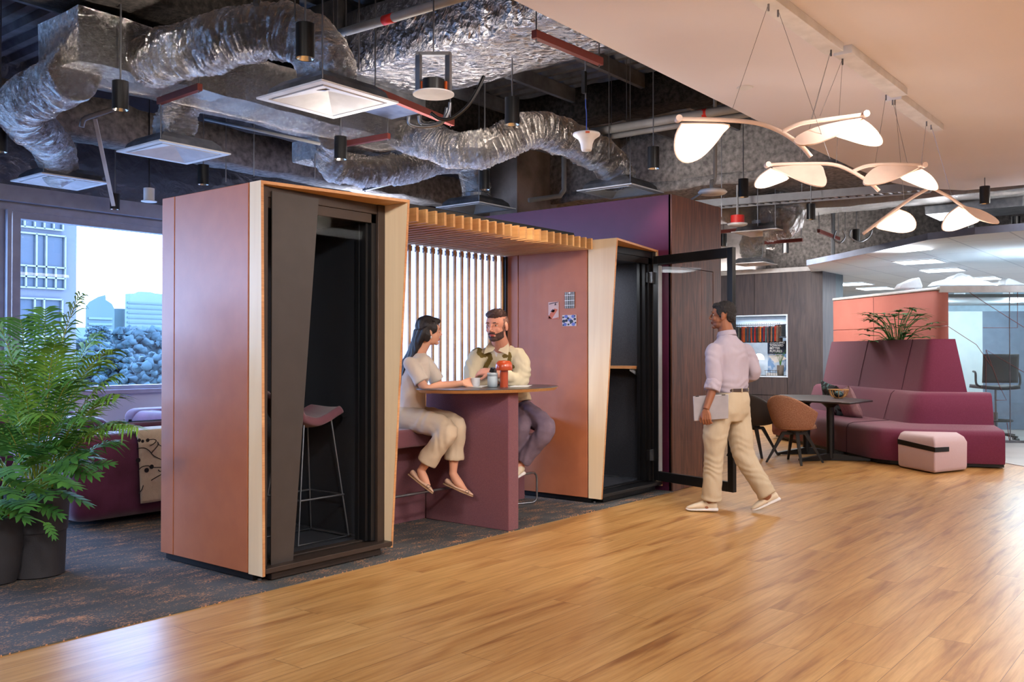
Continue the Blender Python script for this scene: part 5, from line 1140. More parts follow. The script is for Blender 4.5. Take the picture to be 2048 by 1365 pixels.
def sofa2(label, x0, x1, y0, y1, zt):
    t = thing('lounge_sofa', label, 'sofa', ((x0 + x1) / 2, (y0 + y1) / 2, 0), 'plum velvet sofas by the window')
    soft_block(MB(), (x0, y1 - .3, .05), (x1, y1, zt)).build('backrest', M_velvet, t, smooth=True)
    soft_block(MB(), (x0, y0, .06), (x1, y1 - .25, .42)).build('seat', M_velvet, t, smooth=True)
    soft_block(MB(), (x0, y0, .06), (x0 + .28, y1 - .05, zt - .02)).build('armrest', M_velvet, t, smooth=True)
    soft_block(MB(), (x1 - .28, y0, .06), (x1, y1 - .05, zt - .06)).build('armrest', M_velvet, t, smooth=True)
sofa2('plum velvet armchair by the window behind the palm', 2.2, 4.55, 8.5, 9.4, .74)
sofa2('plum velvet armchair under the window beside the near pod', 5.02, 6.6, 8.3, 9.2, .72)
Mr = Matrix.Rotation(.5, 3, 'Z') @ Matrix.Rotation(-.2, 3, 'X') @ Matrix.Rotation(.2, 3, 'Y')
pillow('cushion', 'purple cushion standing on the window armchair, cut off by the near pod', V((5.45, 8.75, .74)), .48, .48, .16, Mr, M_velvet)
MB_ = MB().lathe([(.24, .006), (.26, .02), (.26, .44), (.24, .46)], 32, (4.72, 8.35, 0)).build('side_table', M_wallw, smooth=True, ang=.6); tag(MB_, 'cream drum side table between the two window armchairs', 'side table')
# throw: real cloth folded over the back
M_throw = mat('cream_knit', (214, 204, 188), .95, bump=.4, bscale=220, rgb2=(206, 196, 180), cscale=30)
th = thing('throw_blanket', 'cream throw with black line faces hanging over the plum sofa back', 'blanket', (3.95, 6.6, .3))
def cloth(x, s):      # s: distance along the drape, starting behind the top
    wv = .012 * math.sin(x * 17) * min(1, s * 1.2)
    if s < .25: return V((x, 6.86 - s, .705))
    if s < .40: t = (s - .25) / .15 * pi / 2; return V((x, 6.61 - .0 - .0 - .035 * math.sin(t) + .0, .705 - .09 * (1 - math.cos(t))))
    return V((x + .01 * (s - .4), 6.572 - wv - .01 * s, .615 - (s - .40)))
mb = MB(); mb.grid(lambda u, v_: cloth(3.71 + .75 * u + .02 * v_, v_ * .86), 30, 40); mb.build('cloth', M_throw, th, smooth=True, solid=.008)
bl = MB()
def on_c(u, v_, off=.007): p = P_y(u, v_, 6.56); return V((p.x, 6.572 - off - .012 - .004, p.z))
def disc(u, v_, r): c = on_c(u, v_); bl.slab([c + V((math.cos(i * pi / 8) * r, 0, math.sin(i * pi / 8) * r)) for i in range(16)], (0, .003, 0))
for u, v_, r in ((277, 881, .014), (284, 883, .012), (294, 881, .014), (275, 921, .018), (292, 941, .018), (302, 934, .017)): disc(u, v_, r)
for pts in ([(297, 880), (306, 879), (311, 882), (306, 888), (299, 892)], [(313, 884), (315, 890), (302, 906)], [(313, 888), (322, 893)], [(272, 898), (285, 896), (296, 901), (306, 912), (322, 920)], [(275, 941), (283, 934), (295, 932), (302, 935), (322, 935)], [(301, 961), (311, 955), (322, 949)], [(276, 987), (282, 980), (285, 971)], [(315, 940), (318, 943), (322, 942)]):
    bl.tube(smooth_path([on_c(*p) for p in pts], 4), .0035, 6)
bl.build('line_drawing', M_black, th)

# plant pots
def pot(t, c, prof, soil_z, soil_r):
    MB().lathe(prof, 48, c).build('pot', M_pot, t, smooth=True, ang=.5)
    MB().lathe([(soil_r, soil_z - .02), (soil_r, soil_z), (.01, soil_z + .008)], 32, c).build('soil', M_soil, t)
pc = V((2.50, 5.52, 0))
bp_ = thing('areca_palm', 'tall areca palm in the larger anthracite pot', 'plant', pc)
pot(bp_, pc, [(.135, .007), (.148, .014), (.156, .26), (.158, .265), (.163, .27), (.176, .505), (.182, .515), (.172, .515), (.165, .48)], .47, .166)
def frond(lf, st, base, tip, sag, n, L, w_, rr, twist=0):
    """arching rachis with paired drooping leaflets"""
    base, tip = V(base), V(tip); mid = base.lerp(tip, .55) + V((0, 0, sag)); P = []
    for i in range(n + 1): t = i / n; P.append(base.lerp(mid, t).lerp(mid.lerp(tip, t), t))
    st.tube(P, [max(.0015, .0055 * (1 - i / n * .8)) for i in range(n + 1)], 5)
    for i in range(int(n * .28), n + 1):
        t = (i - n * .28) / (n * .72); d = (P[min(i + 1, n)] - P[max(i - 1, 0)]).normalized(); s0 = d.cross(V((0, 0, 1)))
        if s0.length < .05: s0 = V((1, 0, 0))
        s0.normalize(); up = s0.cross(d).normalized(); l_ = L * (math.sin(pi * (.12 + .80 * t)) ** .7) * rr.uniform(.85, 1.1)
        for s in (-1, 1):
            o = (s0 * s * .9 + d * .75 + up * rr.uniform(.0, .35)).normalized(); sd = o.cross(up).normalized() * w_; q = []
            dr = rr.uniform(.35, .75) * l_
            for u in (0, .35, .7, 1):
                c = P[i] + o * l_ * u - V((0, 0, dr * u * u)); ww = sd * (.5, 1, .75, .05)[int(u * 3 + .01)]; q += [c - ww, c + ww]
            lf.add(q, [(0, 1, 3, 2), (2, 3, 5, 4), (4, 5, 7, 6)])
rr = random.Random(12)
lf, st = MB(), MB(); lf2 = MB(); top0 = pc + V((0, 0, .47)); dpc = (pc - V((0, 0, 0))).dot(V((fw.x, fw.y, 0)))
# fronds whose tips are known from their shape: (pixel, depth offset, sag)
for (u, v_), dd, sg, L in (((160, 592), .0, .30, .17), ((40, 640), .1, .42, .17), ((222, 700), -.15, .32, .15), ((205, 722), .2, .30, .15), ((240, 790), -.25, .30, .14), ((0, 655), -.2, .25, .15), ((-20, 700), .15, .30, .15),
                        ((275, 855), -.3, .28, .13), ((250, 845), .2, .24, .13), ((150, 760), -.4, .32, .15), ((-15, 760), -.3, .3, .14), ((190, 670), .3, .25, .15), ((60, 700), .45, .35, .15), ((110, 690), -.3, .3, .14), ((215, 800), .35, .28, .13),
                        ((30, 730), -.45, .35, .14), ((-30, 800), .2, .3, .14), ((175, 840), -.45, .3, .13), ((130, 720), .5, .25, .14), ((90, 620), .15, .25, .15), ((200, 860), .1, .24, .12), ((20, 800), .5, .3, .13), ((85, 830), -.5, .3, .13), ((235, 750), .1, .26, .14)):
    a = rr.uniform(0, 2 * pi); b_ = top0 + V((math.cos(a), math.sin(a), 0)) * rr.uniform(.01, .07); tip = P_d(u, v_, dpc + dd)
    tgt = lf if rr.random() < .75 else lf2
    frond(tgt, st, b_, tip, sg, 36, L * (1.75 if v_ < 730 else 1.35), .0072, rr)
for k in range(16):
    a = rr.uniform(0, 2 * pi); b_ = top0 + V((math.cos(a), math.sin(a), 0)) * rr.uniform(.02, .09); tip = b_ + V((math.cos(a) * rr.uniform(.15, .5), math.sin(a) * rr.uniform(.15, .5), rr.uniform(.15, .55)))
    frond(lf2, st, b_, tip, .14, 20, .19, .008, rr)
lf.build('leaves', M_green, bp_); lf2.build('leaves', M_green2, bp_); st.build('stems', M_yel, bp_, smooth=True)
# philodendron in the small pot
qc = V((2.02, 5.02, 0)); c2 = P_z(-12, 1168, 0); qc = V((c2.x, c2.y, 0))
ph_ = thing('philodendron', 'lobed leaf philodendron in the small tapered dark pot at the left edge', 'plant', qc)
pot(ph_, qc, [(.105, .007), (.115, .014), (.135, .10), (.150, .22), (.152, .36), (.146, .38), (.138, .38), (.134, .34)], .34, .135)
lf, st = MB(), MB(); rr = random.Random(5); dq = qc.dot(V((fw.x, fw.y, 0)))
def lobed(lf, c, d, up, L, rr):
    s = d.cross(up).normalized(); up = s.cross(d).normalized(); n = 5
    def pt(a, b): return c + d * a * L + s * b * L - V((0, 0, (a * a * .35 + b * b * .5) * L * .5)) 
    for sg in (-1, 1):
        for k in range(n):
            a0 = -.18 + k * .20; a1 = a0 + .13; rb = .42 * math.sin(pi * (.22 + .62 * k / (n - 1))) + .06; lean = .10 + .05 * k
            q = [pt(a0, 0), pt(a1 + .03, 0), pt(a1 + lean * .5 + .03, sg * rb * .55), pt(a0 + lean + .08, sg * rb), pt(a0 + lean * .5 - .03, sg * rb * .6)]
            lf.add(q, [(0, 1, 2, 3, 4)])
        lf.add([pt(.8, 0), pt(.86, sg * .10), pt(1.05, 0)], [(0, 1, 2)])
        lf.add([pt(-.2, 0), pt(-.1, sg * .09), pt(.85, sg * .07), pt(.9, 0)], [(0, 1, 2, 3)])
for (u, v_), dd, L in (((40, 915), -.05, .20), ((110, 930), -.05, .22), ((150, 945), .05, .16), ((30, 960), -.2, .19), ((75, 985), -.15, .17), ((10, 1000), -.25, .16), ((0, 900), .1, .2), ((60, 880), .15, .18), ((120, 960), -.2, .16), ((95, 1050), -.2, .09), ((100, 970), .2, .15), ((-10, 950), -.1, .2), ((-30, 900), 0, .2), ((20, 870), .25, .18), ((70, 925), -.22, .22), ((15, 935), -.3, .22), ((125, 985), -.1, .18), ((45, 1000), -.3, .18), ((0, 975), -.35, .2), ((90, 900), 0, .2), ((150, 915), .05, .17), ((185, 930), .1, .14), ((55, 905), -.3, .2), ((100, 950), -.32, .19), ((20, 1015), -.2, .15), ((50, 945), .2, .17), ((85, 1015), -.12, .13), ((-20, 1010), -.2, .15)):
    a = rr.uniform(0, 2 * pi); b_ = qc + V((math.cos(a) * .05, math.sin(a) * .05, .34)); tip = P_d(u, v_, dq + dd); mid = b_.lerp(tip, .6) + V((0, 0, .08))
    P = [b_.lerp(mid, t / 8).lerp(mid.lerp(tip, t / 8), t / 8) for t in range(9)]; st.tube(P, .004, 6)
    d = (tip - mid).normalized(); d = (d + V((rr.uniform(-.5, .5), rr.uniform(-.5, .5), rr.uniform(-.5, .1)))).normalized()
    lobed(lf, tip, d, V((rr.uniform(-.4, .2), rr.uniform(-.6, -.1), 1)).normalized(), L, rr)
lf.build('leaves', M_green2, ph_); st.build('stems', M_green, ph_, smooth=True)
t_ = P_d(17, 1045, dq - .03); tag(MB().tube([t_, t_ + V((0, 0, .09))], .005, 8).build('moisture_meter', mat('orange_gauge', (214, 90, 60), .4)), 'small glass tube gauge with orange scale stuck in the small pot', 'gauge')

# ------------------------------------------------------------------ city seen through the window
M_fac = mat('grey_facade', (68, 67, 72), .8, rgb2=(62, 62, 68), cscale=.1)
M_facw = mat('facade_glass', (26, 38, 48), .4, .0, rgb2=(20, 30, 40), cscale=.6)
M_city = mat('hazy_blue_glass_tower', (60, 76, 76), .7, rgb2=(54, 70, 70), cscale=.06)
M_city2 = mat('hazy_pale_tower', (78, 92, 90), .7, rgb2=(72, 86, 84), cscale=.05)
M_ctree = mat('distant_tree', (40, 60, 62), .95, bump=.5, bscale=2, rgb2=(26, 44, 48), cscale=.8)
Yb = 26.0
def bx(u0, v0, u1, v1, y): a = P_y(u0, v1, y); b = P_y(u1, v0, y); return a, b
nb_ = thing('office_building', 'grey concrete building with large gridded windows close outside the window', 'building', (9, Yb, 0))
a, b = bx(-260, 380, 154, 900, Yb); MB().box((a.x, Yb, -12), (b.x, Yb + 8, 16)).build('facade', M_fac, nb_)
for (u0, v0, u1, v1) in ((30, 474, 128, 574), (28, 600, 122, 692), (28, 360, 124, 452), (-120, 474, -20, 574), (-120, 600, -20, 692), (30, 720, 122, 800)):
    a, b = bx(u0, v0, u1, v1, Yb)
    MB().box((a.x, Yb - .02, a.z), (b.x, Yb + .05, b.z)).build('window_glass', M_facw, nb_)
    f = MB(); W = b.x - a.x; Hh = b.z - a.z
    for k in (0, .19, .40, .60, .80, 1.0):
        z0 = a.z if k in (0, .4, .6, 1.0) else a.z; z1 = b.z if k in (0, .4, .6, 1.0) else a.z + Hh * .40
        f.box((a.x + W * k - .022, Yb - .10, z0), (a.x + W * k + .022, Yb - .02, z1))
    for k in (0, .2, .40, 1.0): f.box((a.x, Yb - .10, a.z + Hh * k - .022), (b.x, Yb - .02, a.z + Hh * k + .022))
    f.build('window_bars', mat('pale_window_bars', (92, 92, 86), .5), nb_)
def tower(label, px, top, y, m, dep=14, stripes=0):
    t = thing('tower', label, 'building', (P_y(px[0], 700, y).x, y, 0), 'hazy towers across the city')
    P = [P_y(u, v_, y) for u, v_ in top]; P = [V((P[0].x, y, -25))] + P + [V((P[-1].x, y, -25))]
    c_ = sum(P, V((0, 0, 0))) / len(P); MB().slab(P, V((c_.x, c_.y, 0)).normalized() * dep).build('tower_body', m, t)
    if stripes:
        f = MB(); x0, x1 = P[0].x, P[-1].x; zt = min(p.z for p in P[1:-1])
        for k in range(stripes): z = -4 + (zt + 3) * k / stripes; f.box((x0 + .5, y - .25, z), (x1 - .5, y - .05, z + (zt + 4) / stripes * .35))
        f.build('floor_bands', M_city2 if m is M_city else M_city, t)
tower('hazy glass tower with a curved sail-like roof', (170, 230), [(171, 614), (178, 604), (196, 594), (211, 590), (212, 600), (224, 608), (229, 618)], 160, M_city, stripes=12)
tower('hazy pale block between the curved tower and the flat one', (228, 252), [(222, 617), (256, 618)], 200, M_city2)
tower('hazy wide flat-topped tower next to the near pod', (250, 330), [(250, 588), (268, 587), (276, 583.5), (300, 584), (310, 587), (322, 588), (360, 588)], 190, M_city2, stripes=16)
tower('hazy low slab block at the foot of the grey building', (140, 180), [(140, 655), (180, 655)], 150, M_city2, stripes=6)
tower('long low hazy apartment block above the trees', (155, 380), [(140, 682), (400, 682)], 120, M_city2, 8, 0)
f = MB()
for k in range(26): x = P_y(160, 700, 119).x + k * 1.7; f.box((x, 119.6, -9), (x + .6, 119.9, 3.2 - (k % 3) * .4))
t = f.build('balcony_columns', M_city); tag(t, 'row of hazy vertical balcony strips on the low apartment block', 'balconies')
def tree_blob(label, u, v_, y, r, seed):
    c = P_y(u, v_, y); mb = MB(); rr = random.Random(seed)
    for k in range(520):
        a, e_ = rr.uniform(0, 6.28), rr.uniform(-.6, 1.3); q = c + V((math.cos(a) * math.cos(e_), math.sin(a) * math.cos(e_) * .6, math.sin(e_) * .8)) * r * rr.uniform(.3, 1) 
        mb.ell(q, (r * .095, r * .095, r * .07), 6, 4)
    for k, p in enumerate(mb.v): mb.v[k] = p + V((noise.noise(p * 3.1), noise.noise(p * 3.1 + V((7, 0, 0))), noise.noise(p * 3.1 + V((0, 7, 0))))) * r * .10
    tr_ = thing('tree', label, 'tree', (c.x, c.y, c.z - r * 2), 'hazy trees outside'); mb.build('crown', M_ctree, tr_, smooth=True); MB().tube([(c.x, c.y, -20), (c.x, c.y, c.z)], r * .08, 8).build('trunk', M_ctree, tr_)
tree_blob('large round hazy tree right of the palm, by the near pod', 285, 728, 62, 3.4, 1)
tree_blob('lower hazy tree at the window bottom beside the palm', 238, 766, 55, 2.6, 2)
tree_blob('hazy tree at the window bottom edge next to the near pod', 318, 768, 50, 2.4, 3)
tree_blob('hazy tree low behind the middle of the palm', 190, 772, 58, 2.8, 4)
tree_blob('small hazy tree on the roof terrace under the curved tower', 196, 672, 118, 1.8, 5)
tree_blob('hazy street tree partly behind the grey building', 160, 740, 60, 2.6, 6)
struct('ground_outside', MB().box((-80, 12, -12.5), (260, 400, -12)), mat('outside_ground', (129, 129, 122), .9), 'ground outside')
# ================================================================== PEOPLE
M_skinw = mat('skin_light', (224, 168, 140), .55, rgb2=(216, 156, 128), cscale=6, spec=.35)
M_skinm = mat('skin_fair', (222, 160, 136), .55, rgb2=(212, 146, 122), cscale=6, spec=.35)
M_skinb = mat('skin_brown', (150, 96, 68), .5, rgb2=(138, 86, 60), cscale=6, spec=.4)
M_lips = mat('lips', (178, 84, 82), .5); M_lipb = mat('lips_brown', (120, 66, 56), .5)
M_hairb = mat('black_hair', (24, 18, 20), .42, rgb2=(32, 24, 25), cscale=40, stretch=(6, 6, .6), bump=.5, bscale=60)
M_hairs = mat('short_black_hair', (20, 17, 18), .7, rgb2=(34, 29, 30), cscale=60, bump=.8, bscale=150)
M_hairn = mat('dark_brown_hair', (58, 38, 34), .6, rgb2=(78, 52, 46), cscale=60, bump=.7, bscale=150)
M_stub = mat('stubble', (158, 118, 104), .7, rgb2=(128, 92, 82), cscale=80, lo=.4, hi=.6)
M_beard = mat('dark_beard', (66, 46, 42), .8, rgb2=(84, 58, 52), cscale=90)
M_eye = mat('eye_white', (226, 220, 216), .3); M_iris = mat('iris_dark', (40, 26, 22), .25); M_brow = mat('eyebrow', (44, 30, 28), .8)
M_knit = mat('cream_knit_top', (222, 208, 194), .9, bump=.25, bscale=260, rgb2=(214, 199, 184), cscale=8, sheen=.3, spec=.15)
M_trw = mat('beige_trousers', (206, 188, 164), .85, bump=.15, bscale=200, rgb2=(198, 179, 154), cscale=4, spec=.15)
M_chino = mat('khaki_chinos', (194, 178, 154), .85, bump=.15, bscale=220, rgb2=(186, 169, 144), cscale=4, spec=.15)
M_shirt = mat('lilac_grey_shirt', (176, 166, 178), .85, bump=.12, bscale=260, rgb2=(170, 159, 172), cscale=4, spec=.15)
M_jack = mat('cream_jacket', (212, 200, 172), .85, bump=.15, bscale=200, rgb2=(204, 191, 162), cscale=5, spec=.15)
M_olive = mat('olive_applique', (118, 98, 44), .9)
M_tee = mat('white_tee', (226, 220, 220), .85)
M_trg = mat('mauve_grey_trousers', (112, 96, 110), .85, rgb2=(126, 108, 122), cscale=12, spec=.15)
M_shoe = mat('cream_shoe', (222, 204, 178), .55); M_sole = mat('white_sole', (232, 228, 228), .6)

def evalmesh(mb, voxel, its, fn=None):
    o = mb.build('tmp', M_eye, remesh=voxel, sm_it=its)
    bpy.context.view_layer.update(); dg = bpy.context.evaluated_depsgraph_get()
    me = bpy.data.meshes.new_from_object(o.evaluated_get(dg)); me.materials.clear()
    old = o.data; bpy.data.objects.remove(o); bpy.data.meshes.remove(old)
    if fn:
        cs = [v_.co.copy() for v_ in me.vertices]; ns = [v_.normal.copy() for v_ in me.vertices]; out = []
        for c_, n_ in zip(cs, ns): out += list(c_ + n_ * fn(c_))
        me.vertices.foreach_set('co', out); me.update()
    return me
def place(me, name, mats, parent, midx=None):
    org = wloc(parent) if parent is not None else V((0, 0, 0))
    for m in (mats if isinstance(mats, (list, tuple)) else [mats]): me.materials.append(m)
    if midx:
        for p in me.polygons: p.material_index = midx(p.center, p.normal)
    for v_ in me.vertices: v_.co = v_.co - org
    me.polygons.foreach_set('use_smooth', [True] * len(me.polygons)); me.name = name
    o = bpy.data.objects.new(name, me); COL.objects.link(o)
    if parent is not None: o.parent = parent
    return o
def wr(amp, sc, st=(1, 1, 1), seed=0):
    return lambda p: amp * noise.noise(V((p.x * sc * st[0] + seed, p.y * sc * st[1], p.z * sc * st[2]))) + amp * .5 * noise.noise(V((p.x * sc * 2.3 * st[0], p.y * sc * 2.3 * st[1] + seed, p.z * sc * 2.3 * st[2])))
def oell(mb, c, axes, r, n=20, m=14):
    M = Matrix((axes[0], axes[1], axes[2])).transposed(); mb.ell(c, r, n, m, M); return mb
def frame(face, up=V((0, 0, 1))):
    y = V(face).normalized(); x = y.cross(up).normalized(); z = x.cross(y).normalized(); return x, y, z
class Head:
    def __init__(s, c, face, up=(0, 0, 1), k=1.0): s.c = V(c); s.x, s.y, s.z = frame(face, V(up)); s.k = k
    def p(s, x, y, z): return s.c + (s.x * x + s.y * y + s.z * z) * s.k
    def loc(s, q): d = q - s.c; return V((d.dot(s.x), d.dot(s.y), d.dot(s.z))) / s.k
    def e(s, mb, c, r): oell(mb, s.p(*c), (s.x, s.y, s.z), tuple(v_ * s.k for v_ in r))
    def build_into(s, mb, neck, female=False, rn=.056):
        k = s.k
        s.e(mb, (0, -.012, .032), (.073, .092, .082)); s.e(mb, (0, .022, .030), (.064, .064, .062))
        s.e(mb, (0, .020, -.030), (.058, .066, .062)); jw = .046 if female else .052
        s.e(mb, (0, .022, -.068), (jw, .056, .036)); s.e(mb, (0, .064, -.088), (.024 if female else .030, .020, .017))
        for sg in (-1, 1):
            s.e(mb, (sg * .034, .062, -.022), (.020, .014, .018))       # cheek
            s.e(mb, (sg * .030, .076, .030), (.022, .009, .007))        # brow ridge
            s.e(mb, (sg * .010, .091, -.026), (.008, .009, .007))       # nostril
            s.e(mb, (sg * .076, -.010, -.004), (.010, .017, .031)); s.e(mb, (sg * .078, -.002, -.026), (.006, .009, .010))
        mb.tube([s.p(0, .076, .030), s.p(0, .092, .004), s.p(0, .104, -.018), s.p(0, .098, -.026)], [.007 * k, .008 * k, .0095 * k, .008 * k], 10)
        s.e(mb, (0, .084, -.052), (.020, .010, .0055)); s.e(mb, (0, .082, -.0615), (.017, .010, .0065))
        mb.tube([s.p(0, -.018, -.02), s.p(0, -.018, -.07), V(neck)], [rn * .95, rn, rn * 1.15], 18)
    def face_parts(s, parent, brow=M_brow, lids=1.0):
        for sg in (-1, 1):
            mb = MB(); s.e(mb, (sg * .030, .0685, .010), (.0125, .0065, .0065 * lids)); mb.build('eye', M_eye, parent, smooth=True)
            mb = MB(); s.e(mb, (sg * .030, .0740, .010), (.0055, .002, .0055 * lids)); mb.build('iris', M_iris, parent, smooth=True)
            mb = MB(); mb.tube([s.p(sg * .014, .086, .031), s.p(sg * .032, .085, .034), s.p(sg * .050, .072, .026)], [.003, .0035, .002], 6, flat=1); mb.build('eyebrow', brow, parent, smooth=True)
            mb = MB(); mb.tube([s.p(sg * .016, .0745, .0135), s.p(sg * .030, .0765, .0172), s.p(sg * .044, .067, .013)], [.0012, .0018, .0012], 6); mb.build('eyelash', M_iris, parent)
def hand(mb, w, d, nrm, curl=.5, side=1, k=1.0, spread=.12, thumb=.6):
    """palm from wrist w along d; nrm = back of the hand; fingers curl away from nrm"""
    w = V(w); d = V(d).normalized(); nrm = (V(nrm) - d * V(nrm).dot(d)).normalized(); s = d.cross(nrm).normalized() * side
    L = .085 * k
    for i in range(4):
        a = (i - 1.5); b0 = w + s * a * .006 * k; b1 = w + d * L + s * a * .0205 * k
        mb.tube([b0 + d * .005, w + d * L * .5 + s * a * .0165 * k, b1], [.014 * k, .0145 * k, .0115 * k], 10)
    for i, fl in enumerate((.068, .078, .073, .058)):
        a = (i - 1.5); p = w + d * L + s * a * .0205 * k; ang_ = curl * .6; dd = (d + s * a * spread * .5).normalized(); P = [p]; R = [.0098 * k]
        for seg, f in enumerate((.45, .32, .23)):
            q = (dd * math.cos(ang_) - nrm * math.sin(ang_)).normalized(); p = p + q * fl * f * k; P.append(p); R.append((.0085, .0078, .0065)[seg] * k); ang_ += curl * (1.0, .8, .6)[seg]
        mb.tube(smooth_path(P, 3), [R[0] + (R[-1] - R[0]) * i_ / (len(P) - 1) / 3 for i_ in range((len(P) - 1) * 3 + 1)], 10)
        mb.ell(P[-1], R[-1], 8, 6)
    b = w + d * .022 * k - s * .022 * k * 1.0; td = (d * .75 - s * .55 - nrm * thumb * .6).normalized()
    t1 = b + td * .042 * k; t2 = t1 + (td + d * .35 - nrm * .15).normalized() * .030 * k; t3 = t2 + (d - nrm * .1 + s * .2).normalized() * .022 * k
    mb.tube(smooth_path([w + d * .008 - s * .008, b, t1, t2, t3], 3), [.014 * k, .0145 * k, .0145 * k, .0145 * k, .0135 * k, .0125 * k, .0115 * k, .011 * k, .0105 * k, .010 * k, .009 * k, .008 * k, .007 * k], 10)
    mb.ell(t3, .0075 * k, 8, 6)
def limb(mb, pts, R, n=18, k=5):
    P = smooth_path(pts, k); m = len(pts) - 1; RR = []
    for i in range(len(P)):
        t = i / k; j = min(m - 1, int(t)); f = t - j; f = f * f * (3 - 2 * f); RR.append(R[j] + (R[j + 1] - R[j]) * f)
    mb.ell(P[0], R[0] * .99, 14, 10)
    return mb.tube(P, RR, n)
def torso_loft(mb, secs, n=28):
    """secs: (centre, right axis, forward axis, rx, ry)"""
    rings = []
    for c, ax, ay, rx_, ry_ in secs:
        rings.append([V(c) + V(ax) * (rx_ * math.copysign(abs(math.cos(t)) ** .85, math.cos(t))) + V(ay) * (ry_ * math.copysign(abs(math.sin(t)) ** .9, math.sin(t))) for t in (2 * pi * i / n for i in range(n))])
    return mb.loft(rings)
CR = V((_R.x, _R.y, 0)).normalized(); CF = V((fw.x, fw.y, 0)).normalized(); Z = V((0, 0, 1))
def shoe(parent, heel, toe, up, name='shoe', w_=.046, sneaker=True, m=M_shoe):
    heel, toe, up = V(heel), V(toe), V(up).normalized(); d = (toe - heel); L = d.length; d.normalize(); s = d.cross(up).normalized(); up = s.cross(d).normalized()
    def ring(t, ww, h0, h1, n=16):
        return [heel + d * L * t + s * (ww * math.cos(a)) + up * (h0 + (h1 - h0) * (.5 + .5 * math.sin(a))) for a in (2 * pi * i / n for i in range(n))]
    if sneaker:
        o = MB().loft([ring(.03, w_ * .55, .022, .075), ring(.12, w_ * .85, .02, .098), ring(.30, w_ * .9, .02, .105), ring(.45, w_ * .95, .02, .09), ring(.62, w_, .018, .072), ring(.8, w_ * .98, .016, .056), ring(.93, w_ * .75, .015, .042), ring(.985, w_ * .35, .018, .032)]).build(name, m, parent, smooth=True, sub=1)
        MB().loft([ring(0.0, w_ * .6, .004, .034), ring(.06, w_ * .95, 0, .040), ring(.3, w_ * 1.02, .002, .036), ring(.55, w_ * 1.05, .004, .030), ring(.8, w_ * 1.08, 0.0, .026), ring(.94, w_ * .85, .006, .026), ring(1.0, w_ * .4, .014, .026)]).build('sole', M_sole, o, smooth=True, sub=1)
    else:
        o = MB().loft([ring(.02, w_ * .45, .004, .042), ring(.10, w_ * .78, .002, .048), ring(.25, w_ * .80, .0, .034), ring(.45, w_ * .84, -.002, .022), ring(.58, w_ * .92, -.002, .026), ring(.70, w_ * .88, -.001, .034), ring(.84, w_ * .62, .001, .026), ring(.94, w_ * .34, .003, .017), ring(1.0, w_ * .10, .005, .011)]).build(name, m, parent, smooth=True, sub=1)
        MB().loft([[heel + d * L * t + s * ww * k_ + up * zz for k_, zz in ((-1, -.006), (1, -.006), (1, .003), (-1, .003))] for t, ww in ((.02, w_ * .45), (.1, w_ * .75), (.35, w_ * .72), (.65, w_ * .85), (.88, w_ * .5), (1.0, w_ * .08))]).build('sole', mat('tan_sole', (176, 140, 108), .6), o)
    return o

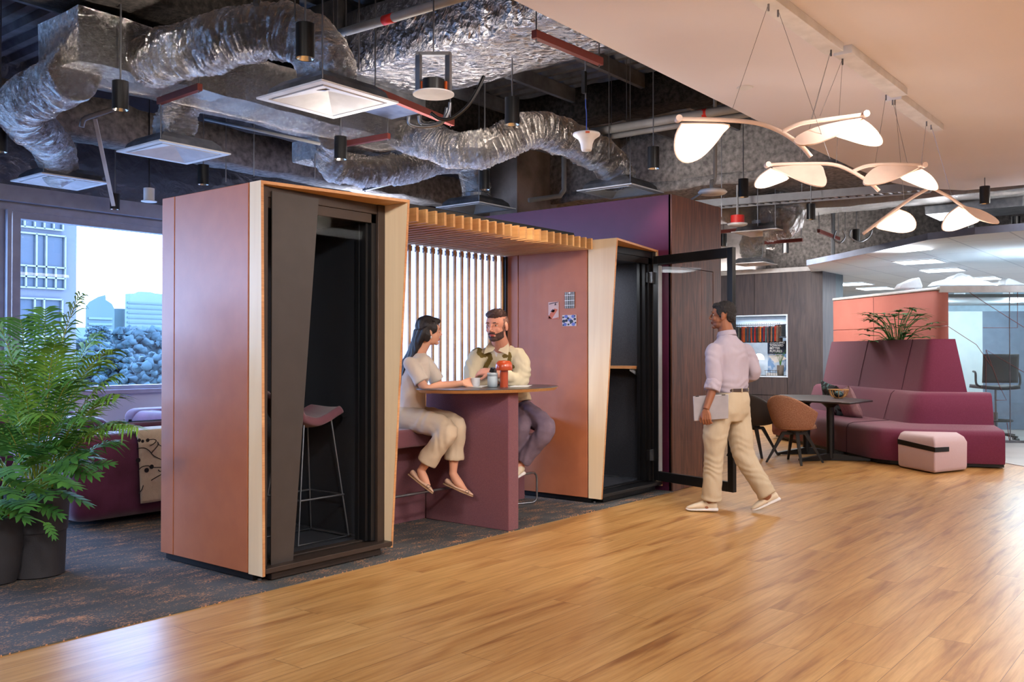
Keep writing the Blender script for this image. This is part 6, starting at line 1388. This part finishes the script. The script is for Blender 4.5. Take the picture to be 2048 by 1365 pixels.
# ---------------------------------------------------------------- standing man with laptop
def J(base, u, v_, dz=0.0): return P_d(u, v_, base + dz)
def man_walking():
    B = 7.55; j = lambda u, v_, dz=0.0: J(B, u, v_, dz)
    foot = j(1420, 1015); t = thing('person', 'man in lilac shirt and khaki chinos walking towards the open glass door, holding a laptop', 'person', (foot.x, foot.y, 0))
    tf = (-CR * .62 + CF * .78).normalized(); tl = (-CR * .78 - CF * .62).normalized()       # torso forward, his left
    hd = Head(j(1445, 633, .02), (-CR * .95 + CF * .30 + Z * .03), k=1.0)
    body = MB(); hd.build_into(body, j(1455, 674, .02), rn=.058)
    shL, shR = j(1424, 694, -.12), j(1494, 694, .13); elL, wrL = j(1428, 764, -.17), j(1412, 819, -.22)
    elR, wrR = j(1508, 748, .12), j(1472, 762, .28)
    pel = j(1462, 808, .0); hipL, hipR = j(1442, 822, -.06), j(1474, 822, .07)
    knL, anL = j(1428, 912, -.05), j(1422, 1001, -.02); knR, anR = j(1487, 910, .02), j(1535, 992, -.07)
    torso_loft(body, [(pel, tl, tf, .13, .09), (j(1460, 765), tl, tf, .125, .085), (j(1458, 715, .01), tl, tf, .13, .085), (j(1457, 692, .01), tl, tf, .10, .06), (j(1456, 676, .01), tl, tf, .07, .06)])
    limb(body, [shL - Z * .04 - tl * .02, elL, wrL], [.040, .038, .027]); limb(body, [shR - Z * .04 + tl * .02, elR, wrR], [.040, .038, .027])
    limb(body, [hipL, knL, anL], [.075, .05, .036]); limb(body, [hipR, knR, anR], [.075, .05, .036])
    limb(body, [anL, anL - Z * .06 - CR * .05], [.036, .03]); limb(body, [anR, anR - Z * .05 - CR * .03], [.036, .03])
    hand(body, wrL, (j(1413, 842, -.235) - wrL), (-CF * .8 - CR * .5), curl=.85, side=-1, k=.98, thumb=.3)
    hand(body, wrR, (-CR * .8 + CF * .5), Z, curl=.6, side=1, k=.95)
    me = evalmesh(body, .0042, 4)
    def mi(c, n_):
        l = hd.loc(c)
        if abs(l.x) < .019 and l.y > .082 and -.068 < l.z < -.048: return 1
        if l.y > .0 and l.z < -.035 and l.length < .15 and l.z > -.125 and (l.z < -.045 or l.y > .07) and abs(l.x) < .07 and l.z > -.108: return 2
        return 0
    skin2 = mat('shaven_brown', (132, 84, 60), .55, rgb2=(118, 74, 54), cscale=60)
    place(me, 'body', [M_skinb, M_lipb, skin2], t, mi)
    hd.face_parts(t)
    hb = MB(); hd.e(hb, (0, -.022, .052), (.080, .090, .076)); hd.e(hb, (0, -.058, .008), (.070, .050, .068)); hd.e(hb, (0, .030, .082), (.060, .055, .030))
    for sg in (-1, 1): hd.e(hb, (sg * .062, .018, .035), (.014, .024, .034)); hd.e(hb, (sg * .066, .012, .006), (.008, .010, .022))
    place(evalmesh(hb, .006, 2, wr(.006, 70)), 'hair', M_hairs, t)
    # shirt: torso, sleeves rolled above the elbow
    sh = MB()
    torso_loft(sh, [(j(1460, 786), tl, tf, .155, .115), (j(1460, 765), tl, tf, .165, .12), (j(1459, 735, .01), tl, tf, .178, .125), (j(1458, 708, .01), tl, tf, .185, .12), (j(1458, 690, .01), tl, tf, .165, .10), (j(1456, 678, .01), tl, tf, .10, .075), (j(1453, 668, .02), tl, tf, .068, .066)])
    limb(sh, [shL + tl * -.02 - Z * .03, shL.lerp(elL, .5), elL, elL.lerp(wrL, .25)], [.063, .063, .062, .060]); limb(sh, [shR + tl * .02 - Z * .03, shR.lerp(elR, .5), elR, elR.lerp(wrR, .5)], [.062, .061, .056, .05])
    fold = lambda p: wr(.006, 10, (1, 1, .8), 3)(p) + .0022 * math.sin(p.z * 60 + 9 * noise.noise(p * 6))
    shirt = place(evalmesh(sh, .008, 9, fold), 'shirt', M_shirt, t)
    # collar, yoke seam, rolled cuff
    cb_ = j(1453, 667, .02); ring = []
    for i in range(25):
        a = pi * 2 * i / 24; ring.append((math.cos(a), math.sin(a)))
    mb = MB(); mb.grid(lambda u, v_: cb_ + tl * (.070 + .010 * v_) * math.cos(2 * pi * u) + tf * (.068 + .012 * v_) * math.sin(2 * pi * u) - Z * (.002 + .040 * v_ - .018) + Z * (.012 * -math.sin(2 * pi * u)), 28, 4, True)
    mb.build('collar', M_shirt, shirt, smooth=True, solid=.004)
    mb = MB(); limb(mb, [elL.lerp(wrL, .05), elL.lerp(wrL, .32)], [.067, .066]); place(evalmesh(mb, .006, 2, wr(.006, 25)), 'rolled_cuff', M_shirt, shirt)
    # trousers
    tr = MB()
    torso_loft(tr, [(j(1463, 779), tl, tf, .150, .112), (j(1463, 800), tl, tf, .168, .125), (j(1460, 825), tl, tf, .172, .13), (j(1458, 842), tl, tf, .13, .11)])
    limb(tr, [hipL + V((0, 0, .02)), hipL.lerp(knL, .5) - CR * .02, knL, knL.lerp(anL, .55), anL - Z * .0], [.108, .100, .082, .078, .082])
    limb(tr, [hipR + V((0, 0, .02)), hipR.lerp(knR, .5), knR, knR.lerp(anR, .55), anR], [.110, .104, .088, .080, .080])
    fold = lambda p: wr(.007, 10, (1, 1, .5), 5)(p) + .0022 * math.sin(p.z * 90 + 12 * noise.noise(p * 5)) * max(0, min(1, (1.0 - p.z) * 1.5))
    trs = place(evalmesh(tr, .008, 10, fold), 'trousers', M_chino, t)
    mb = MB(); torso_loft(mb, [(j(1463, 783), tl, tf, .158, .118), (j(1463, 777), tl, tf, .157, .117)]); mb.build('belt', mat('brown_belt', (60, 42, 36), .5), t, smooth=True, ang=.6)
    for s in (-.6, .1, .7):
        c = j(1463, 780) - tf * .118 * math.cos(s) + tl * .158 * math.sin(s); MB().cbox(c, (.010, .008, .034)).build('belt_loop', M_chino, trs)
    fl_ = lambda p, z: V((p.x, p.y, z))
    shoe(t, fl_(j(1437, 1015, -.03), .0), fl_(j(1371, 1015, .02), .0), Z, w_=.046)
    shoe(t, j(1562, 1000, -.05) - Z * .005, fl_(j(1504, 1020, -.07), .004), (Z * .95 - CR * .3), w_=.046)
    # laptop held against the thigh
    lp_ = thing('laptop', 'closed silver laptop held low in the walking man\'s hand', 'laptop', j(1422, 818, -.26))
    q = [j(1386, 793, -.17), j(1457, 789, -.21), j(1457, 838, -.21), j(1388, 843, -.17)]; nn = (q[1] - q[0]).cross(q[3] - q[0]).normalized()
    if nn.dot(fw) < 0: nn = -nn
    MB().slab(q, nn * .014).build('shell', mat('silver_aluminium', (176, 172, 178), .4, .35), lp_, bevel=.004)
    for s in (.12, .86):
        a = q[0].lerp(q[1], s - .05) - nn * .001; b = q[0].lerp(q[1], s + .05) - nn * .001; MB().bar(a + Z * -.003, b + Z * -.003, .006, .006).build('hinge', M_bl, lp_)
man_walking()

# ---------------------------------------------------------------- seated woman
def woman_seated():
    B = 7.0; j = lambda u, v_, dz=0.0: J(B, u, v_, dz)
    p = j(815, 835); t = thing('person', 'woman in cream knit top and beige trousers sitting on the bench, long black hair', 'person', (p.x, p.y, 0))
    tf = (CR * .88 + CF * .42).normalized(); tr_ = (CR * .42 - CF * .88).normalized()    # torso forward, her right (near side)
    hd = Head(j(858, 664), (CR * .93 + CF * .36 - Z * .04), up=(0, 0, 1), k=.95)
    body = MB(); neck = j(838, 706, .0); hd.build_into(body, neck, True, .043)
    shR, shL = j(820, 722, -.13), j(850, 718, .15); elR, wrR = j(851, 777, -.20), j(923, 767, -.02); elL, wrL = j(880, 772, .20), j(925, 770, .17)
    pel = j(814, 828, .0); hR, hL = j(812, 836, -.08), j(820, 834, .07)
    kR, aR = j(894, 862, -.34), j(842, 942, -.30); kL, aL = j(912, 850, -.16), j(906, 948, -.16)
    torso_loft(body, [(pel, tr_, tf, .13, .09), (j(822, 790), tr_, tf, .105, .08), (j(828, 745), tr_, tf, .11, .08), (j(832, 720), tr_, tf, .09, .05), (j(836, 706), tr_, tf, .05, .045)])
    for a, b, c in ((shR, elR, wrR), (shL, elL, wrL)): limb(body, [a.lerp(b, .25), b, b.lerp(c, .35), c], [.036, .034, .035, .023])
    for a, b, c in ((hR, kR, aR), (hL, kL, aL)): limb(body, [a, b, b.lerp(c, .4), c], [.078, .05, .045, .028])
    for a, (u, v_, dz) in ((aR, (858, 974, -.34)), (aL, (932, 982, -.24))):
        toe = j(u, v_, dz); limb(body, [a, a.lerp(toe, .35) - Z * .015, toe], [.030, .034, .016])
        heel = a + (a - toe).normalized() * .028 - Z * .012; limb(body, [a, heel], [.028, .024])
    hand(body, wrR, (CR * .95 + CF * .15 - Z * .02), (Z * .5 - CF * .8), curl=.55, side=1, k=.92, thumb=.4)
    hand(body, wrL, (CR * .9 - CF * .45), (Z * .9 + CF * .3), curl=.5, side=-1, k=.92)
    me = evalmesh(body, .0042, 4)
    place(me, 'body', [M_skinw, M_lips], t, lambda c, n_: 1 if (abs(hd.loc(c).x) < .018 and hd.loc(c).y > .079 and -.069 < hd.loc(c).z < -.047) else 0)
    hd.face_parts(t)
    hb = MB(); hd.e(hb, (0, -.020, .046), (.084, .094, .082)); hd.e(hb, (0, -.045, -.005), (.080, .064, .085)); hd.e(hb, (0, .030, .088), (.055, .062, .026))
    for sg in (-1, 1): hd.e(hb, (sg * .070, .012, .030), (.015, .036, .052)); hd.e(hb, (sg * .070, -.036, -.03), (.016, .040, .06))
    back = -hd.y * .7
    pth = [hd.p(0, -.06, .03), hd.p(0, -.085, -.06), j(824, 706, .0), j(808, 730, -.02), j(801, 752, -.04), j(799, 772, -.05)]
    P = smooth_path(pth, 6); rings = []
    wds = [(.085, .06), (.082, .05), (.088, .036), (.078, .026), (.055, .018), (.02, .010)]
    for i, c in enumerate(P):
        f = i / 6; k = min(4, int(f)); f -= k; a = wds[k][0] + (wds[k + 1][0] - wds[k][0]) * f; b = wds[k][1] + (wds[k + 1][1] - wds[k][1]) * f
        rings.append([c + tr_ * a * math.cos(s) + (tf * .8 + Z * .3).normalized() * b * math.sin(s) for s in (2 * pi * q / 20 for q in range(20))])
    hb.loft(rings)
    place(evalmesh(hb, .006, 3, lambda p_: .004 * math.sin(p_.dot(tr_) * 160 + 3 * noise.noise(p_ * 8)) + .003 * noise.noise(p_ * 30)), 'hair', M_hairb, t)
    e = hd.p(.080, -.004, -.045); MB().ell(e, (.006, .006, .010), 10, 8).build('earring', M_wmetal, t)
    top = MB()
    torso_loft(top, [(j(818, 828), tr_, tf, .152, .115), (j(820, 812), tr_, tf, .148, .108), (j(823, 785), tr_, tf, .128, .098), (j(829, 750), tr_, tf, .150, .112), (j(832, 726), tr_, tf, .162, .09), (j(835, 714), tr_, tf, .125, .066), (j(837, 707), tr_, tf, .075, .056)])
    for a, b in ((shR, elR), (shL, elL)): limb(top, [a - Z * .018, a.lerp(b, .5), a.lerp(b, .80)], [.054, .056, .060])
    def neckcut(p_): return 0
    place(evalmesh(top, .007, 8, wr(.007, 11, (1, 1, .7), 2)), 'knit_top', M_knit, t)
    # bare V of the neckline
    mb = MB(); c = j(845, 712, -.03) + tf * .02; 
    tr = MB()
    torso_loft(tr, [(j(818, 822), tr_, tf, .15, .118), (j(815, 836), tr_, tf, .165, .135), (j(816, 848), tr_, tf, .15, .12)])
    limb(tr, [hR, hR.lerp(kR, .5) + Z * .01, kR, kR.lerp(aR, .45), kR.lerp(aR, .80)], [.098, .092, .076, .074, .080])
    limb(tr, [hL, hL.lerp(kL, .5) + Z * .01, kL, kL.lerp(aL, .45), kL.lerp(aL, .72)], [.095, .088, .070, .068, .074])
    place(evalmesh(tr, .008, 8, lambda p_: wr(.006, 10, (1, 1, 1), 8)(p_) + .0022 * math.sin(p_.dot(CR) * 70 + 8 * noise.noise(p_ * 6))), 'trousers', M_trw, t)
    shoe(t, j(817, 948, -.27) - Z * .0, j(866, 987, -.37), (CR * .62 + Z * .75), 'flat_shoe', .036, False, mat('nude_leather', (222, 184, 158), .4))
    shoe(t, j(887, 967, -.14), j(946, 993, -.26), (CR * .36 + Z * .9), 'flat_shoe', .036, False, mat('nude_leather', (222, 184, 158), .4))
    for (u, v_, dz) in ((857, 973, -.36), (934, 984, -.26)):
        c = j(u, v_, dz - .03); MB().tube([c + (CR * math.cos(a) + (Z * .8 - CF * .2) * math.sin(a)) * .013 for a in (i * pi / 8 for i in range(17))], .0015, 5, caps=False).build('shoe_buckle', M_bl, t)
    pk = thing('paper_cup', 'small white crumpled paper cup held in the seated woman\'s hand', 'paper cup', j(952, 768, -.02))
    q = j(951, 775, .0); q.z = TZ + .003; MB().lathe([(.022, 0), (.03, .002), (.034, .035), (.036, .066), (.033, .066), (.030, .03)], 20, q).build('cup_body', M_wmetal, pk, smooth=True, ang=.7)
woman_seated()

# ---------------------------------------------------------------- seated bearded man
def man_seated():
    B = 7.42; j = lambda u, v_, dz=0.0: J(B, u, v_, dz)
    p = j(1010, 820, .45); t = thing('person', 'bearded man in cream jacket with olive squiggles leaning on the table, smiling', 'person', (p.x, p.y, 0))
    tf = (-CF * .93 - CR * .35).normalized(); tl = (CR * .93 - CF * .35).normalized()     # facing the camera's left; his left is picture right
    hd = Head(j(993, 653, -.14), (-CF * .90 - CR * .42 - Z * .12), up=(0.0, 0.0, 1), k=1.10)
    body = MB(); neck = j(1003, 696, .02); hd.build_into(body, neck, rn=.062)
    shR, shL = j(952, 705, .03), j(1040, 705, .03); elR, elL = j(950, 763, -.06), j(1038, 763, -.06)
    wrR, wrL = j(1000, 762, -.10), j(984, 744, -.20)
    pel = j(1022, 812, .42); hR, hL = j(1012, 818, .40), j(1040, 818, .40)
    kR, kL = j(1042, 852, .05), j(1092, 858, .02); aR, aL = j(1022, 930, .15), j(1040, 930, .08)
    torso_loft(body, [(pel, tl, tf, .14, .10), (j(1012, 765, .28), tl, tf, .135, .10), (j(1000, 725, .12), tl, tf, .14, .10), (j(998, 705, .06), tl, tf, .11, .06), (j(1000, 694, .04), tl, tf, .07, .06)])
    for a, b, c in ((shR, elR, wrR), (shL, elL, wrL)): limb(body, [a.lerp(b, .25), b, b.lerp(c, .35), c], [.042, .042, .042, .03])
    for a, b, c in ((hR, kR, aR), (hL, kL, aL)): limb(body, [a, b, c], [.07, .045, .034])
    for a in (aR, aL):
        limb(body, [a, a - Z * .06 + tf * .12], [.035, .028])
    hand(body, wrR, (CR * .9 + CF * .25), (-CF * .6 + Z * .7), curl=.5, side=-1, k=1.0)
    hand(body, wrL, (-CR * .95 + CF * .45), (-CF * .6 + Z * .7), curl=.4, side=1, k=1.0)
    me = evalmesh(body, .0042, 4)
    def mi(c, n_):
        l = hd.loc(c)
        if abs(l.x) < .019 and l.y > .083 and -.067 < l.z < -.049: return 1
        if l.length < .16 and l.z > -.13:
            if l.y > -.005 and l.z > -.118 + max(0, .045 - l.y) * .8 and (l.z < -.066 or (abs(l.x) > .034 and l.z < -.034 - max(0, l.y - .03) * .25) or (l.z < -.046 and abs(l.x) > .024) or (-.050 < l.z < -.037 and l.y > .078)): return 2
            if -.025 < l.y < .022 and .05 < abs(l.x) < .072 and -.04 < l.z < .055: return 3
        return 0
    place(me, 'body', [M_skinm, M_lips, M_beard, M_stub], t, mi)
    hd.face_parts(t, lids=.6)
    mb = MB(); mb.tube([hd.p(-.028, .080, -.052), hd.p(-.014, .094, -.042), hd.p(0, .099, -.040), hd.p(.014, .094, -.042), hd.p(.028, .080, -.052)], [.003, .005, .004, .005, .003], 8); mb.build('moustache', M_beard, t, smooth=True)
    mb = MB(); mb.tube(smooth_path([hd.p(-.027, .074, -.048), hd.p(-.014, .0885, -.055), hd.p(0, .092, -.058), hd.p(.014, .0885, -.055), hd.p(.027, .074, -.048)], 4), .0032, 8); mb.build('smiling_lips', M_lips, t, smooth=True)
    hb = MB(); hd.e(hb, (0, -.010, .080), (.068, .088, .046)); hd.e(hb, (0, .045, .088), (.056, .042, .030)); hd.e(hb, (0, -.05, .04), (.070, .055, .06))
    place(evalmesh(hb, .006, 2, wr(.006, 60)), 'hair', M_hairn, t)
    sd = MB(); hd.e(sd, (0, -.030, .030), (.0765, .080, .072)); place(evalmesh(sd, .006, 1), 'cropped_sides', M_stub, t)
    jk = MB()
    torso_loft(jk, [(j(1018, 800, .38), tl, tf, .19, .14), (j(1010, 765, .26), tl, tf, .19, .145), (j(1000, 735, .15), tl, tf, .215, .15), (j(998, 712, .09), tl, tf, .205, .125), (j(999, 700, .06), tl, tf, .15, .095), (j(1001, 692, .04), tl, tf, .085, .08)])
    limb(jk, [shR - Z * .035 + CR * .02, shR.lerp(elR, .5) - CR * .015, elR, elR.lerp(wrR, .5), elR.lerp(wrR, .78)], [.074, .076, .072, .062, .050])
    limb(jk, [shL - Z * .035 - CR * .02, shL.lerp(elL, .5) + CR * .015, elL, elL.lerp(wrL, .5), elL.lerp(wrL, .72)], [.074, .076, .072, .062, .052])
    me = evalmesh(jk, .0055, 9, lambda p_: wr(.007, 11, (1, 1, .8), 4)(p_) + .003 * math.sin(p_.z * 70 + 10 * noise.noise(p_ * 6)))
    # olive applique bands follow lines on the cloth
    o_ = V((0, 0, CAM_H))
    def proj(c): d = c - o_; z_ = d.dot(fw); return 1024 + FPX * d.dot(_R) / z_, 682.5 - FPX * d.dot(_U) / z_
    lines = [([(946, 697), (955, 692), (960, 697), (958, 706), (964, 712), (972, 710), (979, 710), (981, 717), (976, 726), (971, 735), (970, 742)], 4.6), ([(1008, 713), (1014, 712), (1018, 708), (1020, 713), (1018, 722), (1020, 733), (1026, 734)], 3.8)]
    def dist(px, a, b):
        ax, ay = a; bx_, by = b; vx, vy = bx_ - ax, by - ay; q = max(0, min(1, ((px[0] - ax) * vx + (px[1] - ay) * vy) / (vx * vx + vy * vy))); return math.hypot(px[0] - ax - vx * q, px[1] - ay - vy * q)
    def mj(c, n_):
        if n_.dot(fw) > -.05: return 0
        q = proj(c)
        for L_, w_ in lines:
            if min(dist(q, a, b) for a, b in zip(L_[:-1], L_[1:])) < w_: return 1
        # open front showing the tee
        if 686 < q[1] < 715 and abs(q[0] - (991 + (q[1] - 690) * .08)) < max(0, 8.5 - (q[1] - 690) * .33): return 2
        return 0
    jkt = place(me, 'jacket', [M_jack, M_olive, M_tee], t, mj)
    # collar flaps
    for sg, pts in ((-1, [(981, 681), (972, 694), (967, 709), (985, 703), (990, 697)]), (1, [(1014, 679), (1018, 692), (1016, 711), (1006, 706), (996, 702), (1004, 692)])):
        P = [j(u, v_, -.075 - .02 * (v_ - 680) / 30 + (.05 if v_ < 685 else 0)) for u, v_ in pts]
        MB().slab(P, -tf * .006).build('collar_flap', M_jack, jkt, bevel=.002)
    # watch
    w_ = elL.lerp(wrL, .97); ax_ = (wrL - elL).normalized()
    wt = MB().tube([w_ - ax_ * .012, w_ + ax_ * .012], .036, 20).build('watch', M_bl, t, smooth=True, ang=.6)
    c = wrL - CF * .032 + Z * .012; MB().cbox(c, (.034, .012, .038), YAW - pi / 2, .3, .35).build('watch_case', M_bl, t, bevel=.004)
    tr = MB(); torso_loft(tr, [(pel + Z * .04, tl, tf, .16, .12), (pel, tl, tf, .17, .13), (pel - Z * .05, tl, tf, .16, .12)])
    limb(tr, [hR, hR.lerp(kR, .5), kR, kR.lerp(aR, .5), kR.lerp(aR, .9)], [.10, .092, .078, .07, .068]); limb(tr, [hL, hL.lerp(kL, .5) + Z * .01, kL, kL.lerp(aL, .5), kL.lerp(aL, .9)], [.10, .095, .080, .072, .068])
    place(evalmesh(tr, .008, 8, lambda p_: wr(.006, 10, (1, 1, 1), 3)(p_) + .0022 * math.sin(p_.dot(CR) * 60 + 9 * noise.noise(p_ * 6))), 'trousers', M_trg, t)
    for a in (aR, aL): shoe(t, a - Z * .09 - tf * .05, a - Z * .10 + tf * .22, Z, w_=.048)
man_seated()
